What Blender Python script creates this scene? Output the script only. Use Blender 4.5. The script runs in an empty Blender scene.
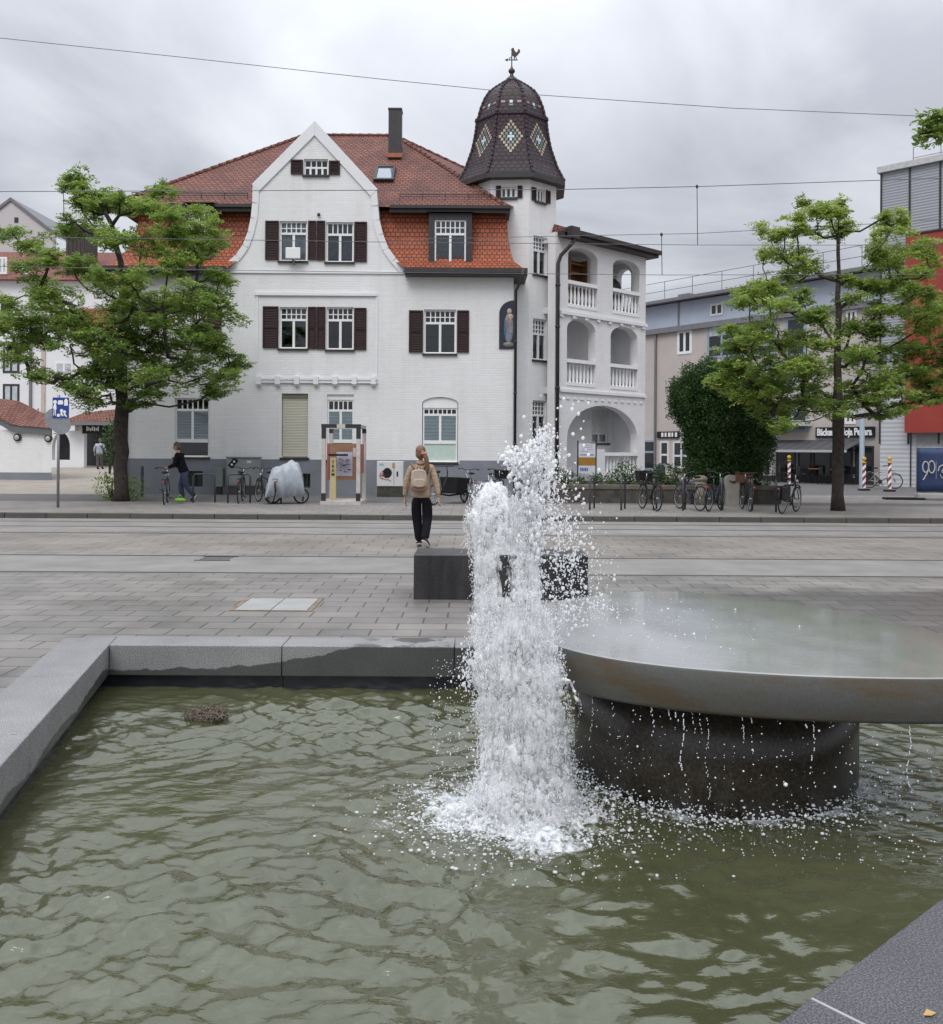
import bpy, bmesh, math, random
import numpy as np
from mathutils import Vector, Matrix, Euler
R = math.radians
random.seed(7); rng = np.random.default_rng(11)
S = bpy.context.scene
COL = S.collection

# ------------------------------------------------------------ camera, world, sun, exposure
FPX, CX, HY, EYE, ROLL = 900.0, 471.5, 450.0, 1.68, R(0.35)
cam_d = bpy.data.cameras.new('camera'); cam = bpy.data.objects.new('camera', cam_d); COL.objects.link(cam)
cam_d.sensor_fit = 'HORIZONTAL'; cam_d.sensor_width = 36.0; cam_d.lens = 36.0*FPX/943.0
cam_d.shift_y = -62.0/943.0; cam_d.clip_start = 0.05; cam_d.clip_end = 2000
cam.matrix_world = Matrix.Translation((0, 0, EYE)) @ Matrix.Rotation(R(90), 4, 'X') @ Matrix.Rotation(ROLL, 4, 'Z')
S.camera = cam
W = bpy.data.worlds.new('World'); S.world = W; W.use_nodes = True
SUN_EL, SUN_AZ = R(52), R(200)       # azimuth measured clockwise from +Y
def build_world():
    nt = W.node_tree; N = nt.nodes; L = nt.links
    for n in list(N): N.remove(n)
    out = N.new('ShaderNodeOutputWorld'); mix = N.new('ShaderNodeMixShader')
    sky = N.new('ShaderNodeTexSky'); sky.sky_type = 'NISHITA'; sky.sun_disc = False
    sky.sun_elevation = SUN_EL; sky.sun_rotation = SUN_AZ
    b1 = N.new('ShaderNodeBackground'); b1.inputs[1].default_value = 0.08
    L.new(sky.outputs[0], b1.inputs[0])
    b2 = N.new('ShaderNodeBackground')
    tc = N.new('ShaderNodeTexCoord'); sep = N.new('ShaderNodeSeparateXYZ'); L.new(tc.outputs['Generated'], sep.inputs[0])
    def math_(op, a, b=None):
        m = N.new('ShaderNodeMath'); m.operation = op
        for i, v in enumerate((a, b)):
            if v is None: continue
            if isinstance(v, (int, float)): m.inputs[i].default_value = v
            else: L.new(v, m.inputs[i])
        return m.outputs[0]
    z = math_('MAXIMUM', sep.outputs['Z'], 0.0)
    zz = math_('ADD', z, 0.22)
    cx = math_('DIVIDE', sep.outputs['X'], zz); cy = math_('DIVIDE', sep.outputs['Y'], zz)
    cmb = N.new('ShaderNodeCombineXYZ'); L.new(cx, cmb.inputs[0]); L.new(cy, cmb.inputs[1])
    nz = N.new('ShaderNodeTexNoise'); nz.inputs['Scale'].default_value = 1.15; nz.inputs['Detail'].default_value = 6
    nz.inputs['Roughness'].default_value = 0.5; nz.inputs['Distortion'].default_value = 0.5
    L.new(cmb.outputs[0], nz.inputs['Vector'])
    cr = N.new('ShaderNodeValToRGB'); e = cr.color_ramp.elements
    e[0].position = 0.38; e[0].color = (0.355, 0.370, 0.415, 1); e[1].position = 0.62; e[1].color = (0.585, 0.605, 0.65, 1)
    L.new(nz.outputs[0], cr.inputs[0])
    # overcast luminance grows towards the zenith
    g = math_('ADD', math_('MULTIPLY', math_('POWER', z, 1.6), 3.6), 0.90)
    L.new(cr.outputs[0], b2.inputs[0]); L.new(g, b2.inputs[1])
    mix.inputs[0].default_value = 0.93
    L.new(b1.outputs[0], mix.inputs[1]); L.new(b2.outputs[0], mix.inputs[2]); L.new(mix.outputs[0], out.inputs[0])
build_world()
sd = bpy.data.lights.new('sun', 'SUN'); sd.energy = 1.2; sd.angle = R(28); sd.color = (1.0, 0.97, 0.93)
sun = bpy.data.objects.new('sun', sd); COL.objects.link(sun)
dirv = Vector((math.sin(SUN_AZ)*math.cos(SUN_EL), math.cos(SUN_AZ)*math.cos(SUN_EL), math.sin(SUN_EL)))
sun.rotation_euler = dirv.to_track_quat('Z', 'Y').to_euler()
S.view_settings.view_transform = 'Standard'; S.view_settings.look = 'None'
S.view_settings.exposure = 0.12; S.view_settings.gamma = 1.0; S.view_settings.use_curve_mapping = False
S.cycles.use_denoising = True
S.cycles.max_bounces = 6; S.cycles.transparent_max_bounces = 12

# ------------------------------------------------------------ measuring helpers (photo pixel -> world point at a known depth)
def unroll(px, py):
    x, y = px-CX, py-HY; c, s = math.cos(ROLL), math.sin(ROLL)
    return CX + x*c + y*s, HY - x*s + y*c
def P(px, py, Y):
    x, y = unroll(px, py)
    return ((x-CX)/FPX*Y, Y, EYE-(y-HY)/FPX*Y)
def G(px, py, z=0.12):
    x, y = unroll(px, py); Y = (EYE-z)*FPX/max(y-HY, 1e-3)
    return ((x-CX)/FPX*Y, Y, z)
class Fac:
    """a vertical facade plane: origin, direction u along it, n pointing out of the wall"""
    def __init__(s, O, u):
        s.O = np.array(O, float); u = np.array(u, float); s.u = u/np.linalg.norm(u); s.n = np.array((s.u[1], -s.u[0]))
    def p(s, u, z, d=0.0):
        q = s.O + s.u*u + s.n*d
        return (q[0], q[1], z)
    def px(s, px, py):
        x, y = unroll(px, py); r = np.array(((x-CX)/FPX, 1.0))
        Y = s.O.dot(s.n)/r.dot(s.n); q = r*Y
        return float((q-s.O).dot(s.u)), EYE-(y-HY)/FPX*Y
    def rect(s, x0, x1, y0, y1):
        """pixel box -> (u0,u1,z0,z1)"""
        a = s.px(x0, (y0+y1)/2)[0]; b = s.px(x1, (y0+y1)/2)[0]
        t = s.px((x0+x1)/2, y0)[1]; c = s.px((x0+x1)/2, y1)[1]
        return a, b, c, t

# ------------------------------------------------------------ materials
def new_mat(name):
    m = bpy.data.materials.new(name); m.use_nodes = True
    nt = m.node_tree; b = nt.nodes['Principled BSDF']
    return m, nt, b
def node(nt, t, **kw):
    n = nt.nodes.new(t)
    for k, v in kw.items():
        if k in n.inputs: n.inputs[k].default_value = v
        else: setattr(n, k, v)
    return n
def c4(c): return (c[0], c[1], c[2], 1.0)
def mat(name, col, rough=0.6, var=0.12, scale=6.0, bump=0.0, bscale=40.0, metal=0.0, spec=0.5, col2=None, coat=0.0):
    m, nt, b = new_mat(name)
    tc = node(nt, 'ShaderNodeTexCoord')
    nz = node(nt, 'ShaderNodeTexNoise', Scale=scale, Detail=5.0, Roughness=0.6)
    nt.links.new(tc.outputs['Object'], nz.inputs['Vector'])
    cr = node(nt, 'ShaderNodeValToRGB'); e = cr.color_ramp.elements
    lo = col2 if col2 else [max(0, c*(1-var*1.3)) for c in col]; hi = [min(1, c*(1+var)) for c in col]
    e[0].position = 0.3; e[0].color = c4(lo); e[1].position = 0.7; e[1].color = c4(hi)
    nt.links.new(nz.outputs[0], cr.inputs[0]); nt.links.new(cr.outputs[0], b.inputs['Base Color'])
    b.inputs['Roughness'].default_value = rough; b.inputs['Metallic'].default_value = metal
    b.inputs['Specular IOR Level'].default_value = spec; b.inputs['Coat Weight'].default_value = coat
    if bump:
        n2 = node(nt, 'ShaderNodeTexNoise', Scale=bscale, Detail=4.0)
        nt.links.new(tc.outputs['Object'], n2.inputs['Vector'])
        bp = node(nt, 'ShaderNodeBump', Strength=bump, Distance=0.02)
        nt.links.new(n2.outputs[0], bp.inputs['Height']); nt.links.new(bp.outputs[0], b.inputs['Normal'])
    return m
def brick_mat(name, c1, c2, mortar, bw, bh, msize=0.01, rough=0.7, bump=0.4, dist=0.01, offset=0.5, spec=0.4, dirt=0.25, dscale=0.6, rough_var=0.0, warp=0.0):
    m, nt, b = new_mat(name)
    uv = node(nt, 'ShaderNodeUVMap')
    br = node(nt, 'ShaderNodeTexBrick', Scale=1.0)
    br.inputs['Color1'].default_value = c4(c1); br.inputs['Color2'].default_value = c4(c2); br.inputs['Mortar'].default_value = c4(mortar)
    br.inputs['Brick Width'].default_value = bw; br.inputs['Row Height'].default_value = bh
    br.inputs['Mortar Size'].default_value = msize; br.inputs['Mortar Smooth'].default_value = 0.3; br.offset = offset
    src = uv.outputs[0]
    if warp:
        wn = node(nt, 'ShaderNodeTexNoise', Scale=3.0, Detail=3.0); nt.links.new(src, wn.inputs['Vector'])
        vm = node(nt, 'ShaderNodeMixRGB', blend_type='LINEAR_LIGHT'); vm.inputs[0].default_value = warp
        nt.links.new(src, vm.inputs[1]); nt.links.new(wn.outputs['Color'], vm.inputs[2]); src = vm.outputs[0]
    nt.links.new(src, br.inputs['Vector'])
    nz = node(nt, 'ShaderNodeTexNoise', Scale=dscale, Detail=8.0, Roughness=0.65); nt.links.new(uv.outputs[0], nz.inputs['Vector'])
    cr = node(nt, 'ShaderNodeValToRGB'); e = cr.color_ramp.elements
    e[0].position = 0.3; e[0].color = (1-dirt,)*3+(1,); e[1].position = 0.72; e[1].color = (1+dirt*0.3,)*3+(1,)
    nt.links.new(nz.outputs[0], cr.inputs[0])
    mx = node(nt, 'ShaderNodeMixRGB', blend_type='MULTIPLY'); mx.inputs[0].default_value = 1.0
    nt.links.new(br.outputs['Color'], mx.inputs[1]); nt.links.new(cr.outputs[0], mx.inputs[2])
    nt.links.new(mx.outputs[0], b.inputs['Base Color'])
    b.inputs['Roughness'].default_value = rough; b.inputs['Specular IOR Level'].default_value = spec
    if rough_var:
        mr = node(nt, 'ShaderNodeMapRange'); mr.inputs[1].default_value = 0.35; mr.inputs[2].default_value = 0.65
        mr.inputs[3].default_value = rough-rough_var; mr.inputs[4].default_value = rough
        nt.links.new(nz.outputs[0], mr.inputs[0]); nt.links.new(mr.outputs[0], b.inputs['Roughness'])
    bp = node(nt, 'ShaderNodeBump', Strength=bump, Distance=dist); bp.invert = True
    n3 = node(nt, 'ShaderNodeTexNoise', Scale=60.0, Detail=3.0); nt.links.new(uv.outputs[0], n3.inputs['Vector'])
    ad = node(nt, 'ShaderNodeMath', operation='MULTIPLY_ADD'); ad.inputs[1].default_value = 0.35
    nt.links.new(n3.outputs[0], ad.inputs[0]); nt.links.new(br.outputs['Fac'], ad.inputs[2])
    nt.links.new(ad.outputs[0], bp.inputs['Height']); nt.links.new(bp.outputs[0], b.inputs['Normal'])
    return m
def granite_mat(name, dark, mid, light, rough=0.55, scale=160.0, wet=None):
    """speckled granite; wet=(z) gives a ragged damp band below that local height"""
    m, nt, b = new_mat(name)
    tc = node(nt, 'ShaderNodeTexCoord')
    vo = node(nt, 'ShaderNodeTexNoise', Scale=scale, Detail=3.0, Roughness=0.75); nt.links.new(tc.outputs['Object'], vo.inputs['Vector'])
    cr = node(nt, 'ShaderNodeValToRGB'); e = cr.color_ramp.elements
    e[0].position = 0.36; e[0].color = c4(dark); e[1].position = 0.64; e[1].color = c4(light)
    k = cr.color_ramp.elements.new(0.5); k.color = c4(mid)
    nt.links.new(vo.outputs[0], cr.inputs[0])
    n2 = node(nt, 'ShaderNodeTexNoise', Scale=1.6, Detail=6.0, Roughness=0.65); nt.links.new(tc.outputs['Object'], n2.inputs['Vector'])
    c2 = node(nt, 'ShaderNodeValToRGB'); e = c2.color_ramp.elements
    e[0].position = 0.3; e[0].color = (0.72, 0.72, 0.73, 1); e[1].position = 0.7; e[1].color = (1.08, 1.07, 1.05, 1)
    nt.links.new(n2.outputs[0], c2.inputs[0])
    mx = node(nt, 'ShaderNodeMixRGB', blend_type='MULTIPLY'); mx.inputs[0].default_value = 1.0
    nt.links.new(cr.outputs[0], mx.inputs[1]); nt.links.new(c2.outputs[0], mx.inputs[2])
    col = mx.outputs[0]; b.inputs['Roughness'].default_value = rough
    if wet is not None:
        sp = node(nt, 'ShaderNodeSeparateXYZ'); nt.links.new(tc.outputs['Object'], sp.inputs[0])
        mp = node(nt, 'ShaderNodeMapping'); mp.inputs['Scale'].default_value = (1.6, 1.6, 0.6); nt.links.new(tc.outputs['Object'], mp.inputs['Vector'])
        n4 = node(nt, 'ShaderNodeTexNoise', Scale=1.0, Detail=7.0, Roughness=0.6); nt.links.new(mp.outputs[0], n4.inputs['Vector'])
        ma = node(nt, 'ShaderNodeMath', operation='MULTIPLY_ADD'); ma.inputs[1].default_value = -0.22; nt.links.new(n4.outputs[0], ma.inputs[0])
        xr = node(nt, 'ShaderNodeMapRange'); xr.inputs[1].default_value = 1.0; xr.inputs[2].default_value = 1.7; xr.inputs[4].default_value = -0.165; nt.links.new(sp.outputs['X'], xr.inputs[0])
        az = node(nt, 'ShaderNodeMath', operation='ADD'); nt.links.new(sp.outputs['Z'], az.inputs[0]); nt.links.new(xr.outputs[0], az.inputs[1])
        nt.links.new(az.outputs[0], ma.inputs[2])
        mr = node(nt, 'ShaderNodeMapRange'); mr.inputs[1].default_value = wet-0.114; mr.inputs[2].default_value = wet-0.106
        mr.inputs[3].default_value = 1.0; mr.inputs[4].default_value = 0.0
        nt.links.new(ma.outputs[0], mr.inputs[0])
        m2 = node(nt, 'ShaderNodeMixRGB', blend_type='MULTIPLY'); m2.inputs[2].default_value = (0.30, 0.31, 0.30, 1)
        nt.links.new(mr.outputs[0], m2.inputs[0]); nt.links.new(col, m2.inputs[1]); col = m2.outputs[0]
        r2 = node(nt, 'ShaderNodeMapRange'); r2.inputs[3].default_value = rough; r2.inputs[4].default_value = 0.3
        nt.links.new(mr.outputs[0], r2.inputs[0]); nt.links.new(r2.outputs[0], b.inputs['Roughness'])
    nt.links.new(col, b.inputs['Base Color'])
    bp = node(nt, 'ShaderNodeBump', Strength=0.05, Distance=0.003); nt.links.new(vo.outputs[0], bp.inputs['Height']); nt.links.new(bp.outputs[0], b.inputs['Normal'])
    return m
def glass_mat(name, tint=(0.90, 0.93, 0.94), refl=1.0):
    m, nt, b = new_mat(name); nt.nodes.remove(b)
    out = nt.nodes['Material Output']
    tr = node(nt, 'ShaderNodeBsdfTransparent'); tr.inputs[0].default_value = c4(tint)
    gl = node(nt, 'ShaderNodeBsdfGlossy', Roughness=0.03); gl.inputs[0].default_value = (0.9, 0.93, 0.97, 1)
    fr = node(nt, 'ShaderNodeFresnel', IOR=1.6)
    ma = node(nt, 'ShaderNodeMath', operation='MULTIPLY_ADD'); ma.inputs[1].default_value = refl; ma.inputs[2].default_value = 0.03; ma.use_clamp = True
    nt.links.new(fr.outputs[0], ma.inputs[0])
    mx = node(nt, 'ShaderNodeMixShader'); nt.links.new(ma.outputs[0], mx.inputs[0]); nt.links.new(tr.outputs[0], mx.inputs[1]); nt.links.new(gl.outputs[0], mx.inputs[2])
    nt.links.new(mx.outputs[0], out.inputs[0])
    return m
def leaf_mat(name, a, b_, trans=0.35, rough=0.45, nscale=1.1):
    m, nt, b = new_mat(name); out = nt.nodes['Material Output']
    at = node(nt, 'ShaderNodeAttribute', attribute_name='tint')
    cr = node(nt, 'ShaderNodeValToRGB'); e = cr.color_ramp.elements
    e[0].position = 0.0; e[0].color = c4(a); e[1].position = 1.0; e[1].color = c4(b_)
    nt.links.new(at.outputs['Fac'], cr.inputs[0]); nt.links.new(cr.outputs[0], b.inputs['Base Color'])
    b.inputs['Roughness'].default_value = rough; b.inputs['Specular IOR Level'].default_value = 0.35
    tl = node(nt, 'ShaderNodeBsdfTranslucent'); nt.links.new(cr.outputs[0], tl.inputs[0])
    mx = node(nt, 'ShaderNodeMixShader'); mx.inputs[0].default_value = trans
    nt.links.new(b.outputs[0], mx.inputs[1]); nt.links.new(tl.outputs[0], mx.inputs[2]); nt.links.new(mx.outputs[0], out.inputs[0])
    return m

M = {}
M['wall_white'] = brick_mat('white_painted_brick', (0.79, 0.785, 0.78), (0.755, 0.75, 0.745), (0.745, 0.74, 0.735), 0.26, 0.085, 0.012, 0.75, 0.45, 0.007, dirt=0.09, dscale=0.35)
def weather(m, amt=0.085):
    """rain streaks and patchy repainting on a wall"""
    nt = m.node_tree; b = nt.nodes['Principled BSDF']; base = b.inputs['Base Color'].links[0].from_socket
    uv = node(nt, 'ShaderNodeUVMap'); mp = node(nt, 'ShaderNodeMapping'); mp.inputs['Scale'].default_value = (2.6, 0.16, 1); nt.links.new(uv.outputs[0], mp.inputs['Vector'])
    n1 = node(nt, 'ShaderNodeTexNoise', Scale=1.0, Detail=6.0, Roughness=0.6); nt.links.new(mp.outputs[0], n1.inputs['Vector'])
    n2 = node(nt, 'ShaderNodeTexNoise', Scale=0.5, Detail=7.0, Roughness=0.7); nt.links.new(uv.outputs[0], n2.inputs['Vector'])
    mu = node(nt, 'ShaderNodeMath', operation='MULTIPLY'); nt.links.new(n1.outputs[0], mu.inputs[0]); nt.links.new(n2.outputs[0], mu.inputs[1])
    mr = node(nt, 'ShaderNodeMapRange'); mr.inputs[1].default_value = 0.24; mr.inputs[2].default_value = 0.40; nt.links.new(mu.outputs[0], mr.inputs[0])
    mx = node(nt, 'ShaderNodeMixRGB', blend_type='MULTIPLY'); mx.inputs[2].default_value = (1-amt, 1-amt*1.04, 1-amt*1.15, 1)
    nt.links.new(mr.outputs[0], mx.inputs[0]); nt.links.new(base, mx.inputs[1]); nt.links.new(mx.outputs[0], b.inputs['Base Color'])
weather(M['wall_white'])
M['plaster_white'] = mat('white_plaster', (0.74, 0.74, 0.75), 0.8, 0.04, 1.2, 0.15, 60)
M['plinth'] = mat('grey_plinth_paint', (0.20, 0.21, 0.235), 0.75, 0.10, 1.5, 0.25, 50)
M['trim_white'] = mat('white_gloss_paint', (0.80, 0.80, 0.79), 0.45, 0.03, 3)
M['shutter'] = mat('dark_red_brown_shutter', (0.036, 0.017, 0.017), 0.6, 0.15, 8, spec=0.25)
M['dark_metal'] = mat('dark_metal', (0.028, 0.027, 0.028), 0.5, 0.2, 6)
M['gutter'] = mat('dark_brown_gutter', (0.035, 0.028, 0.028), 0.5, 0.2, 3)
M['zinc'] = mat('grey_zinc', (0.22, 0.22, 0.23), 0.45, 0.1, 4, metal=0.5)
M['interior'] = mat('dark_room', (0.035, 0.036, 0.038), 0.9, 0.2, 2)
M['glass'] = glass_mat('window_glass')
M['roof_red'] = brick_mat('weathered_red_brown_tile', (0.275, 0.098, 0.062), (0.195, 0.070, 0.050), (0.06, 0.026, 0.02), 0.20, 0.17, 0.022, 0.7, 0.9, 0.03, dirt=0.42, dscale=0.9)
M['roof_orange'] = brick_mat('orange_plain_tile', (0.44, 0.105, 0.035), (0.33, 0.08, 0.03), (0.12, 0.03, 0.015), 0.17, 0.16, 0.018, 0.55, 0.9, 0.03, dirt=0.35, dscale=1.2)
M['tower_tile'] = brick_mat('dark_glazed_tile', (0.060, 0.026, 0.036), (0.032, 0.015, 0.022), (0.006, 0.004, 0.005), 0.22, 0.16, 0.026, 0.45, 1.0, 0.035, dirt=0.3, spec=0.35)
M['tile_yellow'] = mat('yellow_glazed_tile', (0.36, 0.27, 0.19), 0.4, 0.1)
M['tile_green'] = mat('green_glazed_tile', (0.09, 0.15, 0.12), 0.35, 0.1)
M['tile_white'] = mat('white_glazed_tile', (0.46, 0.52, 0.54), 0.35, 0.06)
M['tile_red'] = mat('red_glazed_tile', (0.26, 0.10, 0.09), 0.35, 0.1)
M['copper_dark'] = mat('weathered_copper', (0.07, 0.05, 0.042), 0.5, 0.3, 10, metal=0.4)
def striped(name, c1, c2, period, rough=0.6, axis='Y', bump=0.6):
    m, nt, b = new_mat(name); uv = node(nt, 'ShaderNodeUVMap')
    wv = node(nt, 'ShaderNodeTexWave', Scale=math.pi/10.0/period*1.0, wave_type='BANDS', bands_direction=axis); wv.inputs['Distortion'].default_value = 0.0
    wv.inputs['Scale'].default_value = 0.314159/period
    nt.links.new(uv.outputs[0], wv.inputs['Vector'])
    mx = node(nt, 'ShaderNodeMixRGB'); mx.inputs[1].default_value = c4(c1); mx.inputs[2].default_value = c4(c2)
    nt.links.new(wv.outputs['Fac'], mx.inputs[0]); nt.links.new(mx.outputs[0], b.inputs['Base Color']); b.inputs['Roughness'].default_value = rough
    bp = node(nt, 'ShaderNodeBump', Strength=bump, Distance=0.02); nt.links.new(wv.outputs['Fac'], bp.inputs['Height']); nt.links.new(bp.outputs[0], b.inputs['Normal'])
    return m
M['blind_blue'] = striped('pale_blue_day_night_blind', (0.55, 0.66, 0.72), (0.82, 0.87, 0.90), 0.10)
M['blind_mint'] = striped('mint_day_night_blind', (0.55, 0.70, 0.70), (0.82, 0.90, 0.89), 0.12)
M['curtain'] = mat('pale_curtain', (0.45, 0.50, 0.53), 0.9, 0.2, 4)
M['curtain_dark'] = mat('grey_curtain', (0.13, 0.15, 0.17), 0.9, 0.3, 5)
M['mint'] = mat('mint_frosted_panel', (0.50, 0.61, 0.55), 0.4, 0.04)
M['roller'] = striped('beige_roller_shutter', (0.46, 0.44, 0.35), (0.56, 0.54, 0.44), 0.055)
M['asphalt'] = mat('asphalt', (0.125, 0.122, 0.118), 0.85, 0.14, 3.0, 0.5, 220)
M['far_pave'] = brick_mat('far_pavement_slabs', (0.262, 0.243, 0.220), (0.225, 0.211, 0.194), (0.12, 0.112, 0.105), 0.5, 0.5, 0.012, 0.8, 0.3, 0.006, dirt=0.3, dscale=0.5)
M['court'] = mat('sandy_courtyard', (0.30, 0.265, 0.225), 0.9, 0.16, 1.5, 0.3, 60)
M['kerb'] = granite_mat('kerb_granite', (0.045, 0.042, 0.037), (0.080, 0.074, 0.065), (0.14, 0.13, 0.115), 0.7, 60)
M['concrete'] = mat('smooth_concrete', (0.225, 0.214, 0.198), 0.8, 0.16, 1.2, 0.35, 150)
M['rail'] = mat('worn_rail_steel', (0.10, 0.095, 0.09), 0.45, 0.2, 20, metal=0.6)
M['bark'] = mat('bark', (0.050, 0.040, 0.034), 0.9, 0.35, 9, 0.9, 30)
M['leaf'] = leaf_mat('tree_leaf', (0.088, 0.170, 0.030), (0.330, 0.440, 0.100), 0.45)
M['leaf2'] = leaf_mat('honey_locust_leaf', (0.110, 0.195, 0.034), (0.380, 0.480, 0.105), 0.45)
M['yew'] = leaf_mat('dark_conifer_foliage', (0.018, 0.050, 0.015), (0.075, 0.150, 0.036), 0.28)
M['hedge'] = leaf_mat('hedge_leaf', (0.025, 0.062, 0.016), (0.085, 0.150, 0.040), 0.3)
M['steel'] = mat('galvanised_steel', (0.30, 0.31, 0.32), 0.45, 0.12, 12, metal=0.6)
M['rack'] = mat('dark_steel_rack', (0.075, 0.08, 0.09), 0.5, 0.15, 12, metal=0.4)
M['rubber'] = mat('tyre_rubber', (0.018, 0.018, 0.018), 0.8, 0.15)
M['black'] = mat('black_plastic', (0.014, 0.014, 0.015), 0.5, 0.2, spec=0.3)
M['silver'] = mat('silver_paint', (0.42, 0.43, 0.44), 0.35, 0.06, 5, metal=0.6)
M['navy'] = mat('navy_paint', (0.03, 0.04, 0.07), 0.35, 0.1)
M['red_paint'] = mat('red_paint', (0.30, 0.035, 0.025), 0.45, 0.1)
M['brown'] = mat('brown_wicker', (0.13, 0.055, 0.035), 0.8, 0.3, 40, 0.8, 60)
# ------------------------------------------------------------ mesh builder
class MB:
    def __init__(s): s.V = []; s.F = []; s.I = []; s.T = []
    def add(s, vs, fs, mi=0, tint=None):
        o = len(s.V); s.V.extend([tuple(v) for v in vs])
        for f in fs: s.F.append(tuple(i+o for i in f)); s.I.append(mi)
        if tint is not None: s.T.extend([tint]*len(fs))
        return s
    def hexa(s, p, mi=0):      # 8 corners: bottom 4 ccw, top 4 ccw
        return s.add(p, [(3,2,1,0),(4,5,6,7),(0,1,5,4),(1,2,6,5),(2,3,7,6),(3,0,4,7)], mi)
    def box(s, x0, x1, y0, y1, z0, z1, mi=0):
        return s.hexa([(x0,y0,z0),(x1,y0,z0),(x1,y1,z0),(x0,y1,z0),(x0,y0,z1),(x1,y0,z1),(x1,y1,z1),(x0,y1,z1)], mi)
    def fbox(s, f, u0, u1, z0, z1, d0, d1, mi=0):
        """box on a facade: d grows outwards"""
        return s.hexa([f.p(u0,z0,d1),f.p(u1,z0,d1),f.p(u1,z0,d0),f.p(u0,z0,d0),f.p(u0,z1,d1),f.p(u1,z1,d1),f.p(u1,z1,d0),f.p(u0,z1,d0)], mi)
    def fquad(s, f, u0, u1, z0, z1, d, mi=0):
        return s.add([f.p(u0,z0,d),f.p(u1,z0,d),f.p(u1,z1,d),f.p(u0,z1,d)], [(0,1,2,3)], mi)
    def tube(s, pts, r, n=8, mi=0, cap=True, tint=None):
        pts = [Vector(p) for p in pts]; k = len(pts)
        rs = [r]*k if isinstance(r, (int, float)) else list(r)
        vs = []; up = None
        for i in range(k):
            t = (pts[min(i+1,k-1)]-pts[max(i-1,0)])
            t = t.normalized() if t.length > 1e-9 else Vector((0,0,1))
            if up is None:
                a = Vector((0,0,1)) if abs(t.z) < 0.9 else Vector((1,0,0)); up = (a-t*a.dot(t)).normalized()
            else:
                up = up-t*up.dot(t)
                if up.length < 1e-6: up = t.orthogonal()
                up.normalize()
            w = t.cross(up)
            for j in range(n):
                a = 2*math.pi*j/n; vs.append(pts[i]+(up*math.cos(a)+w*math.sin(a))*rs[i])
        fs = [(i*n+j, i*n+(j+1)%n, (i+1)*n+(j+1)%n, (i+1)*n+j) for i in range(k-1) for j in range(n)]
        if cap: fs += [tuple(range(n-1,-1,-1)), tuple(range((k-1)*n, k*n))]
        return s.add(vs, fs, mi, tint)
    def lathe(s, prof, c=(0,0,0), n=16, mi=0, phase=0.0, axis='Z'):
        vs = []; k = len(prof)
        for r, z in prof:
            for j in range(n):
                a = 2*math.pi*j/n+phase; v = (r*math.cos(a), r*math.sin(a), z)
                if axis == 'Y': v = (v[0], v[2], v[1])
                elif axis == 'X': v = (v[2], v[0], v[1])
                vs.append((c[0]+v[0], c[1]+v[1], c[2]+v[2]))
        fs = [(i*n+j, i*n+(j+1)%n, (i+1)*n+(j+1)%n, (i+1)*n+j) for i in range(k-1) for j in range(n)]
        fs += [tuple(range(n-1,-1,-1)), tuple(range((k-1)*n, k*n))]
        return s.add(vs, fs, mi)
    def torus(s, c, R_, r, n=28, m=6, axis='Y', mi=0):
        vs = []
        for i in range(n):
            a = 2*math.pi*i/n
            for j in range(m):
                b = 2*math.pi*j/m; rr = R_+r*math.cos(b); v = (rr*math.cos(a), r*math.sin(b), rr*math.sin(a))
                if axis == 'Z': v = (v[0], v[2], v[1])
                elif axis == 'X': v = (v[1], v[0], v[2])
                vs.append((c[0]+v[0], c[1]+v[1], c[2]+v[2]))
        fs = [(i*m+j, ((i+1)%n)*m+j, ((i+1)%n)*m+(j+1)%m, i*m+(j+1)%m) for i in range(n) for j in range(m)]
        return s.add(vs, fs, mi)
    def ell(s, c, r, n=10, k=6, mi=0, rot=None):
        r = (r,r,r) if isinstance(r,(int,float)) else r
        vs = [(0,0,-1)]+[(math.cos(2*math.pi*j/n)*math.cos(t), math.sin(2*math.pi*j/n)*math.cos(t), math.sin(t)) for t in [(-0.5+(i+1)/(k))*math.pi for i in range(k-1)] for j in range(n)]+[(0,0,1)]
        fs = [(0, 1+(j+1)%n, 1+j) for j in range(n)]
        for i in range(k-2):
            for j in range(n): fs.append((1+i*n+j, 1+i*n+(j+1)%n, 1+(i+1)*n+(j+1)%n, 1+(i+1)*n+j))
        L = len(vs)-1; fs += [(L, 1+(k-2)*n+j, 1+(k-2)*n+(j+1)%n) for j in range(n)]
        out = []
        for v in vs:
            q = Vector((v[0]*r[0], v[1]*r[1], v[2]*r[2]))
            if rot is not None: q = rot @ q
            out.append((q.x+c[0], q.y+c[1], q.z+c[2]))
        return s.add(out, fs, mi)
    def plate(s, outline, holes, fn, e, mi=0):
        """flat polygon with holes; fn(u,z,w) -> point, w runs over -e..e"""
        cu = bpy.data.curves.new('tmp', 'CURVE'); cu.dimensions = '2D'; cu.fill_mode = 'BOTH'; cu.extrude = e
        for poly in [outline]+list(holes):
            sp = cu.splines.new('POLY'); sp.points.add(len(poly)-1); sp.use_cyclic_u = True
            for i, q in enumerate(poly): sp.points[i].co = (q[0], q[1], 0, 1)
        ob = bpy.data.objects.new('tmp', cu); COL.objects.link(ob)
        me = bpy.data.meshes.new_from_object(ob.evaluated_get(bpy.context.evaluated_depsgraph_get()))
        vs = [fn(v.co.x, v.co.y, v.co.z) for v in me.vertices]; fs = [tuple(p.vertices) for p in me.polygons]
        bpy.data.objects.remove(ob); bpy.data.curves.remove(cu); bpy.data.meshes.remove(me)
        return s.add(vs, fs, mi)
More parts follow.
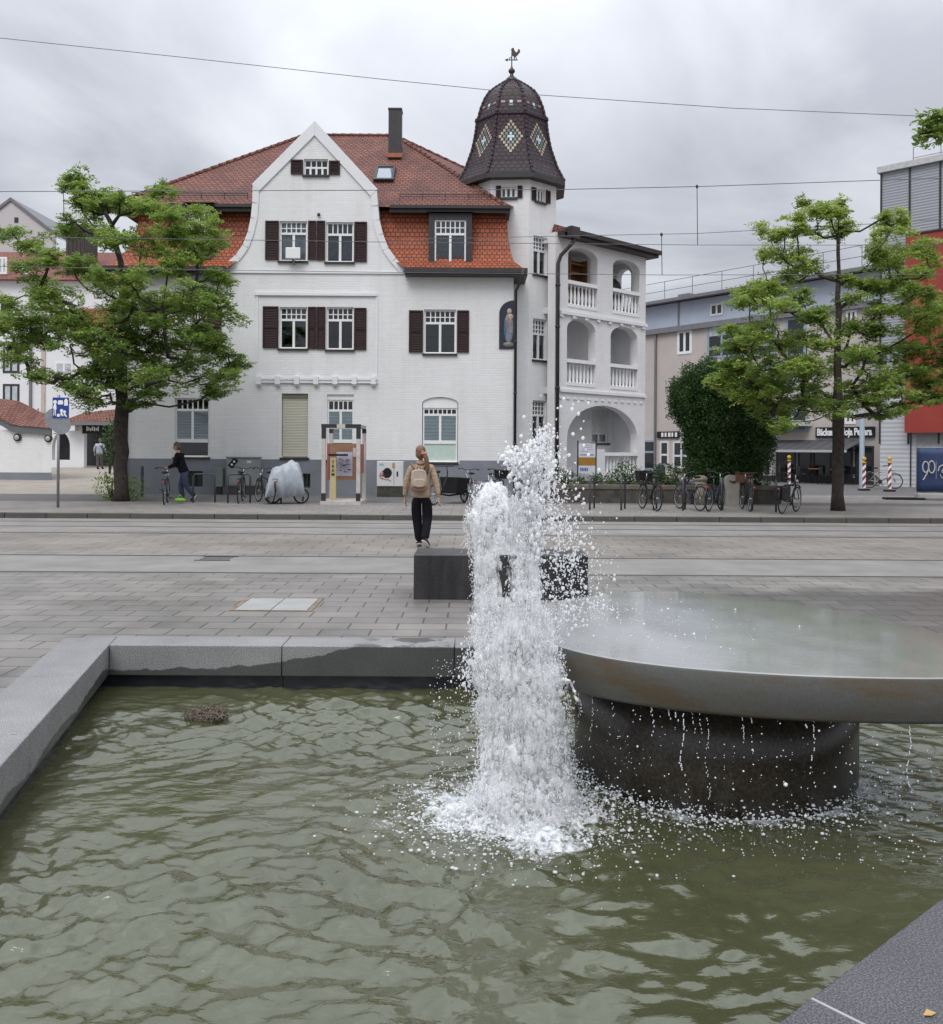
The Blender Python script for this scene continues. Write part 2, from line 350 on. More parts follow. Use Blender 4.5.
    def text(s, body, size, fn, e=0.004, mi=0, bold=0.0, align='CENTER', shear=0.0, spacing=1.0):
        cu = bpy.data.curves.new('tmp', 'FONT'); cu.body = body; cu.size = size; cu.extrude = e; cu.offset = bold
        cu.align_x = align; cu.align_y = 'CENTER'; cu.shear = shear; cu.space_character = spacing; cu.resolution_u = 3
        ob = bpy.data.objects.new('tmp', cu); COL.objects.link(ob)
        me = bpy.data.meshes.new_from_object(ob.evaluated_get(bpy.context.evaluated_depsgraph_get()))
        vs = [fn(v.co.x, v.co.y, v.co.z) for v in me.vertices]; fs = [tuple(p.vertices) for p in me.polygons]
        bpy.data.objects.remove(ob); bpy.data.curves.remove(cu); bpy.data.meshes.remove(me)
        return s.add(vs, fs, mi)
    def build(s, name, mats, parent=None, smooth=False, uv=True, bevel=0.0, world=False):
        V = np.array(s.V, dtype=np.float64) if s.V else np.zeros((0,3))
        me = bpy.data.meshes.new(name)
        loc = np.zeros(3)
        if world and parent is not None:
            r = parent
            while r.parent: r = r.parent
            loc = np.array(r.location)
        me.from_pydata([tuple(v) for v in (V-loc)], [], s.F); me.update()
        if not isinstance(mats, (list, tuple)): mats = [mats]
        for m in mats: me.materials.append(M[m] if isinstance(m, str) else m)
        if len(mats) > 1: me.polygons.foreach_set('material_index', s.I)
        if uv and len(s.F) < 60000:
            lay = me.uv_layers.new(name='UVMap'); nl = len(me.loops); vi = np.zeros(nl, int); me.loops.foreach_get('vertex_index', vi)
            np_ = len(me.polygons); nrm = np.zeros(np_*3); me.polygons.foreach_get('normal', nrm); nrm = nrm.reshape(-1,3)
            lt = np.zeros(np_, int); me.polygons.foreach_get('loop_total', lt)
            n = np.repeat(nrm, lt, axis=0); p = V[vi]
            flat = np.abs(n[:,2]) > 0.985
            t = np.stack([-n[:,1], n[:,0], np.zeros(nl)], 1); ln = np.linalg.norm(t, axis=1); ln[ln<1e-9] = 1; t /= ln[:,None]
            flip = (t[:,0]+0.3*t[:,1]) < 0; t[flip] *= -1
            b = np.cross(n, t); b[b[:,2]<0] *= -1
            u = (p*t).sum(1); v = (p*b).sum(1); u[flat] = p[flat,0]; v[flat] = p[flat,1]
            lay.data.foreach_set('uv', np.stack([u,v],1).astype(np.float32).ravel())
        if s.T and len(s.T) == len(me.polygons):
            at = me.attributes.new('tint', 'FLOAT', 'FACE'); at.data.foreach_set('value', np.array(s.T, np.float32))
        if smooth: me.polygons.foreach_set('use_smooth', [True]*len(me.polygons))
        ob = bpy.data.objects.new(name, me); COL.objects.link(ob)
        if parent is not None: ob.parent = parent
        if bevel:
            bv = ob.modifiers.new('bevel', 'BEVEL'); bv.width = bevel; bv.segments = 2; bv.limit_method = 'ANGLE'
        return ob
def tag(o, label=None, cat=None, group=None, kind=None):
    if label: o['label'] = label
    if cat: o['category'] = cat
    if group: o['group'] = group
    if kind: o['kind'] = kind
    return o
def thing(name, label, cat, loc=(0,0,0), rz=0.0, group=None):
    o = bpy.data.objects.new(name, None); COL.objects.link(o); o.location = loc; o.rotation_euler = (0,0,rz); o.empty_display_size = 0.2
    return tag(o, label, cat, group)
def copy_tree(o, parent=None):
    c = o.copy(); COL.objects.link(c)
    if parent is not None: c.parent = parent
    for ch in list(o.children): copy_tree(ch, c)
    return c
def ident(u, z, w): return (u, z, w)
def arch(x0, x1, z0, zs, zt, n=14):
    """opening with an elliptical head springing at zs and peaking at zt"""
    c = (x0+x1)/2; a = (x1-x0)/2
    return [(x0,z0),(x1,z0)]+[(c+a*math.cos(math.pi*i/n), zs+(zt-zs)*math.sin(math.pi*i/n)) for i in range(n+1)]
def rrect(x0, x1, z0, z1): return [(x0,z0),(x1,z0),(x1,z1),(x0,z1)]
def structure(o): o['kind'] = 'structure'; return o

# ------------------------------------------------------------ pond measures
TCOP, TSLAB, ZW = 0.30, 0.75, 0.0
ZCB = 0.088
A_ = np.array((-2.53, 6.30)); B_ = np.array((5.72, 6.30))
ld = np.array((0.2035, -0.979)); rd = np.array((0.760, 0.650)); r0 = np.array((0.73, 2.16))
D_ = A_ + ld*5.35/0.979          # near end of the left wall
C_ = r0 + rd*((6.30-2.16)/0.650)
E_ = r0 - rd*((2.16-0.95)/0.650)
B_ = C_
poly = [A_, B_, E_, D_]          # clockwise inner outline of the basin
DC = (1.385, 4.88); DR = 1.115; STEM_R = 0.73
JET = (0.29, 4.14)

# ------------------------------------------------------------ ground
def sheet(name, pts, z, mats, kind='structure'):
    mb = MB(); mb.add([(p[0],p[1], z if len(p) < 3 else p[2]) for p in pts], [tuple(range(len(pts)))])
    o = mb.build(name, mats); o['kind'] = kind; return o
def paving_mat():
    m = brick_mat('plaza_paving', (0.250,0.233,0.211), (0.196,0.185,0.170), (0.085,0.080,0.074), 0.46, 0.30, 0.010, 0.62, 0.45, 0.006, dirt=0.44, dscale=0.55, rough_var=0.25)
    nt = m.node_tree; b = nt.nodes['Principled BSDF']
    # damp patches beside the basin: darker, glossier
    tc = node(nt, 'ShaderNodeTexCoord'); base = b.inputs['Base Color'].links[0].from_socket
    tot = None
    for cx, cy, rx, ry in ((-4.2, 6.2, 1.1, 0.75), (4.6, 9.6, 3.4, 1.5), (1.3, 7.4, 2.2, 0.7), (-3.2, 4.3, 0.9, 1.6)):
        mp = node(nt, 'ShaderNodeMapping'); mp.inputs['Location'].default_value = (-cx/rx, -cy/ry, 0); mp.inputs['Scale'].default_value = (1/rx, 1/ry, 0)
        nt.links.new(tc.outputs['Object'], mp.inputs['Vector'])
        ln = node(nt, 'ShaderNodeVectorMath', operation='LENGTH'); nt.links.new(mp.outputs[0], ln.inputs[0])
        if tot is None: tot = ln.outputs['Value']
        else:
            mn = node(nt, 'ShaderNodeMath', operation='MINIMUM'); nt.links.new(tot, mn.inputs[0]); nt.links.new(ln.outputs['Value'], mn.inputs[1]); tot = mn.outputs[0]
    nz = node(nt, 'ShaderNodeTexNoise', Scale=1.7, Detail=7.0, Roughness=0.6); nt.links.new(tc.outputs['Object'], nz.inputs['Vector'])
    ma = node(nt, 'ShaderNodeMath', operation='MULTIPLY_ADD'); ma.inputs[1].default_value = 1.3; nt.links.new(nz.outputs[0], ma.inputs[0]); nt.links.new(tot, ma.inputs[2])
    mr = node(nt, 'ShaderNodeMapRange'); mr.inputs[1].default_value = 1.35; mr.inputs[2].default_value = 1.75; mr.inputs[3].default_value = 1.0; mr.inputs[4].default_value = 0.0
    nt.links.new(ma.outputs[0], mr.inputs[0])
    mx = node(nt, 'ShaderNodeMixRGB', blend_type='MULTIPLY'); mx.inputs[2].default_value = (0.58,0.58,0.60,1)
    nt.links.new(mr.outputs[0], mx.inputs[0]); nt.links.new(base, mx.inputs[1]); nt.links.new(mx.outputs[0], b.inputs['Base Color'])
    ro = b.inputs['Roughness'].links[0].from_socket
    # trodden-in spots and drips
    vo = node(nt, 'ShaderNodeTexVoronoi', Scale=1.9); vo.inputs['Randomness'].default_value = 1.0; nt.links.new(tc.outputs['Object'], vo.inputs['Vector'])
    sz = node(nt, 'ShaderNodeMath', operation='MULTIPLY_ADD'); sz.inputs[1].default_value = 0.16; nt.links.new(nz.outputs[0], sz.inputs[0]); nt.links.new(vo.outputs['Distance'], sz.inputs[2])
    sr = node(nt, 'ShaderNodeMapRange'); sr.inputs[1].default_value = 0.105; sr.inputs[2].default_value = 0.125; sr.inputs[3].default_value = 0.62; sr.inputs[4].default_value = 1.0; nt.links.new(sz.outputs[0], sr.inputs[0])
    m3 = node(nt, 'ShaderNodeMixRGB', blend_type='MULTIPLY'); m3.inputs[0].default_value = 1.0; nt.links.new(mx.outputs[0], m3.inputs[1]); nt.links.new(sr.outputs[0], m3.inputs[2]); nt.links.new(m3.outputs[0], b.inputs['Base Color'])
    r2 = node(nt, 'ShaderNodeMix'); r2.data_type = 'FLOAT'; nt.links.new(mr.outputs[0], r2.inputs[0]); nt.links.new(ro, r2.inputs[2]); r2.inputs[3].default_value = 0.36
    nt.links.new(r2.outputs[0], b.inputs['Roughness'])
    return m
M['paving'] = paving_mat()
M['paving_far'] = brick_mat('tram_paving', (0.265,0.239,0.209), (0.222,0.205,0.183), (0.105,0.098,0.09), 0.60, 0.40, 0.012, 0.7, 0.4, 0.006, dirt=0.42, dscale=0.45)
KY = 21.35
sheet('ground', [(-600,-300),(600,-300),(600,900),(-600,900)], -0.5, 'asphalt')
def plaza():
    mb = MB(); c = np.mean(poly, axis=0); hole = [tuple(p+(p-c)/np.linalg.norm(p-c)*0.16) for p in poly]
    mb.plate([(-60,-12),(60,-12),(60,12.1),(-60,12.1)], [hole], lambda u,z,w: (u,z,0.0), 0.0)
    o = mb.build('plaza_pavement', 'paving'); o['kind'] = 'structure'
plaza()
sheet('tram_track_bed', [(-60,12.1),(60,12.1),(60,14.15),(-60,14.15)], 0.0, 'concrete')
sheet('tram_pavement', [(-60,14.15),(60,14.15),(60,18.2),(-60,18.2)], 0.0, 'paving_far')
sheet('roadway', [(-60,18.2),(60,18.2),(60,KY),(-60,KY)], 0.0, 'concrete')
for y in (12.15, 14.05, 17.75, 19.2, 20.45):
    mb = MB(); mb.box(-60,60,y-0.03,y+0.03,-0.02,0.005); mb.box(-60,60,y+0.032,y+0.062,-0.02,0.003)
    tag(mb.build('tram_rail', 'rail'), {12.15:'steel tram rail nearest the square', 14.05:'second steel tram rail from the square', 17.75:'middle steel tram rail across the road', 19.2:'steel tram rail, second from the far kerb', 20.45:'steel tram rail beside the far kerb'}[y], 'rail', 'tram rails')
# kerb stones of the far pavement, one real step
mb = MB(); x = -60.0
while x < 60:
    L = 1.0+rng.uniform(-0.02,0.02); mb.box(x+0.006, x+L-0.006, KY, KY+0.18, -0.05, 0.124+rng.uniform(-0.003,0.003)); x += L
o = mb.build('kerb', 'kerb', bevel=0.012); structure(o)
sheet('far_pavement', [(-60,KY+0.18),(60,KY+0.18),(60,26.2),(-60,26.2)], 0.118, 'far_pave')
sheet('cycle_path', [(-60,26.2),(60,26.2),(60,200),(-60,200)], 0.116, 'asphalt')
# side street on the right, courtyard ramp on the left
sheet('side_street', [(8.6,27.5),(60,27.5),(60,32.5),(9.3,32.5)], 0.122, 'far_pave')
sheet('courtyard_path', [(-40,30,0.122),(-12.3,30,0.122),(-12.3,34,0.13),(-12.3,56,0.62),(-12.3,80,0.66),(-60,80,0.66),(-60,56,0.62),(-40,34,0.13)], 0, 'court')
# service cover set into the paving
def cover():
    x0,y0,_ = G(228,611,0); x1,_,_ = G(312,611,0); _,y1,_ = G(228,598,0)
    t = thing('manhole_cover', 'pale rectangular steel service cover set in the plaza paving', 'cover', ((x0+x1)/2,(y0+y1)/2,0))
    w = (x1-x0)/2; h = (y1-y0)/2
    mb = MB()
    for a,b,c,d in ((-w,w,-h,-h+0.03),(-w,w,h-0.03,h),(-w,-w+0.05,-h+0.03,h-0.03),(w-0.05,w,-h+0.03,h-0.03)): mb.box(a,b,c,d,-0.02,0.008)
    mb.build('frame', mat('rusty_frame',(0.20,0.15,0.10),0.7,0.3,6), t)
    for s_ in (0,1):
        mb = MB(); mb.box(-w+0.055+s_*(w-0.05), -0.008+s_*(w-0.05), -h+0.035, h-0.035, -0.02, 0.007); mb.build('lid', mat('pale_cover_concrete',(0.30,0.30,0.29),0.7,0.1,3), t)
cover()
def gully():
    x0,y0,_ = G(202,558.5,0); x1,_,_ = G(232,558.5,0)
    mb = MB(); n = 9; w = (x1-x0)/n
    for i in range(n): mb.box(x0+i*w+0.02, x0+(i+1)*w-0.02, y0-0.22, y0+0.22, -0.03, 0.006)
    mb.box(x0-0.04,x1+0.04,y0-0.26,y0-0.22,-0.03,0.008); mb.box(x0-0.04,x1+0.04,y0+0.22,y0+0.26,-0.03,0.008)
    tag(mb.build('drain_grate','dark_metal'), 'dark slotted drain grate between the tram tracks', 'drain')
gully()

# ------------------------------------------------------------ basin, water
M['granite'] = granite_mat('basin_granite', (0.125,0.125,0.127), (0.23,0.23,0.23), (0.37,0.37,0.37), 0.55, 130, wet=0.135)
M['granite_dark'] = granite_mat('block_granite', (0.012,0.012,0.013), (0.032,0.032,0.034), (0.085,0.085,0.088), 0.35, 150)
M['granite_near'] = granite_mat('near_coping_granite', (0.028,0.028,0.031), (0.072,0.072,0.078), (0.19,0.19,0.20), 0.55, 170)
def basin():
    t = thing('fountain_basin', 'low grey granite basin wall enclosing the greenish pond', 'fountain basin', (A_[0],A_[1],0))
    def wall(p, q, w, seglen, m, name='coping', ext0=0.0, ext1=0.0, skew=(0,0)):
        p = np.array(p,float); q = np.array(q,float); d = (q-p); L = np.linalg.norm(d); d /= L; n = np.array((-d[1], d[0]))
        if n.dot(np.array((1.2,4.0))-p) > 0: n = -n
        s = -ext0; tot = L+ext1; first = True
        while s < tot-0.05:
            e = min(s+seglen, tot)
            if tot-e < 0.4: e = tot
            a = p+d*(s+0.0025); b = p+d*(e-0.0025)
            a2 = a+n*w; b2 = b+n*w
            if s <= -ext0+1e-6: a2 = a2+d*skew[0]
            if e >= tot-1e-6: b2 = b2+d*skew[1]
            pts = [a,b,b2,a2]
            mb = MB(); mb.hexa([(x[0],x[1],ZCB) for x in pts]+[(x[0],x[1],TCOP) for x in pts])
            mb.build(name, m, t, bevel=0.006, world=True)
            # plinth below, set back: the dark line above the water
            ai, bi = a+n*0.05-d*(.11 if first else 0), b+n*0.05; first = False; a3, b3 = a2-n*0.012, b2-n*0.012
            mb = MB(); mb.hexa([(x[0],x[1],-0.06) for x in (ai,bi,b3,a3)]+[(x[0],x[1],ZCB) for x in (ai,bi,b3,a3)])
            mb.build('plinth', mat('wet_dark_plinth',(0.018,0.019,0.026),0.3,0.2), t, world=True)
            s = e
    # back wall first joint where the photograph shows it
    wall(A_, B_, 0.30, 1.21, 'granite', skew=(-0.06, 0.4))
    wall(A_, D_, 0.36, 1.15, 'granite', ext0=0.304)
    wall(E_, C_, 0.62, 1.02, 'granite_near')
    p = r0+rd*0.0; q = np.array(G(803,1004,TCOP)[:2]); s = round((np.dot(q-E_,rd)/np.linalg.norm(rd)))*0
    nn = np.array((rd[1],-rd[0]))/np.linalg.norm(rd); d1 = rd/np.linalg.norm(rd); L0 = np.dot(q-E_,d1); k = round(L0/1.02)*1.02; a = E_+d1*k
    mb = MB(); c = [a-d1*.004+nn*.004, a+d1*.004+nn*.004, a+d1*.004+nn*.615, a-d1*.004+nn*.615]
    mb.hexa([(x[0],x[1],TCOP-.03) for x in c]+[(x[0],x[1],TCOP+.001) for x in c]); mb.build('mortar_joint', mat('pale_mortar',(0.36,0.36,0.35),.8), t, world=True)
    wall(D_, E_, 0.5, 1.0, 'granite')
basin()
def water_mat():
    m, nt, b = new_mat('murky_pond_water')
    tc = node(nt, 'ShaderNodeTexCoord')
    nz = node(nt, 'ShaderNodeTexNoise', Scale=0.9, Detail=4.0); nt.links.new(tc.outputs['Object'], nz.inputs['Vector'])
    cr = node(nt, 'ShaderNodeValToRGB'); e = cr.color_ramp.elements
    e[0].position = 0.3; e[0].color = (0.050,0.053,0.024,1); e[1].position = 0.7; e[1].color = (0.078,0.081,0.043,1)
    nt.links.new(nz.outputs[0], cr.inputs[0])
    # foam: lacy white patches thinning out with the distance from the jet
    sub = node(nt, 'ShaderNodeVectorMath', operation='DISTANCE'); sub.inputs[1].default_value = (JET[0]-0.10,JET[1]+0.07,ZW)
    nt.links.new(tc.outputs['Object'], sub.inputs[0])
    sub2 = node(nt, 'ShaderNodeVectorMath', operation='DISTANCE'); sub2.inputs[1].default_value = (1.30,4.84,ZW)
    nt.links.new(tc.outputs['Object'], sub2.inputs[0])
    ab = node(nt, 'ShaderNodeMath', operation='SUBTRACT'); ab.inputs[1].default_value = STEM_R+0.02; nt.links.new(sub2.outputs['Value'], ab.inputs[0])
    ab2 = node(nt, 'ShaderNodeMath', operation='MULTIPLY_ADD'); ab2.inputs[1].default_value = 1.9; ab2.inputs[2].default_value = 0.40; nt.links.new(ab.outputs[0], ab2.inputs[0])
    mn = node(nt, 'ShaderNodeMath', operation='MINIMUM'); nt.links.new(sub.outputs['Value'], mn.inputs[0]); nt.links.new(ab2.outputs[0], mn.inputs[1])
    n2 = node(nt, 'ShaderNodeTexNoise', Scale=13.0, Detail=8.0, Roughness=0.72, Distortion=1.2); nt.links.new(tc.outputs['Object'], n2.inputs['Vector'])
    n3 = node(nt, 'ShaderNodeTexNoise', Scale=3.0, Detail=3.0); nt.links.new(tc.outputs['Object'], n3.inputs['Vector'])
    s1 = node(nt, 'ShaderNodeMath', operation='MULTIPLY_ADD'); s1.inputs[1].default_value = 0.8; nt.links.new(n3.outputs[0], s1.inputs[0]); nt.links.new(n2.outputs[0], s1.inputs[2])
    th = node(nt, 'ShaderNodeMapRange'); th.inputs[1].default_value = 0.15; th.inputs[2].default_value = 2.3; th.inputs[3].default_value = 0.64; th.inputs[4].default_value = 2.75
    nt.links.new(mn.outputs[0], th.inputs[0])
    df = node(nt, 'ShaderNodeMath', operation='SUBTRACT'); nt.links.new(s1.outputs[0], df.inputs[0]); nt.links.new(th.outputs[0], df.inputs[1])
    fo = node(nt, 'ShaderNodeMapRange'); fo.inputs[1].default_value = 0.0; fo.inputs[2].default_value = 0.20; nt.links.new(df.outputs[0], fo.inputs[0])
    mx = node(nt, 'ShaderNodeMixRGB'); mx.inputs[2].default_value = (0.74,0.77,0.80,1)
    nt.links.new(fo.outputs[0], mx.inputs[0]); nt.links.new(cr.outputs[0], mx.inputs[1]); nt.links.new(mx.outputs[0], b.inputs['Base Color'])
    rr = node(nt, 'ShaderNodeMapRange'); rr.inputs[3].default_value = 0.035; rr.inputs[4].default_value = 0.5; nt.links.new(fo.outputs[0], rr.inputs[0]); nt.links.new(rr.outputs[0], b.inputs['Roughness'])
    b.inputs['IOR'].default_value = 1.75
    b.inputs['Specular Tint'].default_value = (0.95,1.0,0.93,1)
    # fine capillary ripples
    n4 = node(nt, 'ShaderNodeTexNoise', Scale=15.0, Detail=4.0, Distortion=0.6); mp = node(nt, 'ShaderNodeMapping'); mp.inputs['Scale'].default_value = (0.6,1.2,1)
    nt.links.new(tc.outputs['Object'], mp.inputs['Vector']); nt.links.new(mp.outputs[0], n4.inputs['Vector'])
    bp = node(nt, 'ShaderNodeBump', Strength=0.6, Distance=0.010); nt.links.new(n4.outputs[0], bp.inputs['Height']); nt.links.new(bp.outputs[0], b.inputs['Normal'])
    return m
def water():
    dx = 0.0165; xs = np.arange(-2.75, 6.3, dx); ys = np.arange(0.85, 6.42, dx)
    X, Y = np.meshgrid(xs, ys); Z = np.zeros_like(X)
    g = np.random.default_rng(3)
    # slow modulation so that the chop comes in patches
    mod = np.zeros_like(X)
    for _ in range(9):
        k = g.uniform(1.0,3.2); a = g.uniform(0,2*np.pi); mod += np.sin(k*(X*np.cos(a)+Y*np.sin(a))+g.uniform(0,6.28))
    mod = 0.8+0.22*mod
    r = np.hypot(X-JET[0], Y-JET[1]); th = np.arctan2(Y-JET[1], X-JET[0])
    # warped coordinates keep the crests from being straight
    wx = X+0.10*np.sin(3.1*Y+1.0)+0.06*np.sin(5.3*X+2.2*Y); wy = Y+0.09*np.sin(2.7*X+0.4)+0.06*np.sin(4.1*X-3.3*Y+1)
    for i in range(64):
        lam = np.exp(g.uniform(np.log(0.060), np.log(0.40))); k = 2*np.pi/lam
        a = np.pi/2 + g.normal(0, 0.75); amp = 0.0088*lam*g.uniform(0.5,1.2)
        ph = k*(wx*np.cos(a)+wy*np.sin(a))+g.uniform(0,6.28); s = np.sin(ph)
        Z += amp*(1-2*np.abs(s)**0.8)*0.8 if i % 2 else amp*s
    Z *= mod
    rw = r+0.05*np.sin(5*th)+0.04*np.sin(9*th+1.3)+0.05*np.sin(2.3*X+1.9*Y)
    for lam, amp, d in ((0.21,0.0085,1.8),(0.33,0.0095,2.8),(0.15,0.005,1.1)):
        Z += amp*np.exp(-r/d)*np.sin(2*np.pi*rw/lam+g.uniform(0,6))*np.clip(mod,0.2,1.6)
    Z += np.exp(-(r/0.36)**2)*0.03*(0.6+0.4*np.sin(31*X)*np.sin(27*Y+3*np.sin(14*X)))
    # calmer in the lee of the disc
    n = len(ys); m_ = len(xs)
    V = np.stack([X, Y, Z+ZW], -1).reshape(-1,3)
    idx = np.arange(n*m_).reshape(n, m_)
    # keep cells inside the basin outline (grown slightly under the walls)
    cxx = X[:-1,:-1]+dx/2; cyy = Y[:-1,:-1]+dx/2; keep = np.ones_like(cxx, bool)
    ctr = np.mean(poly, axis=0)
    for i in range(4):
        p, q = poly[i], poly[(i+1)%4]; d = (q-p)/np.linalg.norm(q-p); nn = np.array((-d[1],d[0]))
        if nn.dot(ctr-p) < 0: nn = -nn
        keep &= ((cxx-p[0])*nn[0]+(cyy-p[1])*nn[1]) > -0.06
    f = np.stack([idx[:-1,:-1],idx[:-1,1:],idx[1:,1:],idx[1:,:-1]],-1)[keep]
    used = np.unique(f); remap = -np.ones(n*m_, int); remap[used] = np.arange(len(used))
    me = bpy.data.meshes.new('water'); me.from_pydata(V[used].tolist(), [], remap[f].tolist()); me.update()
    me.polygons.foreach_set('use_smooth', [True]*len(me.polygons)); me.materials.append(water_mat())
    o = bpy.data.objects.new('water', me); COL.objects.link(o); o['kind'] = 'structure'
water()
# ------------------------------------------------------------ fountain table, jet
def disc_mats():
    m, nt, b = new_mat('wet_disc_top')
    tc = node(nt,'ShaderNodeTexCoord')
    nz = node(nt,'ShaderNodeTexNoise',Scale=2.2,Detail=5.0); nt.links.new(tc.outputs['Object'],nz.inputs['Vector'])
    cr = node(nt,'ShaderNodeValToRGB'); e=cr.color_ramp.elements; e[0].position=.3; e[0].color=(0.20,0.205,0.19,1); e[1].position=.7; e[1].color=(0.26,0.262,0.245,1)
    nt.links.new(nz.outputs[0],cr.inputs[0]); aer = node(nt,'ShaderNodeMixRGB'); aer.inputs[2].default_value=(.36,.37,.375,1); nt.links.new(cr.outputs[0],aer.inputs[1]); nt.links.new(aer.outputs[0],b.inputs['Base Color'])
    b.inputs['IOR'].default_value = 1.5
    # water film: smooth with patches of small ripples spreading from the side where the jet falls
    d = node(nt,'ShaderNodeVectorMath',operation='DISTANCE'); d.inputs[1].default_value=(JET[0]-DC[0]+0.35, JET[1]-DC[1]+0.4, 0); nt.links.new(tc.outputs['Object'],d.inputs[0])
    n2 = node(nt,'ShaderNodeTexNoise',Scale=34.0,Detail=4.0,Distortion=.8); mp=node(nt,'ShaderNodeMapping'); mp.inputs['Scale'].default_value=(0.7,1.3,1); nt.links.new(tc.outputs['Object'],mp.inputs['Vector']); nt.links.new(mp.outputs[0],n2.inputs['Vector'])
    n3 = node(nt,'ShaderNodeTexNoise',Scale=3.0,Detail=3.0); nt.links.new(tc.outputs['Object'],n3.inputs['Vector'])
    ma = node(nt,'ShaderNodeMath',operation='MULTIPLY_ADD'); ma.inputs[1].default_value=-1.2; nt.links.new(n3.outputs[0],ma.inputs[0]); nt.links.new(d.outputs['Value'],ma.inputs[2])
    mr = node(nt,'ShaderNodeMapRange'); mr.inputs[1].default_value=-0.3; mr.inputs[2].default_value=1.0; mr.inputs[3].default_value=0.40; mr.inputs[4].default_value=0.04
    nt.links.new(ma.outputs[0],mr.inputs[0])
    bp = node(nt,'ShaderNodeBump',Distance=.01); nt.links.new(mr.outputs[0],bp.inputs['Strength']); nt.links.new(n2.outputs[0],bp.inputs['Height']); nt.links.new(bp.outputs[0],b.inputs['Normal'])
    rg = node(nt,'ShaderNodeMapRange'); rg.inputs[1].default_value=0.0; rg.inputs[2].default_value=1.1; rg.inputs[3].default_value=0.34; rg.inputs[4].default_value=0.13
    ag = node(nt,'ShaderNodeMapRange'); ag.inputs[1].default_value=-.4; ag.inputs[2].default_value=1.3; ag.inputs[3].default_value=.85; ag.inputs[4].default_value=0; nt.links.new(ma.outputs[0],ag.inputs[0]); nt.links.new(ag.outputs[0],aer.inputs[0])
    nt.links.new(ma.outputs[0],rg.inputs[0]); nt.links.new(rg.outputs[0],b.inputs['Roughness'])
    b.inputs['Coat Weight'].default_value = 0.6; b.inputs['Coat Roughness'].default_value = 0.05
    M['disc_top'] = m
    m, nt, b = new_mat('disc_rim_concrete')
    tc = node(nt,'ShaderNodeTexCoord')
    mp=node(nt,'ShaderNodeMapping'); mp.inputs['Scale'].default_value=(1.6,1.6,5.5); nt.links.new(tc.outputs['Object'],mp.inputs['Vector'])
    nz = node(nt,'ShaderNodeTexNoise',Scale=1.5,Detail=6.0,Roughness=.6); nt.links.new(mp.outputs[0],nz.inputs['Vector'])
    cr = node(nt,'ShaderNodeValToRGB'); e=cr.color_ramp.elements; e[0].position=.44; e[0].color=(0.088,0.089,0.083,1); e[1].position=.60; e[1].color=(0.086,0.066,0.040,1)
    nt.links.new(nz.outputs[0],cr.inputs[0])
    n2 = node(nt,'ShaderNodeTexNoise',Scale=90.0,Detail=3.0); nt.links.new(tc.outputs['Object'],n2.inputs['Vector'])
    mx = node(nt,'ShaderNodeMixRGB',blend_type='OVERLAY'); mx.inputs[0].default_value=.25; nt.links.new(cr.outputs[0],mx.inputs[1]); nt.links.new(n2.outputs[0],mx.inputs[2])
    nt.links.new(mx.outputs[0],b.inputs['Base Color']); b.inputs['Roughness'].default_value=.42
    bp=node(nt,'ShaderNodeBump',Strength=.15,Distance=.004); nt.links.new(n2.outputs[0],bp.inputs['Height']); nt.links.new(bp.outputs[0],b.inputs['Normal'])
    M['disc_rim'] = m
disc_mats()
M['stem'] = granite_mat('wet_dark_stem', (0.020,0.016,0.012), (0.040,0.032,0.024), (0.078,0.062,0.047), 0.32, 60)
def froth_mat(name):
    m, nt, b = new_mat(name); out = nt.nodes['Material Output']
    b.inputs['Base Color'].default_value = (0.97,0.98,0.985,1); b.inputs['Roughness'].default_value = 0.35; b.inputs['IOR'].default_value = 1.33
    b.inputs['Subsurface Weight'].default_value = 1.0; b.inputs['Subsurface Radius'].default_value = (1,1,1); b.inputs['Subsurface Scale'].default_value = 0.035
    tc = node(nt,'ShaderNodeTexCoord'); mp = node(nt,'ShaderNodeMapping'); mp.inputs['Scale'].default_value = (1,1,.24); nt.links.new(tc.outputs['Object'],mp.inputs['Vector'])
    n1 = node(nt,'ShaderNodeTexNoise',Scale=75.0,Detail=4.0,Roughness=.6,Distortion=.4); nt.links.new(mp.outputs[0],n1.inputs['Vector'])
    n2 = node(nt,'ShaderNodeTexNoise',Scale=120.0,Detail=3.0); nt.links.new(tc.outputs['Object'],n2.inputs['Vector'])
    ad = node(nt,'ShaderNodeMath',operation='MULTIPLY_ADD'); ad.inputs[1].default_value=.5; nt.links.new(n2.outputs[0],ad.inputs[0]); nt.links.new(n1.outputs[0],ad.inputs[2])
    bp = node(nt,'ShaderNodeBump',Strength=.6,Distance=.010); nt.links.new(ad.outputs[0],bp.inputs['Height']); nt.links.new(bp.outputs[0],b.inputs['Normal'])
    # thin places in the froth let the background through
    n3 = node(nt,'ShaderNodeTexNoise',Scale=30.0,Detail=5.0,Roughness=.65,Distortion=.8); mp2 = node(nt,'ShaderNodeMapping'); mp2.inputs['Scale'].default_value=(1,1,.4); nt.links.new(tc.outputs['Object'],mp2.inputs['Vector']); nt.links.new(mp2.outputs[0],n3.inputs['Vector'])
    mr = node(nt,'ShaderNodeMapRange'); mr.inputs[1].default_value=.54; mr.inputs[2].default_value=.72; mr.inputs[3].default_value=.03; mr.inputs[4].default_value=.9; nt.links.new(n3.outputs[0],mr.inputs[0])
    tr = node(nt,'ShaderNodeBsdfTransparent'); m2 = node(nt,'ShaderNodeMixShader'); nt.links.new(mr.outputs[0],m2.inputs[0]); nt.links.new(b.outputs[0],m2.inputs[1]); nt.links.new(tr.outputs[0],m2.inputs[2])
    nt.links.new(m2.outputs[0],out.inputs[0]); return m
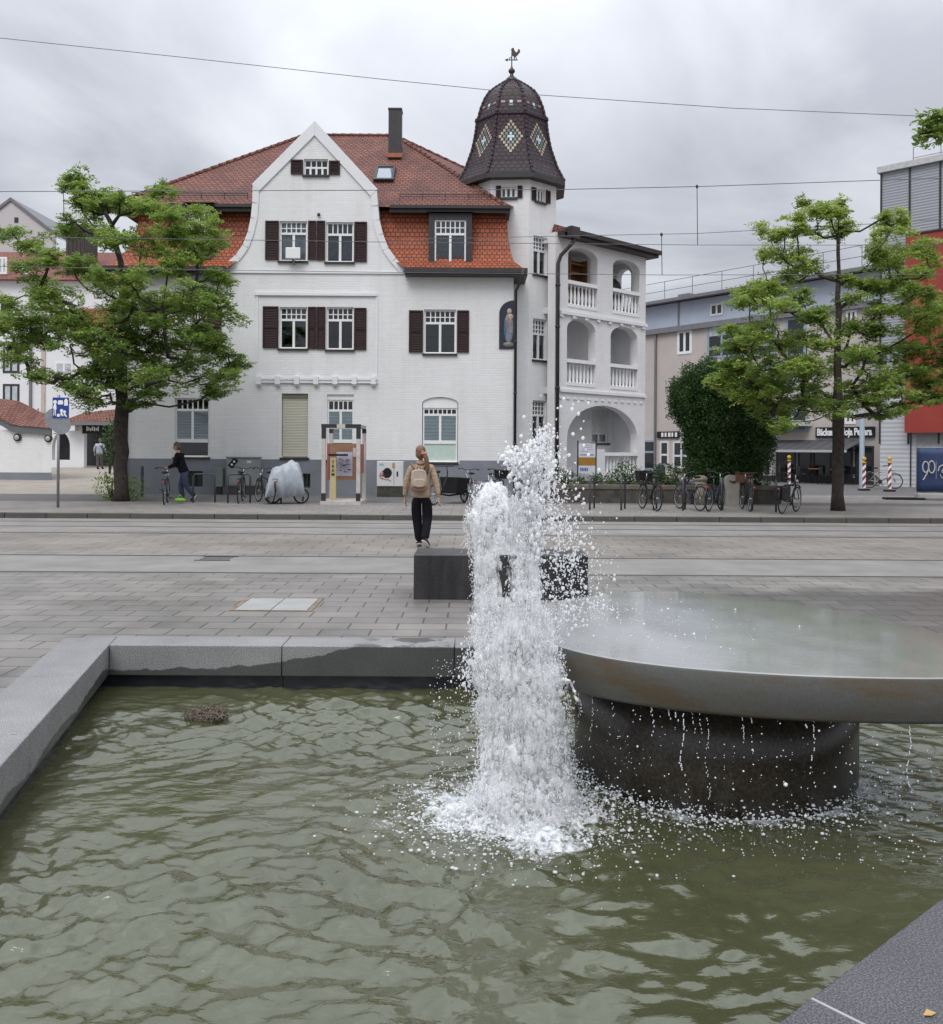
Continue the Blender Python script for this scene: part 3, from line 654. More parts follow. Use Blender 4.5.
def bead_mat():
    m, nt, b = new_mat('white_water_bead'); out = nt.nodes['Material Output']; b.inputs['Base Color'].default_value=(.96,.97,.98,1); b.inputs['Roughness'].default_value=.2
    tl = node(nt,'ShaderNodeBsdfTranslucent'); tl.inputs[0].default_value=(.98,.98,.99,1); tr = node(nt,'ShaderNodeBsdfTransparent')
    m1 = node(nt,'ShaderNodeMixShader'); m1.inputs[0].default_value=.5; nt.links.new(b.outputs[0],m1.inputs[1]); nt.links.new(tl.outputs[0],m1.inputs[2])
    m2 = node(nt,'ShaderNodeMixShader'); m2.inputs[0].default_value=.25; nt.links.new(m1.outputs[0],m2.inputs[1]); nt.links.new(tr.outputs[0],m2.inputs[2]); nt.links.new(m2.outputs[0],out.inputs[0]); return m
M['bead'] = bead_mat()
M['froth'] = froth_mat('frothing_white_water')
def drop_mat():
    m, nt, b = new_mat('water_drop')
    b.inputs['Base Color'].default_value=(0.90,0.93,0.96,1); b.inputs['Roughness'].default_value=.08; b.inputs['IOR'].default_value=1.33; b.inputs['Transmission Weight'].default_value=.35
    return m
M['drop'] = drop_mat()

SC = (1.30, 4.84)
def plan_outline(m=8):
    """the table's plan: a slightly squashed round, smooth curve through surveyed points"""
    p = np.array([(.50,5.55),(.9,5.86),(1.34,6.0),(1.85,5.68),(2.22,5.2),(2.43,4.65),(2.50,4.25),(2.42,3.92),(2.2,3.76),(1.94,3.715),(1.65,3.72),(1.37,3.75),(1.08,3.82),(.82,3.92),(.57,4.09),(.37,4.37),(.27,4.75),(.30,5.2)]); n = len(p); o = []
    for i in range(n):
        a,b,c,d = p[i-1],p[i],p[(i+1)%n],p[(i+2)%n]
        for k in range(m): t=k/m; o.append(.5*((2*b)+(c-a)*t+(2*a-5*b+4*c-d)*t*t+(3*b-a-3*c+d)*t**3))
    o = np.array(o)
    for _ in range(6): o = .5*o+.25*(np.roll(o,1,0)+np.roll(o,-1,0))
    return o[::-1]
OUT = plan_outline()
def edge_pt(a, inset=0.0):
    q = OUT-np.array(DC); an = np.arctan2(q[:,1],q[:,0]); i = int(np.argmin(np.abs((an-a+math.pi)%(2*math.pi)-math.pi))); L = np.linalg.norm(q[i]); return tuple(np.array(DC)+q[i]*(1-inset/L))
def fountain_table():
    t = thing('fountain_table', 'huge round stone table on a dark drum, water filming over its top', 'fountain', (DC[0],DC[1],0))
    th = 0.197; n = 128
    mb = MB()
    for i in range(n):
        pass
    out = plan_outline(); n = len(out); c = np.mean(out,axis=0); rel = out-np.array(DC)
    def ring(k, z): q = (out-c); L = np.linalg.norm(q,axis=1)[:,None]; q = c+q*(1-k/L)-np.array(DC); return [(x,y,z) for x,y in q]
    def loft(rs): return sum(rs,[]), [(i*n+j,i*n+(j+1)%n,(i+1)*n+(j+1)%n,(i+1)*n+j) for i in range(len(rs)-1) for j in range(n)]
    v,f = loft([ring(.9,TSLAB-th-.001),ring(.03,TSLAB-th),ring(.012,TSLAB-th+.004),ring(0,TSLAB-th+.02),ring(0,TSLAB-.014),ring(.004,TSLAB-.005)])
    mb.add(v,f); mb.build('rim','disc_rim',t,smooth=True)
    v,f = loft([ring(.0045,TSLAB-.0049),ring(.012,TSLAB)]); f = f+[tuple(range(n,2*n))]
    mb = MB(); mb.add(v,f); mb.build('top','disc_top',t)
    mb = MB(); mb.lathe([(STEM_R,-0.14),(STEM_R,TSLAB-th+0.003)], c=(SC[0]-DC[0],SC[1]-DC[1],0), n=96); o=mb.build('stem','stem',t); o.data.polygons.foreach_set('use_smooth',[True]*96+[False]*2)
    return t
fountain_table()

def ico_soup(name, pts, mtl, parent=None, sub=1, world=True, smooth=True):
    """many small drops or lumps: pts = rows of x,y,z,rx,ry,rz"""
    bm = bmesh.new(); bmesh.ops.create_icosphere(bm, subdivisions=sub, radius=1.0)
    bv = np.array([v.co[:] for v in bm.verts]); bm.verts.index_update(); bf = np.array([[v.index for v in f.verts] for f in bm.faces]); bm.free()
    pts = np.asarray(pts); n = len(pts); loc = np.zeros(3)
    if parent is not None:
        r = parent
        while r.parent: r = r.parent
        loc = np.array(r.location)
    V = (bv[None]*pts[:,None,3:6]+pts[:,None,:3]-loc).reshape(-1,3)
    F = (bf[None]+(np.arange(n)*len(bv))[:,None,None]).reshape(-1,3)
    me = bpy.data.meshes.new(name); me.from_pydata(V.tolist(), [], F.tolist()); me.update(); me.materials.append(M[mtl])
    if smooth: me.polygons.foreach_set('use_smooth',[True]*len(me.polygons))
    o = bpy.data.objects.new(name, me); COL.objects.link(o)
    if parent is not None: o.parent = parent
    return o
def jet():
    t = thing('water_jet', 'tall frothy white water jet shooting up beside the round stone table', 'water jet', (JET[0],JET[1],ZW))
    g = np.random.default_rng(21); Y0 = JET[1]; k = FPX/Y0
    ys = np.array([481,486,492,505,520,545,560,600,640,680,720,760,790,815])
    Ls = np.array([486,482,476,472,469,470,474,477,471,473,481,481,474,466])
    Rs = np.array([494,499,506,524,526,530,536,549,556,562,566,570,574,580])
    def hole(x,y):
        if 548 < y < 600 and 496 < x < 512: return .94
        if 628 < y < 650 and 507 < x < 516: return .7
        if 486 < y < 560 and 507+.05*(y-490) < x < 521: return .5
        if 545 < y < 612 and x > 541: return .75
        if 700 < y < 770 and 519 < x < 524: return .4
        return 0
    core = []; fine = []
    def put(L_, px, py, dy, r, st=1.0, sx=1.0):
        x, y, z = P(px, py, Y0+dy); L_.append((x, y, z, r*sx, r*sx, r*st))
    for _ in range(3600):      # white heart of the column, ragged at its sides
        y = 486+(822-486)*g.random(); L = np.interp(y,ys,Ls)+3; Rr = np.interp(y,ys,Rs)-3; u = g.random(); x = L+(Rr-L)*u+3*math.sin(y*.13)+2*math.sin(y*.31+1)
        if hole(x,y) and g.random() < .97: continue
        hw = (Rr-L)/2/k; e = math.sqrt(max(.05,1-(2*u-1)**2)); put(core,x,y,(g.random()*2-1)*hw*.65*e,g.uniform(.007,.013),g.uniform(1.2,2.6))
    def outline(y): return np.interp(y,ys,Ls),np.interp(y,ys,Rs)
    for _ in range(9000):      # fine beads in front of and around it
        y = 482+(815-482)*g.random()**.95; L,Rr = outline(y); u = g.beta(.6,.6); x = L-4+(Rr-L+9)*u+g.normal(0,1.6)
        if g.random() < hole(x,y)*.85: continue
        hw = (Rr-L)/2/k; e = math.sqrt(max(.02,1-(2*u-1)**2)); dy = -(hw*.8*e)*g.uniform(.7,1.2); put(fine,x,y,dy,min(.0045,np.exp(g.normal(math.log(.0016),.45))),g.uniform(1,2.6))
    for _ in range(130):       # threads thrown up and falling
        y0 = g.uniform(470,770); L,Rr = outline(y0); x0 = L+(Rr-L)*g.random(); dx = g.normal(0,.14); n = int(g.uniform(10,34)); r = g.uniform(.0022,.0048); dy0 = -g.uniform(.02,.17)
        for j in range(n):
            if g.random() < .45: continue
            put(fine,x0+dx*j*1.4+.004*dx*j*j+g.normal(0,.4),y0+j*1.7,dy0,r*(1-.55*j/n),1.4)
    for _ in range(2000):      # second, higher plume on the right, broken up
        y = 428+(562-428)*g.random()**.75; c = np.interp(y,[428,450,480,520,560],[541,538,529,527,530]); s = np.interp(y,[428,450,480,520,560],[3.0,8,13,12,9])
        put(core if g.random()<.55 else fine,c+g.normal(0,s*.75),y,g.normal(0,.05),min(.010,np.exp(g.normal(math.log(.0044),.45))),g.uniform(1,2.4))
    for _ in range(700): put(core if g.random()<.6 else fine,523+g.normal(0,9),463+g.normal(0,8),g.normal(0,.04),min(.010,np.exp(g.normal(math.log(.0050),.4))),1.2)
    for a in np.linspace(.1,2.7,60):
        for _ in range(3): put(core,562+15*math.cos(a)+g.normal(0,1.2),706-27*math.sin(a)+g.normal(0,1.2),-.05+g.normal(0,.01),.0042*g.uniform(.6,1.4),1.3)
    for _ in range(46):        # frayed edges
        y = g.uniform(490,720); L,Rr = outline(y); left = g.random()<.6; x = L if left else Rr; n = int(g.uniform(5,15)); sl = g.uniform(-.9,.6)
        for j in range(n):
            if g.random() < .4: continue
            put(fine,x+(-1 if left else 1)*j*.8,y+j*sl+.05*j*j,g.normal(0,.012),.0042*(1-.65*j/n),1)
    tx = bpy.data.textures.new('froth','CLOUDS'); tx.noise_scale = .012; tx.noise_depth = 4
    tx2 = bpy.data.textures.new('swell','CLOUDS'); tx2.noise_scale = .028; tx2.noise_depth = 3; tx.noise_scale = .010
    def merge(o, vox, st, sit=2):
        rm = o.modifiers.new('merge','REMESH'); rm.mode = 'VOXEL'; rm.voxel_size = vox; rm.use_smooth_shade = True
        sm = o.modifiers.new('settle','SMOOTH'); sm.factor = .5; sm.iterations = sit
        d0 = o.modifiers.new('swell','DISPLACE'); d0.texture = tx2; d0.strength = st*2.2; d0.mid_level = .5; d0.texture_coords = 'LOCAL'
        dm = o.modifiers.new('fray','DISPLACE'); dm.texture = tx; dm.strength = st; dm.mid_level = .5; dm.texture_coords = 'LOCAL'
    o = ico_soup('froth_column', core, 'froth', t); merge(o,.0042,.0062,7)
    # veil of falling water and mist, added to soften the froth's shading
    vm, vnt, vb = new_mat('water_veil'); vo = vnt.nodes['Material Output']; vb.inputs['Base Color'].default_value = (.97,.98,.99,1); vb.inputs['Roughness'].default_value = .5
    vt = node(vnt,'ShaderNodeBsdfTranslucent'); vt.inputs[0].default_value = (.98,.99,1,1); v1 = node(vnt,'ShaderNodeMixShader'); v1.inputs[0].default_value = .5; vnt.links.new(vb.outputs[0],v1.inputs[1]); vnt.links.new(vt.outputs[0],v1.inputs[2])
    tc = node(vnt,'ShaderNodeTexCoord'); mp = node(vnt,'ShaderNodeMapping'); mp.inputs['Scale'].default_value = (1,1,.10); vnt.links.new(tc.outputs['Object'],mp.inputs['Vector'])
    n1 = node(vnt,'ShaderNodeTexNoise',Scale=95.0,Detail=5.0,Roughness=.65,Distortion=.3); vnt.links.new(mp.outputs[0],n1.inputs['Vector'])
    n2 = node(vnt,'ShaderNodeTexNoise',Scale=11.0,Detail=4.0); vnt.links.new(tc.outputs['Object'],n2.inputs['Vector'])
    ad = node(vnt,'ShaderNodeMath',operation='ADD'); vnt.links.new(n1.outputs[0],ad.inputs[0]); vnt.links.new(n2.outputs[0],ad.inputs[1])
    mr = node(vnt,'ShaderNodeMapRange'); mr.inputs[1].default_value = .78; mr.inputs[2].default_value = 1.22; mr.inputs[3].default_value = .97; mr.inputs[4].default_value = .22; vnt.links.new(ad.outputs[0],mr.inputs[0])
    tr = node(vnt,'ShaderNodeBsdfTransparent'); v2 = node(vnt,'ShaderNodeMixShader'); vnt.links.new(mr.outputs[0],v2.inputs[0]); vnt.links.new(v1.outputs[0],v2.inputs[1]); vnt.links.new(tr.outputs[0],v2.inputs[2]); vnt.links.new(v2.outputs[0],vo.inputs[0]); M['veil'] = vm
    mb = MB(); nn = 40; rows = np.arange(497,818,5.0); V = []
    for y in rows:
        L,Rr = outline(y); c = (L+Rr)/2; w = (Rr-L)/2*(.97+.05*math.sin(y*.17)); X,_,Z = P(c,y,Y0)
        for i in range(nn):
            an = 2*math.pi*i/nn; q = w/k*(1+.07*math.sin(3*an+y*.05)+.05*math.sin(7*an-y*.09)+g.normal(0,.012)); V.append((X+q*math.cos(an),Y0+q*.86*math.sin(an),Z))
    mb.add(V,[(r_*nn+i,r_*nn+(i+1)%nn,(r_+1)*nn+(i+1)%nn,(r_+1)*nn+i) for r_ in range(len(rows)-1) for i in range(nn) if not hole(outline(rows[r_])[0]+(outline(rows[r_])[1]-outline(rows[r_])[0])*(.5+.5*math.cos(2*math.pi*i/nn)),rows[r_])>.6]); mb.build('water_veil','veil',t,smooth=True,uv=False,world=True)
    o = ico_soup('froth_threads', fine, 'bead', t); o['kind'] = 'stuff'
    sk = []; sp = []
    for _ in range(2600):      # boiling mound where the column falls back on to the pond
        a = g.uniform(0,6.283); r = abs(g.normal(0,.13))+.02; x = JET[0]-.04+r*math.cos(a)*1.25; y = Y0+r*math.sin(a)*.85
        h = .17*math.exp(-(r/.15)**2)*g.random()**1.3; q = g.uniform(.004,.011); sk.append((x,y,ZW-.006+h,q*1.3,q*1.3,q))
    for c,rr,hh,n in (((-.24,-.02),.11,.17,700),((-.34,-.08),.10,.09,500),((-.16,-.12),.10,.12,500),((.16,-.08),.10,.08,360),((-.05,-.15),.10,.04,260),((.24,.02),.10,.08,300)):
        for _ in range(n):     # lumps of the splash crown thrown outwards
            a = g.uniform(0,6.283); r = rr*math.sqrt(g.random()); h = hh*(1-(r/rr)**2)*g.random()**1.6; q = g.uniform(.0025,.0075); (sk if g.random() < .55 else sp).append((JET[0]+c[0]+r*math.cos(a),Y0+c[1]+r*math.sin(a),ZW-.004+h,q*1.2,q*1.2,q))
    for _ in range(2600):      # crumbs of foam adrift round it
        a = g.uniform(0,6.283); r = .12+abs(g.normal(0,.21)); x = JET[0]-.08+r*math.cos(a)*1.25; y = Y0+r*math.sin(a); q = min(.007,np.exp(g.normal(math.log(.0026),.5))); sp.append((x,y,ZW+.002+abs(g.normal(0,.006)),q*1.6,q*1.6,q*.7))
    o = ico_soup('foam_skirt', sk, 'froth', t); merge(o,.0044,.0062,4); o['kind'] = 'stuff'
    o = ico_soup('foam_crumbs', sp, 'bead', t); o['kind'] = 'stuff'
    dr = []
    def drop(px,py,dy,r,st=1.0):
        x,y,z = P(px,py,Y0+dy)
        if z > ZW: dr.append((x,y,z,r,r,r*st))
    for _ in range(2300):
        y = 425+(625-425)*g.random()**.8; c = 538+max(0,(y-440))*.14; s = 10+max(0,(y-430))*.10
        drop(c+abs(g.normal(0,s))*(1 if g.random()<.82 else -.6),y+g.normal(0,6),g.normal(0,.10),min(.0085,np.exp(g.normal(math.log(.0026),.5))),g.uniform(.9,1.5))
    for _ in range(60): drop(g.uniform(540,590),g.uniform(395,620),g.normal(0,.1),g.uniform(.0045,.0085),g.uniform(.9,1.3))
    for px,py in ((583,438),(569,455),(501,503),(521,436),(524,417),(572,409),(573,434),(546,427),(599,470),(593,548),(516,447),(581,543)): drop(px,py,0,.0095,1.0)
    for _ in range(1800):
        a = g.uniform(0,6.283); r = .15+abs(g.normal(0,.26)); x = JET[0]+r*math.cos(a); y = Y0+r*math.sin(a); z = ZW+abs(g.normal(0,.10))*math.exp(-r*1.2); q = min(.007,np.exp(g.normal(math.log(.0024),.45))); dr.append((x,y,z,q,q,q))
    for _ in range(420): drop(g.uniform(430,480),g.uniform(660,800),g.normal(0,.08),np.exp(g.normal(math.log(.0020),.4)))
    for _ in range(110): drop(470-abs(g.normal(0,7)),672+g.normal(0,12),g.normal(0,.05),min(.008,np.exp(g.normal(math.log(.0036),.5))),1.4)
    o = ico_soup('flying_drops', dr, 'bead', t); o['kind'] = 'stuff'
jet()
def drips():
    """water running over the table's edge and falling in broken threads"""
    g = np.random.default_rng(5); pts = []
    h = TSLAB-0.197
    for _ in range(52):
        a = g.choice([g.normal(3.6,.25), g.normal(4.45,.35), g.normal(3.25,.3)])
        x, y = edge_pt(a,.012+g.random()*.02); L = g.uniform(.03,.16) if g.random()<.75 else g.uniform(.25,.5); z = h-.002; n = int(L/.008); r = g.uniform(.0018,.0038)
        for j in range(n):
            if g.random() < .25+.5*j/n: continue
            pts.append((x+g.normal(0,.0018)+.02*math.sin(j*.2)*j/n, y, z-j*.008, r, r, r*1.9))
    for _ in range(900):
        a = g.uniform(3.0,5.2)
        x, y = edge_pt(a,g.normal(-.03,.06)); q = np.exp(g.normal(math.log(.0022),.45)); pts.append((x,y,ZW+(h-ZW)*g.random()**1.6,q,q,q))
    for _ in range(1500):     # little splashes round the drum's foot
        a = g.uniform(2.7,6.1); R_ = STEM_R+abs(g.normal(0.05,.10)); x, y = SC[0]+R_*math.cos(a), SC[1]+R_*math.sin(a); q = min(.009,np.exp(g.normal(math.log(.0028),.5))); pts.append((x,y,ZW+abs(g.normal(0,.03)),q*1.4,q*1.4,q))
    o = ico_soup('dripping_water', pts, 'drop'); o['kind']='stuff'; o['label']='water dripping in broken threads from the stone table edge'; o['category']='water drops'
drips()
def top_splash():
    g = np.random.default_rng(9); pts = []
    for _ in range(200):
        a = g.uniform(2.4,3.9); r = DR*math.sqrt(g.random()); x=DC[0]-.55+g.normal(0,.35); y=DC[1]+g.normal(0,.45)
        if math.hypot(x-DC[0],y-DC[1])>DR-.02: continue
        q=np.exp(g.normal(math.log(.0026),.4)); pts.append((x,y,TSLAB+q*.6+(g.random()**4)*.06,q,q,q*.8))
    o = ico_soup('splash_drops', pts, 'drop'); o['kind']='stuff'; o['label']='splashed drops bouncing on the wet round table top'; o['category']='water drops'
top_splash()

# granite block bench
def bench():
    x0,y0,_ = G(413.5,599.5,0); x1,_,_ = G(588,600.5,0)
    mb = MB(); mb.box(x0,x1,y0,y0+0.66,-0.02,0.505)
    m = granite_mat('streaked_block_granite', (0.012,0.012,0.013), (0.030,0.030,0.032), (0.085,0.085,0.088), 0.38, 110)
    nt = m.node_tree; b = nt.nodes['Principled BSDF']; base = b.inputs['Base Color'].links[0].from_socket
    tc = node(nt,'ShaderNodeTexCoord'); mp = node(nt,'ShaderNodeMapping'); mp.inputs['Scale'].default_value=(7,7,0.9); nt.links.new(tc.outputs['Object'],mp.inputs['Vector'])
    nz = node(nt,'ShaderNodeTexNoise',Scale=1.0,Detail=5.0); nt.links.new(mp.outputs[0],nz.inputs['Vector'])
    cr = node(nt,'ShaderNodeValToRGB'); e=cr.color_ramp.elements; e[0].position=.38; e[0].color=(.55,.55,.55,1); e[1].position=.66; e[1].color=(1.25,1.25,1.22,1); nt.links.new(nz.outputs[0],cr.inputs[0])
    mx = node(nt,'ShaderNodeMixRGB',blend_type='MULTIPLY'); mx.inputs[0].default_value=1; nt.links.new(base,mx.inputs[1]); nt.links.new(cr.outputs[0],mx.inputs[2]); nt.links.new(mx.outputs[0],b.inputs['Base Color'])
    tag(mb.build('stone_bench', m, bevel=.012), 'dark polished granite block bench standing on the plaza behind the jet', 'bench')
bench()
def nest():
    x,y,_ = G(205,716,ZW); mb = MB(); g = np.random.default_rng(2)
    for _ in range(260):
        a=g.uniform(0,6.28); r=.13*math.sqrt(g.random()); c=Vector((x+r*math.cos(a), y+r*math.sin(a)*.8, ZW+.005+.05*(1-(r/.13)**2)*g.random()))
        d=Vector((g.normal(),g.normal(),g.normal()*.35)).normalized()*g.uniform(.02,.06); mb.tube([c-d,c+Vector((0,0,.006)),c+d],[.002,.0032,.001],n=5)
    mb.ell((x,y,ZW-.01),(.12,.09,.045),n=16,k=8)
    tag(mb.build('twig_clump', mat('dry_wet_twigs',(0.13,0.105,0.075),.8,.5,40)), 'small clump of brown twigs and leaves floating in the pond', 'debris')
nest()
def leaf_litter():
    g = np.random.default_rng(4); mb=MB()
    for px,py in ((929,1015),):
        x,y,_=G(px,py,TCOP); mb.add([(x-.018,y-.006,TCOP+.003),(x,y-.012,TCOP+.006),(x+.02,y+.004,TCOP+.003),(x,y+.012,TCOP+.008)],[(0,1,2,3)])
    tag(mb.build('fallen_leaf', mat('yellow_leaf',(0.42,0.27,0.10),.6,.2)), 'tiny yellowed leaf lying on the near granite coping', 'leaf')
leaf_litter()
# ------------------------------------------------------------ the white corner house
F0 = Fac((0,31.2),(1,0)); ZG = 0.08
house = thing('white_house', 'large white corner house with red tiled mansard roof and domed stair tower', 'house', (-5.2,37.0,0.1))
WK=[1.0]
def wmb(mb, name, mats, parent=house, **k):
    if WK[0]!=1.0: mb.V=[(x*WK[0],y*WK[0],EYE+(z-EYE)*WK[0]) for x,y,z in mb.V]
    return mb.build(name, mats, parent, world=True, **k)
def window(f, par, px, transom=0.30, lights=5, sash=2, blind=None, arched=False, panel=0.0, sill='gutter', rec=0.10, frame='trim_white', low=0.0, cur=None, rows=1, head=None, uz=None, t_=0.055):
    """window frame mesh with pane, blind and sill below it; px = photo box, or uz given in metres"""
    u0,u1,z0,z1 = uz if uz else f.rect(*px)
    d0,d1 = -rec-0.05, -rec+0.01; mb = MB()
    zt = z1; zb = z0+low*(z1-z0)
    top = z1
    if head: top = z1-head; mb.fbox(f,u0,u1,top,z1,d0-0.02,d1+0.03)
    mb.fbox(f,u0,u0+t_,z0,top,d0,d1); mb.fbox(f,u1-t_,u1,z0,top,d0,d1)
    mb.fbox(f,u0+t_,u1-t_,z0,z0+t_,d0,d1); mb.fbox(f,u0+t_,u1-t_,top-t_,top,d0,d1)
    h = top-zb; ztr = top-transom*h
    if low: mb.fbox(f,u0+t_,u1-t_,zb-t_*1.6,zb+t_*.6,d0,d1+0.01)
    if transom:
        mb.fbox(f,u0+t_,u1-t_,ztr-t_*.8,ztr+t_*.6,d0,d1+0.012)
        for i in range(1,lights):
            c = u0+t_+(u1-u0-2*t_)*i/lights; mb.fbox(f,c-0.018,c+0.018,ztr+t_*.6,top-t_,d0+.01,d1-.004)
        for r in range(1,rows):
            zc = ztr+(top-t_-ztr)*r/rows; mb.fbox(f,u0+t_,u1-t_,zc-0.015,zc+0.015,d0+.012,d1-.008)
    zlo = (zb+t_*.6) if low else z0+t_
    for i in range(1,sash):
        c = u0+(u1-u0)*i/sash; mb.fbox(f,c-t_*.75,c+t_*.75,zlo,ztr-t_*.8 if transom else top-t_,d0,d1+0.006)
    w = wmb(mb,'window',frame,par)
    mb = MB(); mb.fquad(f,u0+t_*.4,u1-t_*.4,z0+t_*.4,top-t_*.4,-rec-0.03); wmb(mb,'pane','glass',w)
    if blind:
        mb = MB(); mb.fquad(f,u0+t_,u1-t_,zlo,ztr,-rec-0.045); wmb(mb,'blind',blind,w)
    if cur:
        mb = MB()
        n=10; uu=[u0+(u1-u0)*i/n for i in range(n+1)]
        frac = cur[1]; zc0 = zlo+(ztr-zlo)*(1-frac)
        for i in range(n):
            da=-rec-.14+.02*(i%2); db=-rec-.14+.02*((i+1)%2); mb.add([f.p(uu[i],zc0,da),f.p(uu[i+1],zc0,db),f.p(uu[i+1],top-t_,db),f.p(uu[i],top-t_,da)],[(0,1,2,3)])
        wmb(mb,'curtain',cur[0],w)
    if panel:
        mb = MB(); mb.fbox(f,u0+t_,u1-t_,z0+t_,zb-t_*1.6,d0+.01,d1-.02); wmb(mb,'panel','mint',w)
    if sill:
        mb = MB(); mb.fbox(f,u0-0.05,u1+0.05,z0-0.075,z0-0.004,-rec-.02,0.07); wmb(mb,'sill',sill,w)
    return w
def shutter(f, par, px, uz=None, d=0.012):
    u0,u1,z0,z1 = uz if uz else f.rect(*px); mb = MB(); t=.055
    mb.fbox(f,u0,u0+t,z0,z1,d,d+.045); mb.fbox(f,u1-t,u1,z0,z1,d,d+.045)
    mb.fbox(f,u0+t,u1-t,z0,z0+t,d,d+.045); mb.fbox(f,u0+t,u1-t,z1-t,z1,d,d+.045)
    zm=(z0+z1)/2
    if z1-z0>.8: mb.fbox(f,u0+t,u1-t,zm-.03,zm+.03,d,d+.045)
    n=max(4,int((z1-z0)/.06))
    for i in range(n):
        a=z0+t+(z1-z0-2*t)*i/n; b=a+(z1-z0-2*t)/n*.8
        mb.add([f.p(u0+t,a,d+.035),f.p(u1-t,a,d+.035),f.p(u1-t,b,d+.012),f.p(u0+t,b,d+.012)],[(0,1,2,3)])
    mb.fquad(f,u0+t,u1-t,z0+t,z1-t,d+.006)
    return wmb(mb,'shutter','shutter',par)
def front_wall():
    R_ = lambda x0,x1,y0,y1: rrect(*F0.rect(x0,x1,y0,y1))
    xl, xr = F0.px(127,400)[0], F0.px(513,400)[0]
    zr = F0.px(460,272)[1]; zl = F0.px(180,266)[1]
    g = lambda x,y: F0.px(x,y)
    left = [(228,262),(236,255),(243,245),(248,232),(251,218),(252.5,203),(253,186)]
    right = [(377,191),(378,206),(379.5,220),(383,234),(388.5,248),(396,258.5),(405.5,269)]
    out = [(xl,ZG),(xr,ZG),(xr,zr),(g(405.5,269)[0],zr)]+[g(*p) for p in reversed(right)]+[g(315,123.5)]+[g(*p) for p in reversed(left)]+[(g(228,262)[0],zl),(xl,zl)]
    a = F0.rect(422,458,397,462)
    holes = [R_(304,328,159,175), R_(279.5,307,221,261), R_(326,353.5,222,262), R_(279.5,307,307,348.5), R_(326.5,353.5,307,349.5), R_(424,456,309.5,353.5),
             R_(190,206.5,312,345), R_(174.5,209,398,457), R_(281.5,308,393.5,457.5), R_(327,353.5,394.5,460), arch(a[0],a[1],a[2],a[3]-.22,a[3]),
             R_(185,203,471,487), R_(302.5,310.5,473.5,488), R_(414,428,474,488)]
    mb = MB(); mb.plate(out, holes, lambda u,z,w: F0.p(u,z,-0.175+w), 0.175)
    wmb(mb,'wall','wall_white')
    # plinth paint coat, a hand's breadth proud
    zp = F0.px(320,459.5)[1]
    us = [xl-.03]+[v for r in (F0.rect(174.5,209,398,457),)for v in ()]
    ph = [h for h in (R_(185,203,471,487), R_(302.5,310.5,473.5,488), R_(414,428,474,488), R_(327,353.5,458,460.2), [(p[0],p[1]) for p in rrect(a[0]-.02,a[1]+.02,a[2]-.08,zp+.05)])]
    base = [(xl-.03,ZG),(xr+.03,ZG),(xr+.03,zp),(a[1]+.06,zp),(a[1]+.06,a[2]-.08),(a[0]-.06,a[2]-.08),(a[0]-.06,zp),(xl-.03,zp)]
    mb = MB(); mb.plate(base, ph[:3], lambda u,z,w: F0.p(u,z,0.014+w), 0.014); wmb(mb,'plinth','plinth')
    # gable coping and mouldings
    mb = MB()
    def ribbon(pts, w, d0, d1):
        q=[g(*p) for p in pts]
        for i in range(len(q)-1):
            p0=np.array(q[i]); p1=np.array(q[i+1]); t=(p1-p0)/np.linalg.norm(p1-p0); nn=np.array((t[1],-t[0]))
            if nn.dot(np.array(g(315,240))-p0)<0: nn=-nn
            e=t*0.012
            A,B,C,D=p0-e,p1+e,p1+e+nn*w,p0-e+nn*w
            mb.hexa([F0.p(*A,d1),F0.p(*B,d1),F0.p(*C,d1),F0.p(*D,d1),F0.p(*A,d0),F0.p(*B,d0),F0.p(*C,d0),F0.p(*D,d0)])
    def bar(p,q,w):
        a=np.array(g(*p));b_=np.array(g(*q));ap=np.array(g(315,121.5)); t=(b_-ap)/np.linalg.norm(b_-ap); sgn=1 if b_[0]>ap[0] else -1
        nn=np.array((t[1],-t[0])); nn=nn if nn.dot(np.array(g(315,240))-ap)>0 else -nn
        dz=w/abs(nn[1]) if abs(nn[1])>1e-6 else w; dz=w/ (abs(nn[1]))
        A=ap+np.array((sgn*.002,0));B=b_;C=b_+nn*w;D=np.array((ap[0]+sgn*.002,ap[1]-dz))
        mb.hexa([F0.p(*A,.055),F0.p(*B,.055),F0.p(*C,.055),F0.p(*D,.055),F0.p(*A,-.4),F0.p(*B,-.4),F0.p(*C,-.4),F0.p(*D,-.4)])
    bar((315,122),(252.2,184.5),.34); bar((315,122),(377.8,189.5),.34)
    ribbon(left[::-1],.22,-.38,.045); ribbon(right,.22,-.38,.045)
    wmb(mb,'gable_coping','plaster_white')
    mb = MB()
    def strip(x0,x1,y,h,d): 
        u0,z=g(x0,y); u1=g(x1,y)[0]; mb.fbox(F0,u0,u1,z-h/2,z+h/2,0.001,d)
    strip(228,404,272,.07,.05); strip(255,377,294,.10,.07)
    for x in (257,376.5): strip(x-1.2,x+1.2,337.5,3.0,.03)
    strip(257,378,378.5,.07,.05); strip(257,378,382,.05,.07)
    wmb(mb,'string_course','plaster_white')
    for i in range(7):
        mb = MB(); c=259+i*19.1; u,z=g(c,380.5); mb.fbox(F0,u-.085,u+.085,z-.14,z+.13,.002,.15); mb.fbox(F0,u-.07,u+.07,z-.2,z-.14,.002,.10); wmb(mb,'corbel','plaster_white')
    strip_z = None
front_wall()
W_ = lambda *a, **k: window(F0, house, *a, **k)
W_((304,328,159,175),transom=.5,sash=4,lights=4,t_=.045)
W_((279.5,307,221,261),rows=2,cur=('curtain',1.0)); W_((326,353.5,222,262),cur=('curtain_dark',.9))
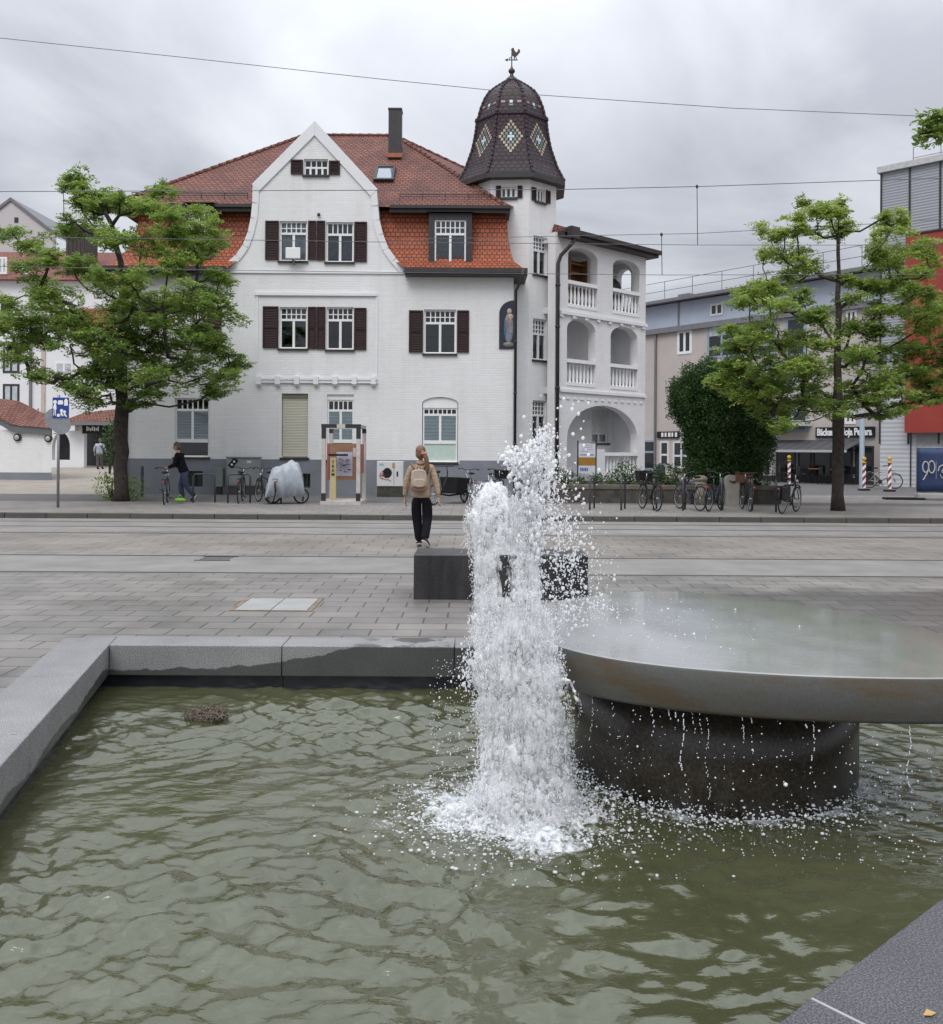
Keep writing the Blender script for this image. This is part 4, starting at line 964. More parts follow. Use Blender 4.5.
W_((279.5,307,307,348.5),rows=2,cur=('curtain_dark',.25)); W_((326.5,353.5,307,349.5),rows=2); W_((424,456,309.5,353.5),rows=2,lights=6); W_((190,206.5,312,345))
W_((174.5,209,398,457),transom=.28,lights=6,low=.29,blind='blind_blue'); W_((327,353.5,394.5,460),head=.18,transom=.26,blind='blind_mint',low=.30)
W_((422.6,457.4,397.5,462),head=.36,transom=.20,lights=7,low=.32,blind='blind_mint',panel=1)
for b in ((291,303.2,160,174.5),(329,340,161,175),(265.5,279,221,260),(308.2,316.2,221,260),(316.8,325.2,221,260.5),(354.3,367,222,262),(263,278.6,306.5,348),(308,316.2,307,349),(316.7,325.5,307,349.3),(354.2,366.5,308,350),(409,423,310.5,352.5),(457,469,310.5,352.5),(207.5,221.5,306.5,347.5)): shutter(F0,house,b)
def house_misc():
    # arched head filler above the arched window, roller shutter box, basement lights
    mb = MB(); u0,u1,z0,z1=F0.rect(281.5,308,393.5,457.5); mb.fbox(F0,u0+.02,u1-.02,z0+.03,z1-.14,-.17,-.11); o=wmb(mb,'roller_shutter','roller')
    mb = MB(); mb.fbox(F0,u0,u1,z1-.14,z1,-.2,-.06); wmb(mb,'shutter_box',mat('olive_metal',(0.20,0.19,0.14),.5),o)
    mb = MB(); mb.fbox(F0,u0-.05,u1+.05,z0-.09,z0-.004,-.15,.06); wmb(mb,'sill','gutter',o)
    for b in ((185,203,471,487),(302.5,310.5,473.5,488),(414,428,474,488)):
        u0,u1,z0,z1=F0.rect(*b); mb=MB(); t=.04
        mb.fbox(F0,u0,u1,z0,z0+t,-.2,-.1); mb.fbox(F0,u0,u1,z1-t,z1,-.2,-.1); mb.fbox(F0,u0,u0+t,z0+t,z1-t,-.2,-.1); mb.fbox(F0,u1-t,u1,z0+t,z1-t,-.2,-.1)
        c=(u0+u1)/2; mb.fbox(F0,c-.03,c+.03,z0+t,z1-t,-.2,-.1)
        w=wmb(mb,'basement_window','dark_metal'); mb=MB(); mb.fquad(F0,u0,u1,z0,z1,-.17); wmb(mb,'pane',mat('dark_grille',(0.03,.032,.036),.4),w)
    # rooms behind the windows: one dark shell
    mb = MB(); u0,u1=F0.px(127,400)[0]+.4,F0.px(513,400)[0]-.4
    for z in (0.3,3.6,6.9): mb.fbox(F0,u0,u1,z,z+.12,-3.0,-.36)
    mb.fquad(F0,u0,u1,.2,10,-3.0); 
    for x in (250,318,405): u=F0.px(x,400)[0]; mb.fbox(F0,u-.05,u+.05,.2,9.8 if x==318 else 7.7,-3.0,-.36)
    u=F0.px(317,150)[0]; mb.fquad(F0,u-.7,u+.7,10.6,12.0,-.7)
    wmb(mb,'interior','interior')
    # flanks and back
    mb = MB(); xl,xr=F0.px(127,400)[0],F0.px(513,400)[0]
    mb.box(xl,xl+.35,31.56,43,ZG,8.1); mb.box(xl+.36,xr-.36,42.7,43.05,ZG,8.1); mb.box(xr-.35,xr,31.56,43,ZG,8.1); mb.box(xl+.36,xr-.36,31.9,42.6,7.85,7.95)
    wmb(mb,'side_wall','wall_white')
    # niche painting near the corner: an arched dark ground with a standing robed figure in low relief
    u0,u1,z0,z1=F0.rect(499.2,512.6,300.5,349); mb=MB(); u1+=.05
    mb.plate([(u0,z0),(u1,z0)]+[(u1,z1)]+[(u1-(u1-u0)*math.sin(a),z1-.45+.45*math.cos(a)) for a in [math.pi/2*i/8 for i in range(9)]],[],lambda u,z,w:F0.p(u,z,.02+w),.018)
    n=wmb(mb,'wall_mosaic',mat('dark_blue_ground',(0.022,.024,.045),.35,.35,12))
    uc=u0+(u1-u0)*.64; fig=[('robe',(.20,.22,.26),(uc,z0+.72,.17,.52)),('mantle',(.32,.14,.10),(uc-.02,z0+.85,.075,.34)),('arms',(.42,.33,.27),(uc+.06,z0+1.10,.11,.12)),('head',(.48,.40,.32),(uc+.02,z0+1.30,.085,.10)),('base',(.16,.16,.14),(uc,z0+.14,.2,.10)),('sleeve',(.07,.16,.22),(uc-.12,z0+.72,.05,.34))]
    for i,(nm,c,(u,z,a,b)) in enumerate(fig):
        mb=MB(); p=F0.p(u,z,.04); mb.ell(p,(a,.03+.004*i,b),n=14,k=8); wmb(mb,'figure_'+nm,mat('mosaic_'+nm,c,.5,.35,18),n,smooth=True)
    # corner pipe
    def pipe(pts,r,name='downpipe'):
        mb=MB(); mb.tube(pts,r,n=10)
        for p,q in zip(pts[:-1],pts[1:]):
            L=(Vector(q)-Vector(p)).length
            if L>2:
                for k in range(1,int(L/2.2)+1):
                    c=Vector(p).lerp(Vector(q),k/(int(L/2.2)+1)); mb.tube([c-Vector((0,0,.035)),c+Vector((0,0,.035))],r*1.25,n=10)
        return wmb(mb,name,'gutter',smooth=True)
    x=xr+.02; zg=F0.px(513,270)[1]
    pipe([(1.72,30.72,zg-.05),(1.70,30.75,zg-.35),(x+.05,31.10,zg-.75),(x+.05,31.10,.14)],.05)
    x2=F0.px(128,400)[0]; pipe([(x2-.08,31.1,7.7),(x2-.08,31.1,.14)],.05)
    # alarm lamp and white flat antenna with bracket
    mb=MB(); u0,u1,z0,z1=F0.rect(287.5,302,249.5,260.5); mb.fbox(F0,u0,u1,z0,z1,.28,.34); uc=(u0+u1)/2; zc=(z0+z1)/2
    o=wmb(mb,'antenna_panel','trim_white',bevel=.02)
    mb=MB(); mb.tube([F0.p(uc,zc,.28),F0.p(uc,zc-.25,.22),F0.p(uc,z0-.15,.02)],.025); mb.ell(F0.p(uc,z0-.05,.2),.06); wmb(mb,'bracket','zinc',o)
    u,z=F0.px(319,215); mb=MB(); mb.ell(F0.p(u,z,.06),.06); wmb(mb,'wall_lamp','dark_metal')
house_misc()

# ---- roofs
RX0,RX1,RY0,RY1 = -12.35,1.44,31.2,43.0
def roofs():
    # mansard skirt: bell-cast profile (inset from the wall line, height)
    prof = [(-.36,7.86),(-.30,7.94),(.02,8.22),(.27,8.62),(.44,9.10),(.54,9.6),(.60,10.12)]
    gl = [-8.40,-8.38,-8.1,-7.75,-7.55,-7.45,-7.35]; gr=[-2.30,-2.32,-2.74,-3.12,-3.28,-3.33,-3.38]
    mb=MB(); n=len(prof)
    dormerR=[F0.px(434,240)[0]-.20, F0.px(466,240)[0]+.20]
    for i in range(n-1):
        (a,za),(b,zb)=prof[i],prof[i+1]
        qa,qb=(v*.42 if v>0 else v for v in (a,b)); L0,L1=RX0+a,RX0+b; R0,R1=RX1-qa,RX1-qb; ya,yb=RY0+a,RY0+b; Ya,Yb=RY1-a,RY1-b
        mb.add([(L0,ya,za),(gl[i],ya,za),(gl[i+1],yb,zb),(L1,yb,zb)],[(0,1,2,3)])
        mb.add([(gr[i],ya,za),(R0,ya,za),(R1,yb,zb),(gr[i+1],yb,zb)],[(0,1,2,3)])
        mb.add([(R0,ya,za),(R0,Ya,za),(R1,Yb,zb),(R1,yb,zb)],[(0,1,2,3)])
        mb.add([(R0,Ya,za),(L0,Ya,za),(L1,Yb,zb),(R1,Yb,zb)],[(0,1,2,3)])
        mb.add([(L0,Ya,za),(L0,ya,za),(L1,yb,zb),(L1,Yb,zb)],[(0,1,2,3)])
    wmb(mb,'mansard_roof','roof_orange')
    # dark box gutter under the skirt and the fascia under the upper roof
    mb=MB()
    for x0,x1 in ((RX0-.42,-8.42),(-2.32,RX1+.44)):
        mb=MB(); mb.box(x0,x1,RY0-.42,RY0-.03,7.66,7.84); mb.box(x0,x1,RY0-.50,RY0-.42,7.74,7.90)
        if x1>0: mb.box(RX1+.03,RX1+.44,RY0-.03,RY0+1.2,7.66,7.84)
        wmb(mb,'eave_gutter','gutter')
    ez,eo=10.16,.28
    E=dict(l=RX0-.35,r=RX1-eo+.08,f=RY0+.26,b=RY1-.4); r0=(-6.9,37.0,14.58); r1=(-3.25,37.0,14.58); xF=(2.6,37.2,11.95)
    mb=MB()
    fl,fr,br,bl=(E['l'],E['f'],ez),(E['r'],E['f'],ez),(3.4,E['b'],ez+.2),(E['l'],E['b'],ez)
    mb.add([fl,fr,r1,r0],[(0,1,2,3)]); mb.add([fr,xF,r1],[(0,1,2)]); mb.add([xF,br,r1],[(0,1,2)]); mb.add([br,bl,r0,r1],[(0,1,2,3)]); mb.add([bl,fl,r0],[(0,1,2)])
    # saddle roof behind the gable
    px=F0.px(315,124); gx=px[0]; gz=px[1]-.12
    for s in (-1,1): mb.add([(gx,31.5,gz),(gx,36.0,gz),(gx+s*2.05,36.0,gz-2.15),(gx+s*2.05,31.5,gz-2.15)],[(0,1,2,3)])
    wmb(mb,'roof','roof_red')
    mb=MB()
    def ridge(a,b,r=.085):
        a=Vector(a);b=Vector(b);L=(b-a).length;k=max(2,int(L/.36))
        for i in range(k):
            p=a.lerp(b,i/k);q=a.lerp(b,(i+.96)/k); mb.tube([p,q],[r*1.12,r*.86],n=8)
    ridge(fl,r0);ridge(fr,r1);ridge(r0,r1);ridge(r1,xF)
    wmb(mb,'ridge_tiles','roof_red')
    # snow guard: a low rail with stays along the front eave
    mb=MB(); zs=ez+.42; ys=E['f']+.42/.82-.05
    for x0,x1 in ((E['l']+.6,-8.0),(-2.6,E['r']-.6)):
        mb.tube([(x0,ys,zs+.16),(x1,ys,zs+.16)],.016,n=6); mb.tube([(x0,ys,zs+.08),(x1,ys,zs+.08)],.012,n=6)
        k=int((x1-x0)/.7)
        for i in range(k+1): x=x0+(x1-x0)*i/k; mb.tube([(x,ys+.05,zs-.02),(x,ys,zs+.18)],.012,n=5)
    wmb(mb,'snow_guard','gutter')
    for x0,x1 in ((E['l']-.06,-7.6),(-2.9,E['r']+.06)):
        mb=MB(); mb.box(x0,x1,E['f']-.06,E['f']+.02,ez-.20,ez+.03); mb.box(x0,x1,E['f']-.16,E['f']-.065,ez-.07,ez+.045)
        mb.box(x0,x1,E['f']+.025,E['f']+.34,ez-.20,ez-.15)
        if x1>0: mb.box(E['r']-.02,E['r']+.06,E['f']+.34,E['f']+2.6,ez-.20,ez+.03)
        wmb(mb,'fascia','gutter')
    # chimney, skylight
    mb=MB(); x,y=-3.05,35.2; mb.box(x-.25,x+.25,y-.25,y+.25,12.6,14.88); 
    for k in range(6): xx=x-.27+.09*k+.02; mb.box(xx,xx+.012,y-.262,y-.251,13.0,14.9)
    c=wmb(mb,'chimney',mat('dark_chimney_cladding',(0.045,.04,.042),.55,.2,4))
    mb=MB(); mb.box(x-.27,x+.27,y-.27,y+.27,14.883,14.95); wmb(mb,'cap','dark_metal',c)
    mb=MB(); mb.box(x-.30,x+.30,y-.36,y-.265,13.0,13.16); wmb(mb,'flashing',mat('orange_flashing',(0.36,.12,.05),.6),c)
    sl=(r0[2]-ez)/(r0[1]-E['f']); ca=1/math.hypot(1,sl)
    def slope(x,y,h=0.0): return (x, y-h*sl*ca, ez+sl*(y-E['f'])+h*ca)
    a=P(374.5,187,33.5); xs=a[0]; ys0=33.15; 
    w_=.74; L=1.05
    mb=MB()
    def sbox(x0,x1,y0,y1,h0,h1): mb.hexa([slope(x0,y0,h0),slope(x1,y0,h0),slope(x1,y1,h0),slope(x0,y1,h0),slope(x0,y0,h1),slope(x1,y0,h1),slope(x1,y1,h1),slope(x0,y1,h1)])
    for q in ((xs,xs+w_,ys0,ys0+.09),(xs,xs+w_,ys0+L-.09,ys0+L),(xs,xs+.09,ys0+.09,ys0+L-.09),(xs+w_-.09,xs+w_,ys0+.09,ys0+L-.09)): sbox(*q,-.05,.14)
    k=wmb(mb,'skylight','dark_metal'); mb=MB(); sbox(xs+.09,xs+w_-.09,ys0+.09,ys0+L-.09,.08,.10)
    wmb(mb,'pane',mat('skylight_glass',(.30,.33,.36),.05,.05,metal=.6),k)
    # dormers set into the mansard
    for b,lbl in (((434.5,466,219.5,264),0),((188,205,210,256),1)):
        f=Fac((0,31.18),(1,0)); u0,u1,z0,z1=f.rect(*b); s=.20
        mb=MB(); mb.fbox(f,u0-s,u0,z0-.12,z1+.22,-1.0,.0); mb.fbox(f,u1,u1+s,z0-.12,z1+.22,-1.0,.0); mb.fbox(f,u0,u1,z1,z1+.22,-1.0,.0); mb.fbox(f,u0,u1,z0-.12,z0,-1.0,.02)
        d=wmb(mb,'dormer','dark_metal'); mb=MB(); mb.fquad(f,u0,u1,z0,z1,-.95); wmb(mb,'back','interior',d)
        window(f,house,None,uz=(u0,u1,z0,z1),rows=2,lights=6,transom=.32,rec=.06,sill=None,cur=('curtain_dark',1.0))
        mb=MB(); mb.add([(u0-s-.08,31.05,z1+.235),(u1+s+.08,31.05,z1+.235),(u1+s+.08,32.6,z1+.62),(u0-s-.08,32.6,z1+.62)],[(0,1,2,3)]); wmb(mb,'cover','dark_metal',d)
roofs()

# ---- stair tower
TX,TY,TA=1.41,33.02,1.62; TD=R(-4)
def octa(a,z,ph=math.pi/8+R(-4)): 
    r=a/math.cos(math.pi/8); return [(TX+r*math.cos(ph+math.pi/4*i),TY+r*math.sin(ph+math.pi/4*i),z) for i in range(8)]
def tower():
    prof=[(1.90,11.30),(1.80,11.50),(1.66,11.78),(1.53,12.17),(1.42,12.5),(1.345,12.86),(1.29,13.2),(1.255,13.52),(1.285,13.56),(1.285,13.62),(1.215,13.66),(1.12,14.05),(.985,14.42),(.82,14.70),(.58,14.92),(.34,15.10),(.16,15.24)]
    rt=thing
    mb=MB(); vs=[]; 
    for a,z in prof: vs+=octa(a,z)
    fs=[(i*8+j,i*8+(j+1)%8,(i+1)*8+(j+1)%8,(i+1)*8+j) for i in range(len(prof)-1) for j in range(8)]+[tuple(range((len(prof)-1)*8,len(prof)*8))]
    mb.add(vs,fs); rf=wmb(mb,'tower_roof','tower_tile')
    mb=MB()
    for j in range(8):
        line=[Vector(octa(a,z)[j]) for a,z in prof]
        for p,q in zip(line[:-1],line[1:]):
            L=(q-p).length; k=max(1,round(L/.17))
            for i in range(k): mb.tube([p.lerp(q,i/k),p.lerp(q,(i+.94)/k)],[.062,.045],n=7)
    wmb(mb,'hip_tiles','tower_tile',rf)
    mb=MB(); lo=octa(1.93,11.12); hi=octa(1.93,11.30); inn=octa(1.60,11.12); ov=octa(1.60,11.30)
    mb.add(lo+hi+inn,[(j,(j+1)%8,8+(j+1)%8,8+j) for j in range(8)]+[(16+j,16+(j+1)%8,(j+1)%8,j) for j in range(8)]); wmb(mb,'tower_eave','gutter',rf)
    # coloured lozenges: single glazed tiles laid on the five faces one can see
    def on(face,s,z):   # point on roof face: s across, z height
        a=np.interp(z,[p[1] for p in prof],[p[0] for p in prof])+.012; an=math.pi/4*face+TD; n=(math.cos(an),math.sin(an)); t=(-n[1],n[0])
        return (TX+n[0]*a+t[0]*s,TY+n[1]*a+t[1]*s,z)
    tiles={'tile_yellow':MB(),'tile_green':MB(),'tile_white':MB(),'tile_red':MB()}
    for face in range(8):
        def tile(m,s,z,w=.085,h=.10): tiles[m].add([on(face,s-w/2,z-h/2),on(face,s+w/2,z-h/2),on(face,s+w/2,z+h/2),on(face,s-w/2,z+h/2)],[(0,1,2,3)])
        zc=12.72; dz=.112; 
        for r in range(-5,6):
            w=5-abs(r)
            for s in ([-w,w] if w else [0]): tile('tile_yellow',s*.076,zc+r*dz)
        for r in range(-3,4):
            w=3-abs(r)
            for s in ([-w,w] if w else [0]): tile('tile_green',s*.076,zc+r*dz)
        for s,r in ((0,1),(0,-1),(-1,0),(1,0),(0,0)): tile('tile_white',s*.08,zc+r*dz*1.0)
        tile('tile_white',0,14.05,.11,.11)
        for s in (-2.6,2.6): tile('tile_red',s*.11,14.05,.14,.09)
        tile('tile_green',0,13.92,.13,.07)
    for m,mb in tiles.items(): wmb(mb,'tile_pattern',m,rf)
    # finial and weathercock
    mb=MB(); c=(TX-.02,TY,0)
    mb.lathe([(.24,15.20),(.20,15.30),(.08,15.40),(.06,15.48),(.12,15.56),(.12,15.62),(.05,15.70),(.022,15.78),(.018,16.40)],c=c,n=12); f=wmb(mb,'finial','copper_dark',rf)
    mb=MB(); mb.tube([(TX-.18,TY,16.0),(TX+.20,TY,16.0)],.02,n=6); mb.add([(TX-.28,TY-.01,16.0),(TX-.17,TY-.01,16.06),(TX-.17,TY-.01,15.94),(TX-.28,TY+.01,16.0),(TX-.17,TY+.01,16.06),(TX-.17,TY+.01,15.94)],[(0,1,2),(5,4,3),(0,2,5,3),(0,3,4,1)])
    mb.torus((TX-.07,TY,16.05),.045,.014,n=12,m=5); mb.torus((TX+.11,TY,16.05),.045,.014,n=12,m=5)
    ck=[(0.02,16.32),(.10,16.24),(.26,16.24),(.36,16.34),(.50,16.50),(.46,16.62),(.38,16.66),(.34,16.52),(.28,16.46),(.22,16.50),(.14,16.60),(.12,16.70),(.05,16.72),(-.02,16.66),(-.06,16.62),(-.01,16.58),(.03,16.50),(-.01,16.40)]
    mb.plate([(TX-.02+u*.62,16.12+(z-16.24)*.68) for u,z in ck],[],lambda u,z,w:(u,TY+w,z),.015); mb.tube([(TX+.08,TY,16.0),(TX+.08,TY,16.16)],.014,n=5)
    wmb(mb,'weathercock','copper_dark',f)
    # octagonal shaft as wall plates with openings
    half=TA*math.tan(math.pi/8)
    mbw=MB()
    for k in range(8):
        an=math.pi/4*k+TD; n=np.array((math.cos(an),math.sin(an))); u=np.array((-n[1],n[0])); f=Fac(np.array((TX,TY))+n*TA,u)
        holes=[]
        if k==7: holes=tw_open(f)
        elif k==6: holes=[rrect(*f.rect(501,516,186.5,197.5))]
        mbw.plate(rrect(-half,half,ZG,11.2),holes,lambda a,z,w,f=f:f.p(a,z,-.15+w),.15)
    wmb(mbw,'tower_wall','wall_white')
    a6=math.pi*1.5+TD; a7=math.pi*1.75+TD; n6=np.array((math.cos(a6),math.sin(a6))); f6=Fac(np.array((TX,TY))+n6*TA,(-n6[1],n6[0])); n7=np.array((math.cos(a7),math.sin(a7))); f7=Fac(np.array((TX,TY))+n7*TA,(-n7[1],n7[0]))
    window(f6,house,(501,516,186.5,197.5),transom=0,sash=3,t_=.05,sill='gutter'); shutter(f6,house,(496,501,186,198)); shutter(f6,house,(517.5,522.5,186,198))
    for i,b in enumerate(TWB):
        if i==0: window(f7,house,b,transom=0,sash=3,t_=.04,sill='gutter')
        else: window(f7,house,b,transom=.36,rows=3,lights=4,t_=.055,cur=('curtain',.4) if i<3 else None)
    shutter(f7,house,(531.3,535.4,187.5,200.5)); shutter(f7,house,(545.6,549.6,191,203.5))
    mb=MB()
    for z in (.5,3.6,6.9,9.8):
        mb.lathe([(TA-.35,z),(TA-.35,z+.1)],c=(TX,TY,0),n=8,phase=math.pi/8+TD)
    mb.lathe([(.5,.1),(.5,11)],c=(TX,TY,0),n=8); wmb(mb,'tower_interior','interior')
    mb=MB(); lo=octa(TA+.028,ZG); hi=octa(TA+.028,F0.px(513,466)[1]); mb.add(lo+hi,[(j,(j+1)%8,8+(j+1)%8,8+j) for j in range(8)]+[(8,9,10,11,12,13,14,15)]); wmb(mb,'tower_plinth','plinth')
TWB=[(536,545,189.5,202),(533.5,547.5,236.5,275),(533.0,547,319,360),(532.6,546.6,400.5,441)]
def tw_open(f): return [rrect(*f.rect(*b)) for b in TWB]
WK[0]=1.032    # the stair tower, resized to its measured girth
tower()
WK[0]=1.0

# ---- loggia wing
LA=np.array((3.05,32.45)); LU=np.array((math.cos(R(42)),math.sin(R(42)))); FL=Fac(LA,LU)
def loggia():
    U1=FL.px(645.5,330)[0]; zt=FL.px(600,240)[1]
    zt=9.55
    def op(x0,x1,y0,y1,rise):
        u0=FL.px(x0,(y0+y1)/2)[0]; u1=FL.px(x1,(y0+y1)/2)[0]; c=(x0+x1)/2; z1=FL.px(c,y0)[1]; z0=FL.px(c,y1)[1]; return (u0,u1,z0,z1,rise)
    O=[op(568,597.5,248.5,309,.34),op(612.8,639.5,260,315.5,.34),op(566.8,595.5,319,386.5,.42),op(610.5,637.5,327,390,.42),op(567,637.5,405.5,490,1.25)]
    holes=[arch(o[0],o[1],o[2],o[3]-o[4],o[3]) for o in O]
    mb=MB(); mb.plate(rrect(-.1,U1,ZG,zt),holes[:4],lambda u,z,w:FL.p(u,z,-.18+w),.18) if False else None
    g=O[4]; outline=[(-.1,ZG),(g[0],ZG)]+arch(g[0],g[1],ZG,g[3]-g[4],g[3],18)[2:][::-1]+[(g[1],ZG),(U1,ZG),(U1,zt),(-.1,zt)]
    mb=MB(); mb.plate(outline,holes[:4],lambda u,z,w:FL.p(u,z,-.18+w),.18); wmb(mb,'loggia_wall','wall_white')
    # end wall with openings, floors, back wall
    D=1.36; FE=Fac(FL.p(U1,0,-.36)[:2],-FL.n)   # runs inwards from the outer corner
    eo=[arch(.14,.86,O[0][2],O[1][3]-.4,O[1][3]-.1)]
    ge=[(0,ZG),(D-.36,ZG),(D-.36,zt),(0,zt)]
    mb=MB(); mb.plate(ge,eo,lambda u,z,w:FE.p(u,z,.15+w-.3),.15); wmb(mb,'loggia_end_wall','plaster_white')
    z2=O[0][2]-.25; z1=O[2][2]-.28
    mb=MB()
    for z in (z1,z2): mb.fbox(FL,-.05,U1-.31,z-.02,z+.2,-D,-.365)
    mb.fbox(FL,-.05,U1-.31,zt-.32,zt-.2,-D,-.365); mb.fbox(FL,-.05,U1-.02,ZG,.5,-D,-.40)
    wmb(mb,'loggia_floor',mat('loggia_ceiling_paint',(0.62,.62,.62),.8,.05))
    gw=rrect(*FL.rect(592,609,409,443)); gw=[(p[0]+1.2,p[1]) for p in gw]
    FB=Fac(FL.p(0,0,-D)[:2],FL.u)
    bw=[FB.rect(592,608.5,410,443)]
    mb=MB(); mb.plate(rrect(-1.2,U1,ZG,zt),[rrect(*bw[0])],lambda u,z,w:FB.p(u,z,-.15+w),.15); wmb(mb,'loggia_back_wall','plaster_white')
    u0,u1,z0,z1_=bw[0]; zm=z0+(z1_-z0)*.30
    mb=MB(); mb.fbox(FB,u0,u1,zm,z1_,-.16,-.1); wmb(mb,'roller_shutter',mat('white_roller',(.62,.63,.62),.6))
    window(FB,house,None,uz=(u0,u1,z0,zm),transom=0,sash=2,sill='gutter')
    mb=MB(); mb.fquad(FB,u0-.3,u1+.3,z0-.3,z1_+.3,-.6); wmb(mb,'interior','interior')
    # end faces of building mass behind
    mb=MB(); q=FL.p(U1,0,-D); q2=FL.p(-1.2,0,-D); mb.hexa([(q[0],q[1]+.31,ZG),(q[0]-.5,q[1]+6.2,ZG),(q2[0]-.3,q2[1]+5,ZG),(q2[0],q2[1]+.31,ZG),(q[0],q[1]+.31,zt),(q[0]-.5,q[1]+6.2,zt),(q2[0]-.3,q2[1]+5,zt),(q2[0],q2[1]+.31,zt)]); wmb(mb,'rear_wing','wall_white')
    # mouldings
    mb=MB()
    zc=O[0][2]-.24; mb.fbox(FL,.14,U1+.03,zc-.07,zc+.05,.002,.09)
    for i in range(8): u=.2+(U1-.4)*i/7; mb.fbox(FL,u-.09,u+.09,zc-.17,zc-.075,.002,.07)
    wmb(mb,'moulding','plaster_white'); mb=MB()
    zc=O[2][2]-.2; mb.fbox(FL,.14,U1+.02,zc-.05,zc+.05,.002,.07)
    for i in range(13): u=.25+(U1-.5)*i/12; mb.fbox(FL,u-.12,u+.06,zc-.30,zc-.24,.002,.035)
    wmb(mb,'moulding','plaster_white')
    # balustrades
    def balus(u0,u1,z0,z1,name='balustrade'):
        mb=MB(); mb.fbox(FL,u0+.005,u1-.005,z1-.13,z1,-.30,.03); r=wmb(mb,name,'trim_white')
        mb=MB(); mb.fbox(FL,u0+.005,u1-.005,z0+.003,z0+.12,-.28,.02); wmb(mb,'base_rail','trim_white',r)
        n=max(5,int((u1-u0)/.19)); h=z1-.13-z0-.12
        for i in range(n):
            u=u0+(u1-u0)*(i+.5)/n; c=FL.p(u,z0+.12,-.13); mb=MB(); mb.lathe([(.060,0),(.060,.05*h),(.035,.10*h),(.062,.33*h),(.055,.5*h),(.032,.82*h),(.052,.92*h),(.052,h)],c=c,n=8); wmb(mb,'baluster','trim_white',r,smooth=True)
    for o,ry in zip(O[:4],(284.5,292,361,369)):
        zr=FL.px(0,0)[1]; c=(o[0]+o[1])/2
        z1r=o[2]+.98; balus(o[0],o[1],o[2],z1r)
    # ground floor: low wall, stair parapet and balustrade on the right
    u0=FL.px(604.5,460)[0]; u1=O[4][1]; zt_=FL.px(620,452.5)[1]; zb=FL.px(620,475)[1]
    mb=MB(); mb.fbox(FL,u0-.35,u1-.003,ZG,zb,-.32,.03); up=FL.px(596.5,460)[0]; mb.fbox(FL,up,u0-.003,zb+.003,zt_+.12,-.36,.02); wmb(mb,'parapet','plaster_white')
    balus(u0,u1,zb,zt_)
    # lamp, letter boxes by the entrance
    for (x,y,w,h,dd) in ((570,420,.09,.16,.12),(570,427,.08,.11,.1),(569.5,441,.12,.16,.14)):
        u,z=FB.px(x,y) if False else FL.px(x,y); mb=MB(); p=FL.p(u+.10,z,-.42); mb.box(p[0]-w,p[0]+w,p[1]-.05,p[1]+.05,p[2]-h,p[2]+h); wmb(mb,'wall_lamp' if y<424 else 'letter_box','dark_metal')
    # furniture glimpsed on the upper loggia: wooden shelf and dark parasol
    u,z=FL.px(586,268); mb=MB(); 
    for k in range(4): mb.fbox(FL,u-.1,u+.9,z-.75+k*.34,z-.71+k*.34,-1.05,-.7)
    mb.fbox(FL,u-.1,u-.05,z-.9,z+.5,-1.05,-.7); mb.fbox(FL,u+.85,u+.9,z-.9,z+.5,-1.05,-.7); mb.fquad(FL,u-.1,u+.9,z-.9,z+.5,-1.07)
    tag(mb.build('balcony_shelf',mat('orange_brown_wood',(.24,.11,.04),.6,.3,6)),'orange brown wooden shelf on the upper left loggia','shelf')
    u,z=FL.px(628,285); mb=MB(); p=FL.p(u,z,-.9); mb.lathe([(.16,-.75),(.42,-.6),(.48,-.1),(.40,.18),(.22,.34),(.03,.42)],c=p,n=14); tag(mb.build('covered_barbecue','black',smooth=True),'black covered barbecue on the upper right loggia','barbecue')
    # wing roof
    mb=MB(); e0=FL.p(.28,zt+.05,.42); e1=FL.p(U1+.35,zt+.05,.42); e2=FL.p(U1+.35,zt+.05,-6.2); e3=FL.p(.28,zt+.05,-6.2); a0=FL.p(.9,zt+1.5,-2.9); a1=FL.p(U1-2.9,zt+1.35,-2.9)
    mb.add([e0,e1,a1,a0],[(0,1,2,3)]);mb.add([e1,e2,a1],[(0,1,2)]);mb.add([e2,e3,a0,a1],[(0,1,2,3)]);mb.add([e3,e0,a0],[(0,1,2)]); wmb(mb,'wing_roof','roof_red')
    mb=MB(); mb.fbox(FL,.0,U1+.36,zt-.17,zt+.03,.02,.36); mb.fbox(FL,-.02,U1+.42,zt-.06,zt+.10,.365,.48); mb.fbox(FL,U1+.02,U1+.36,zt-.17,zt+.03,-6.2,.015); wmb(mb,'wing_eave','gutter')
    mb=MB(); u=FL.px(561,236)[0]; mb.fbox(FL,u-.2,u+.25,zt-.3,zt+.12,.49,.7); h=wmb(mb,'rain_hopper','gutter')
    mb=MB(); px=FL.p(-.05,0,.09); t=FL.p(u,zt-.3,.6); mb.tube([t,(t[0],t[1],t[2]-.12),(px[0]+.1,px[1],zt-.85),(px[0],px[1],zt-1.15),(px[0],px[1],.14)],.07,n=10)
    for z in (1.8,3.9,6.1,7.6): mb.tube([(px[0],px[1],z),(px[0],px[1],z+.07)],.09,n=10)
    wmb(mb,'downpipe','gutter',smooth=True)
loggia()
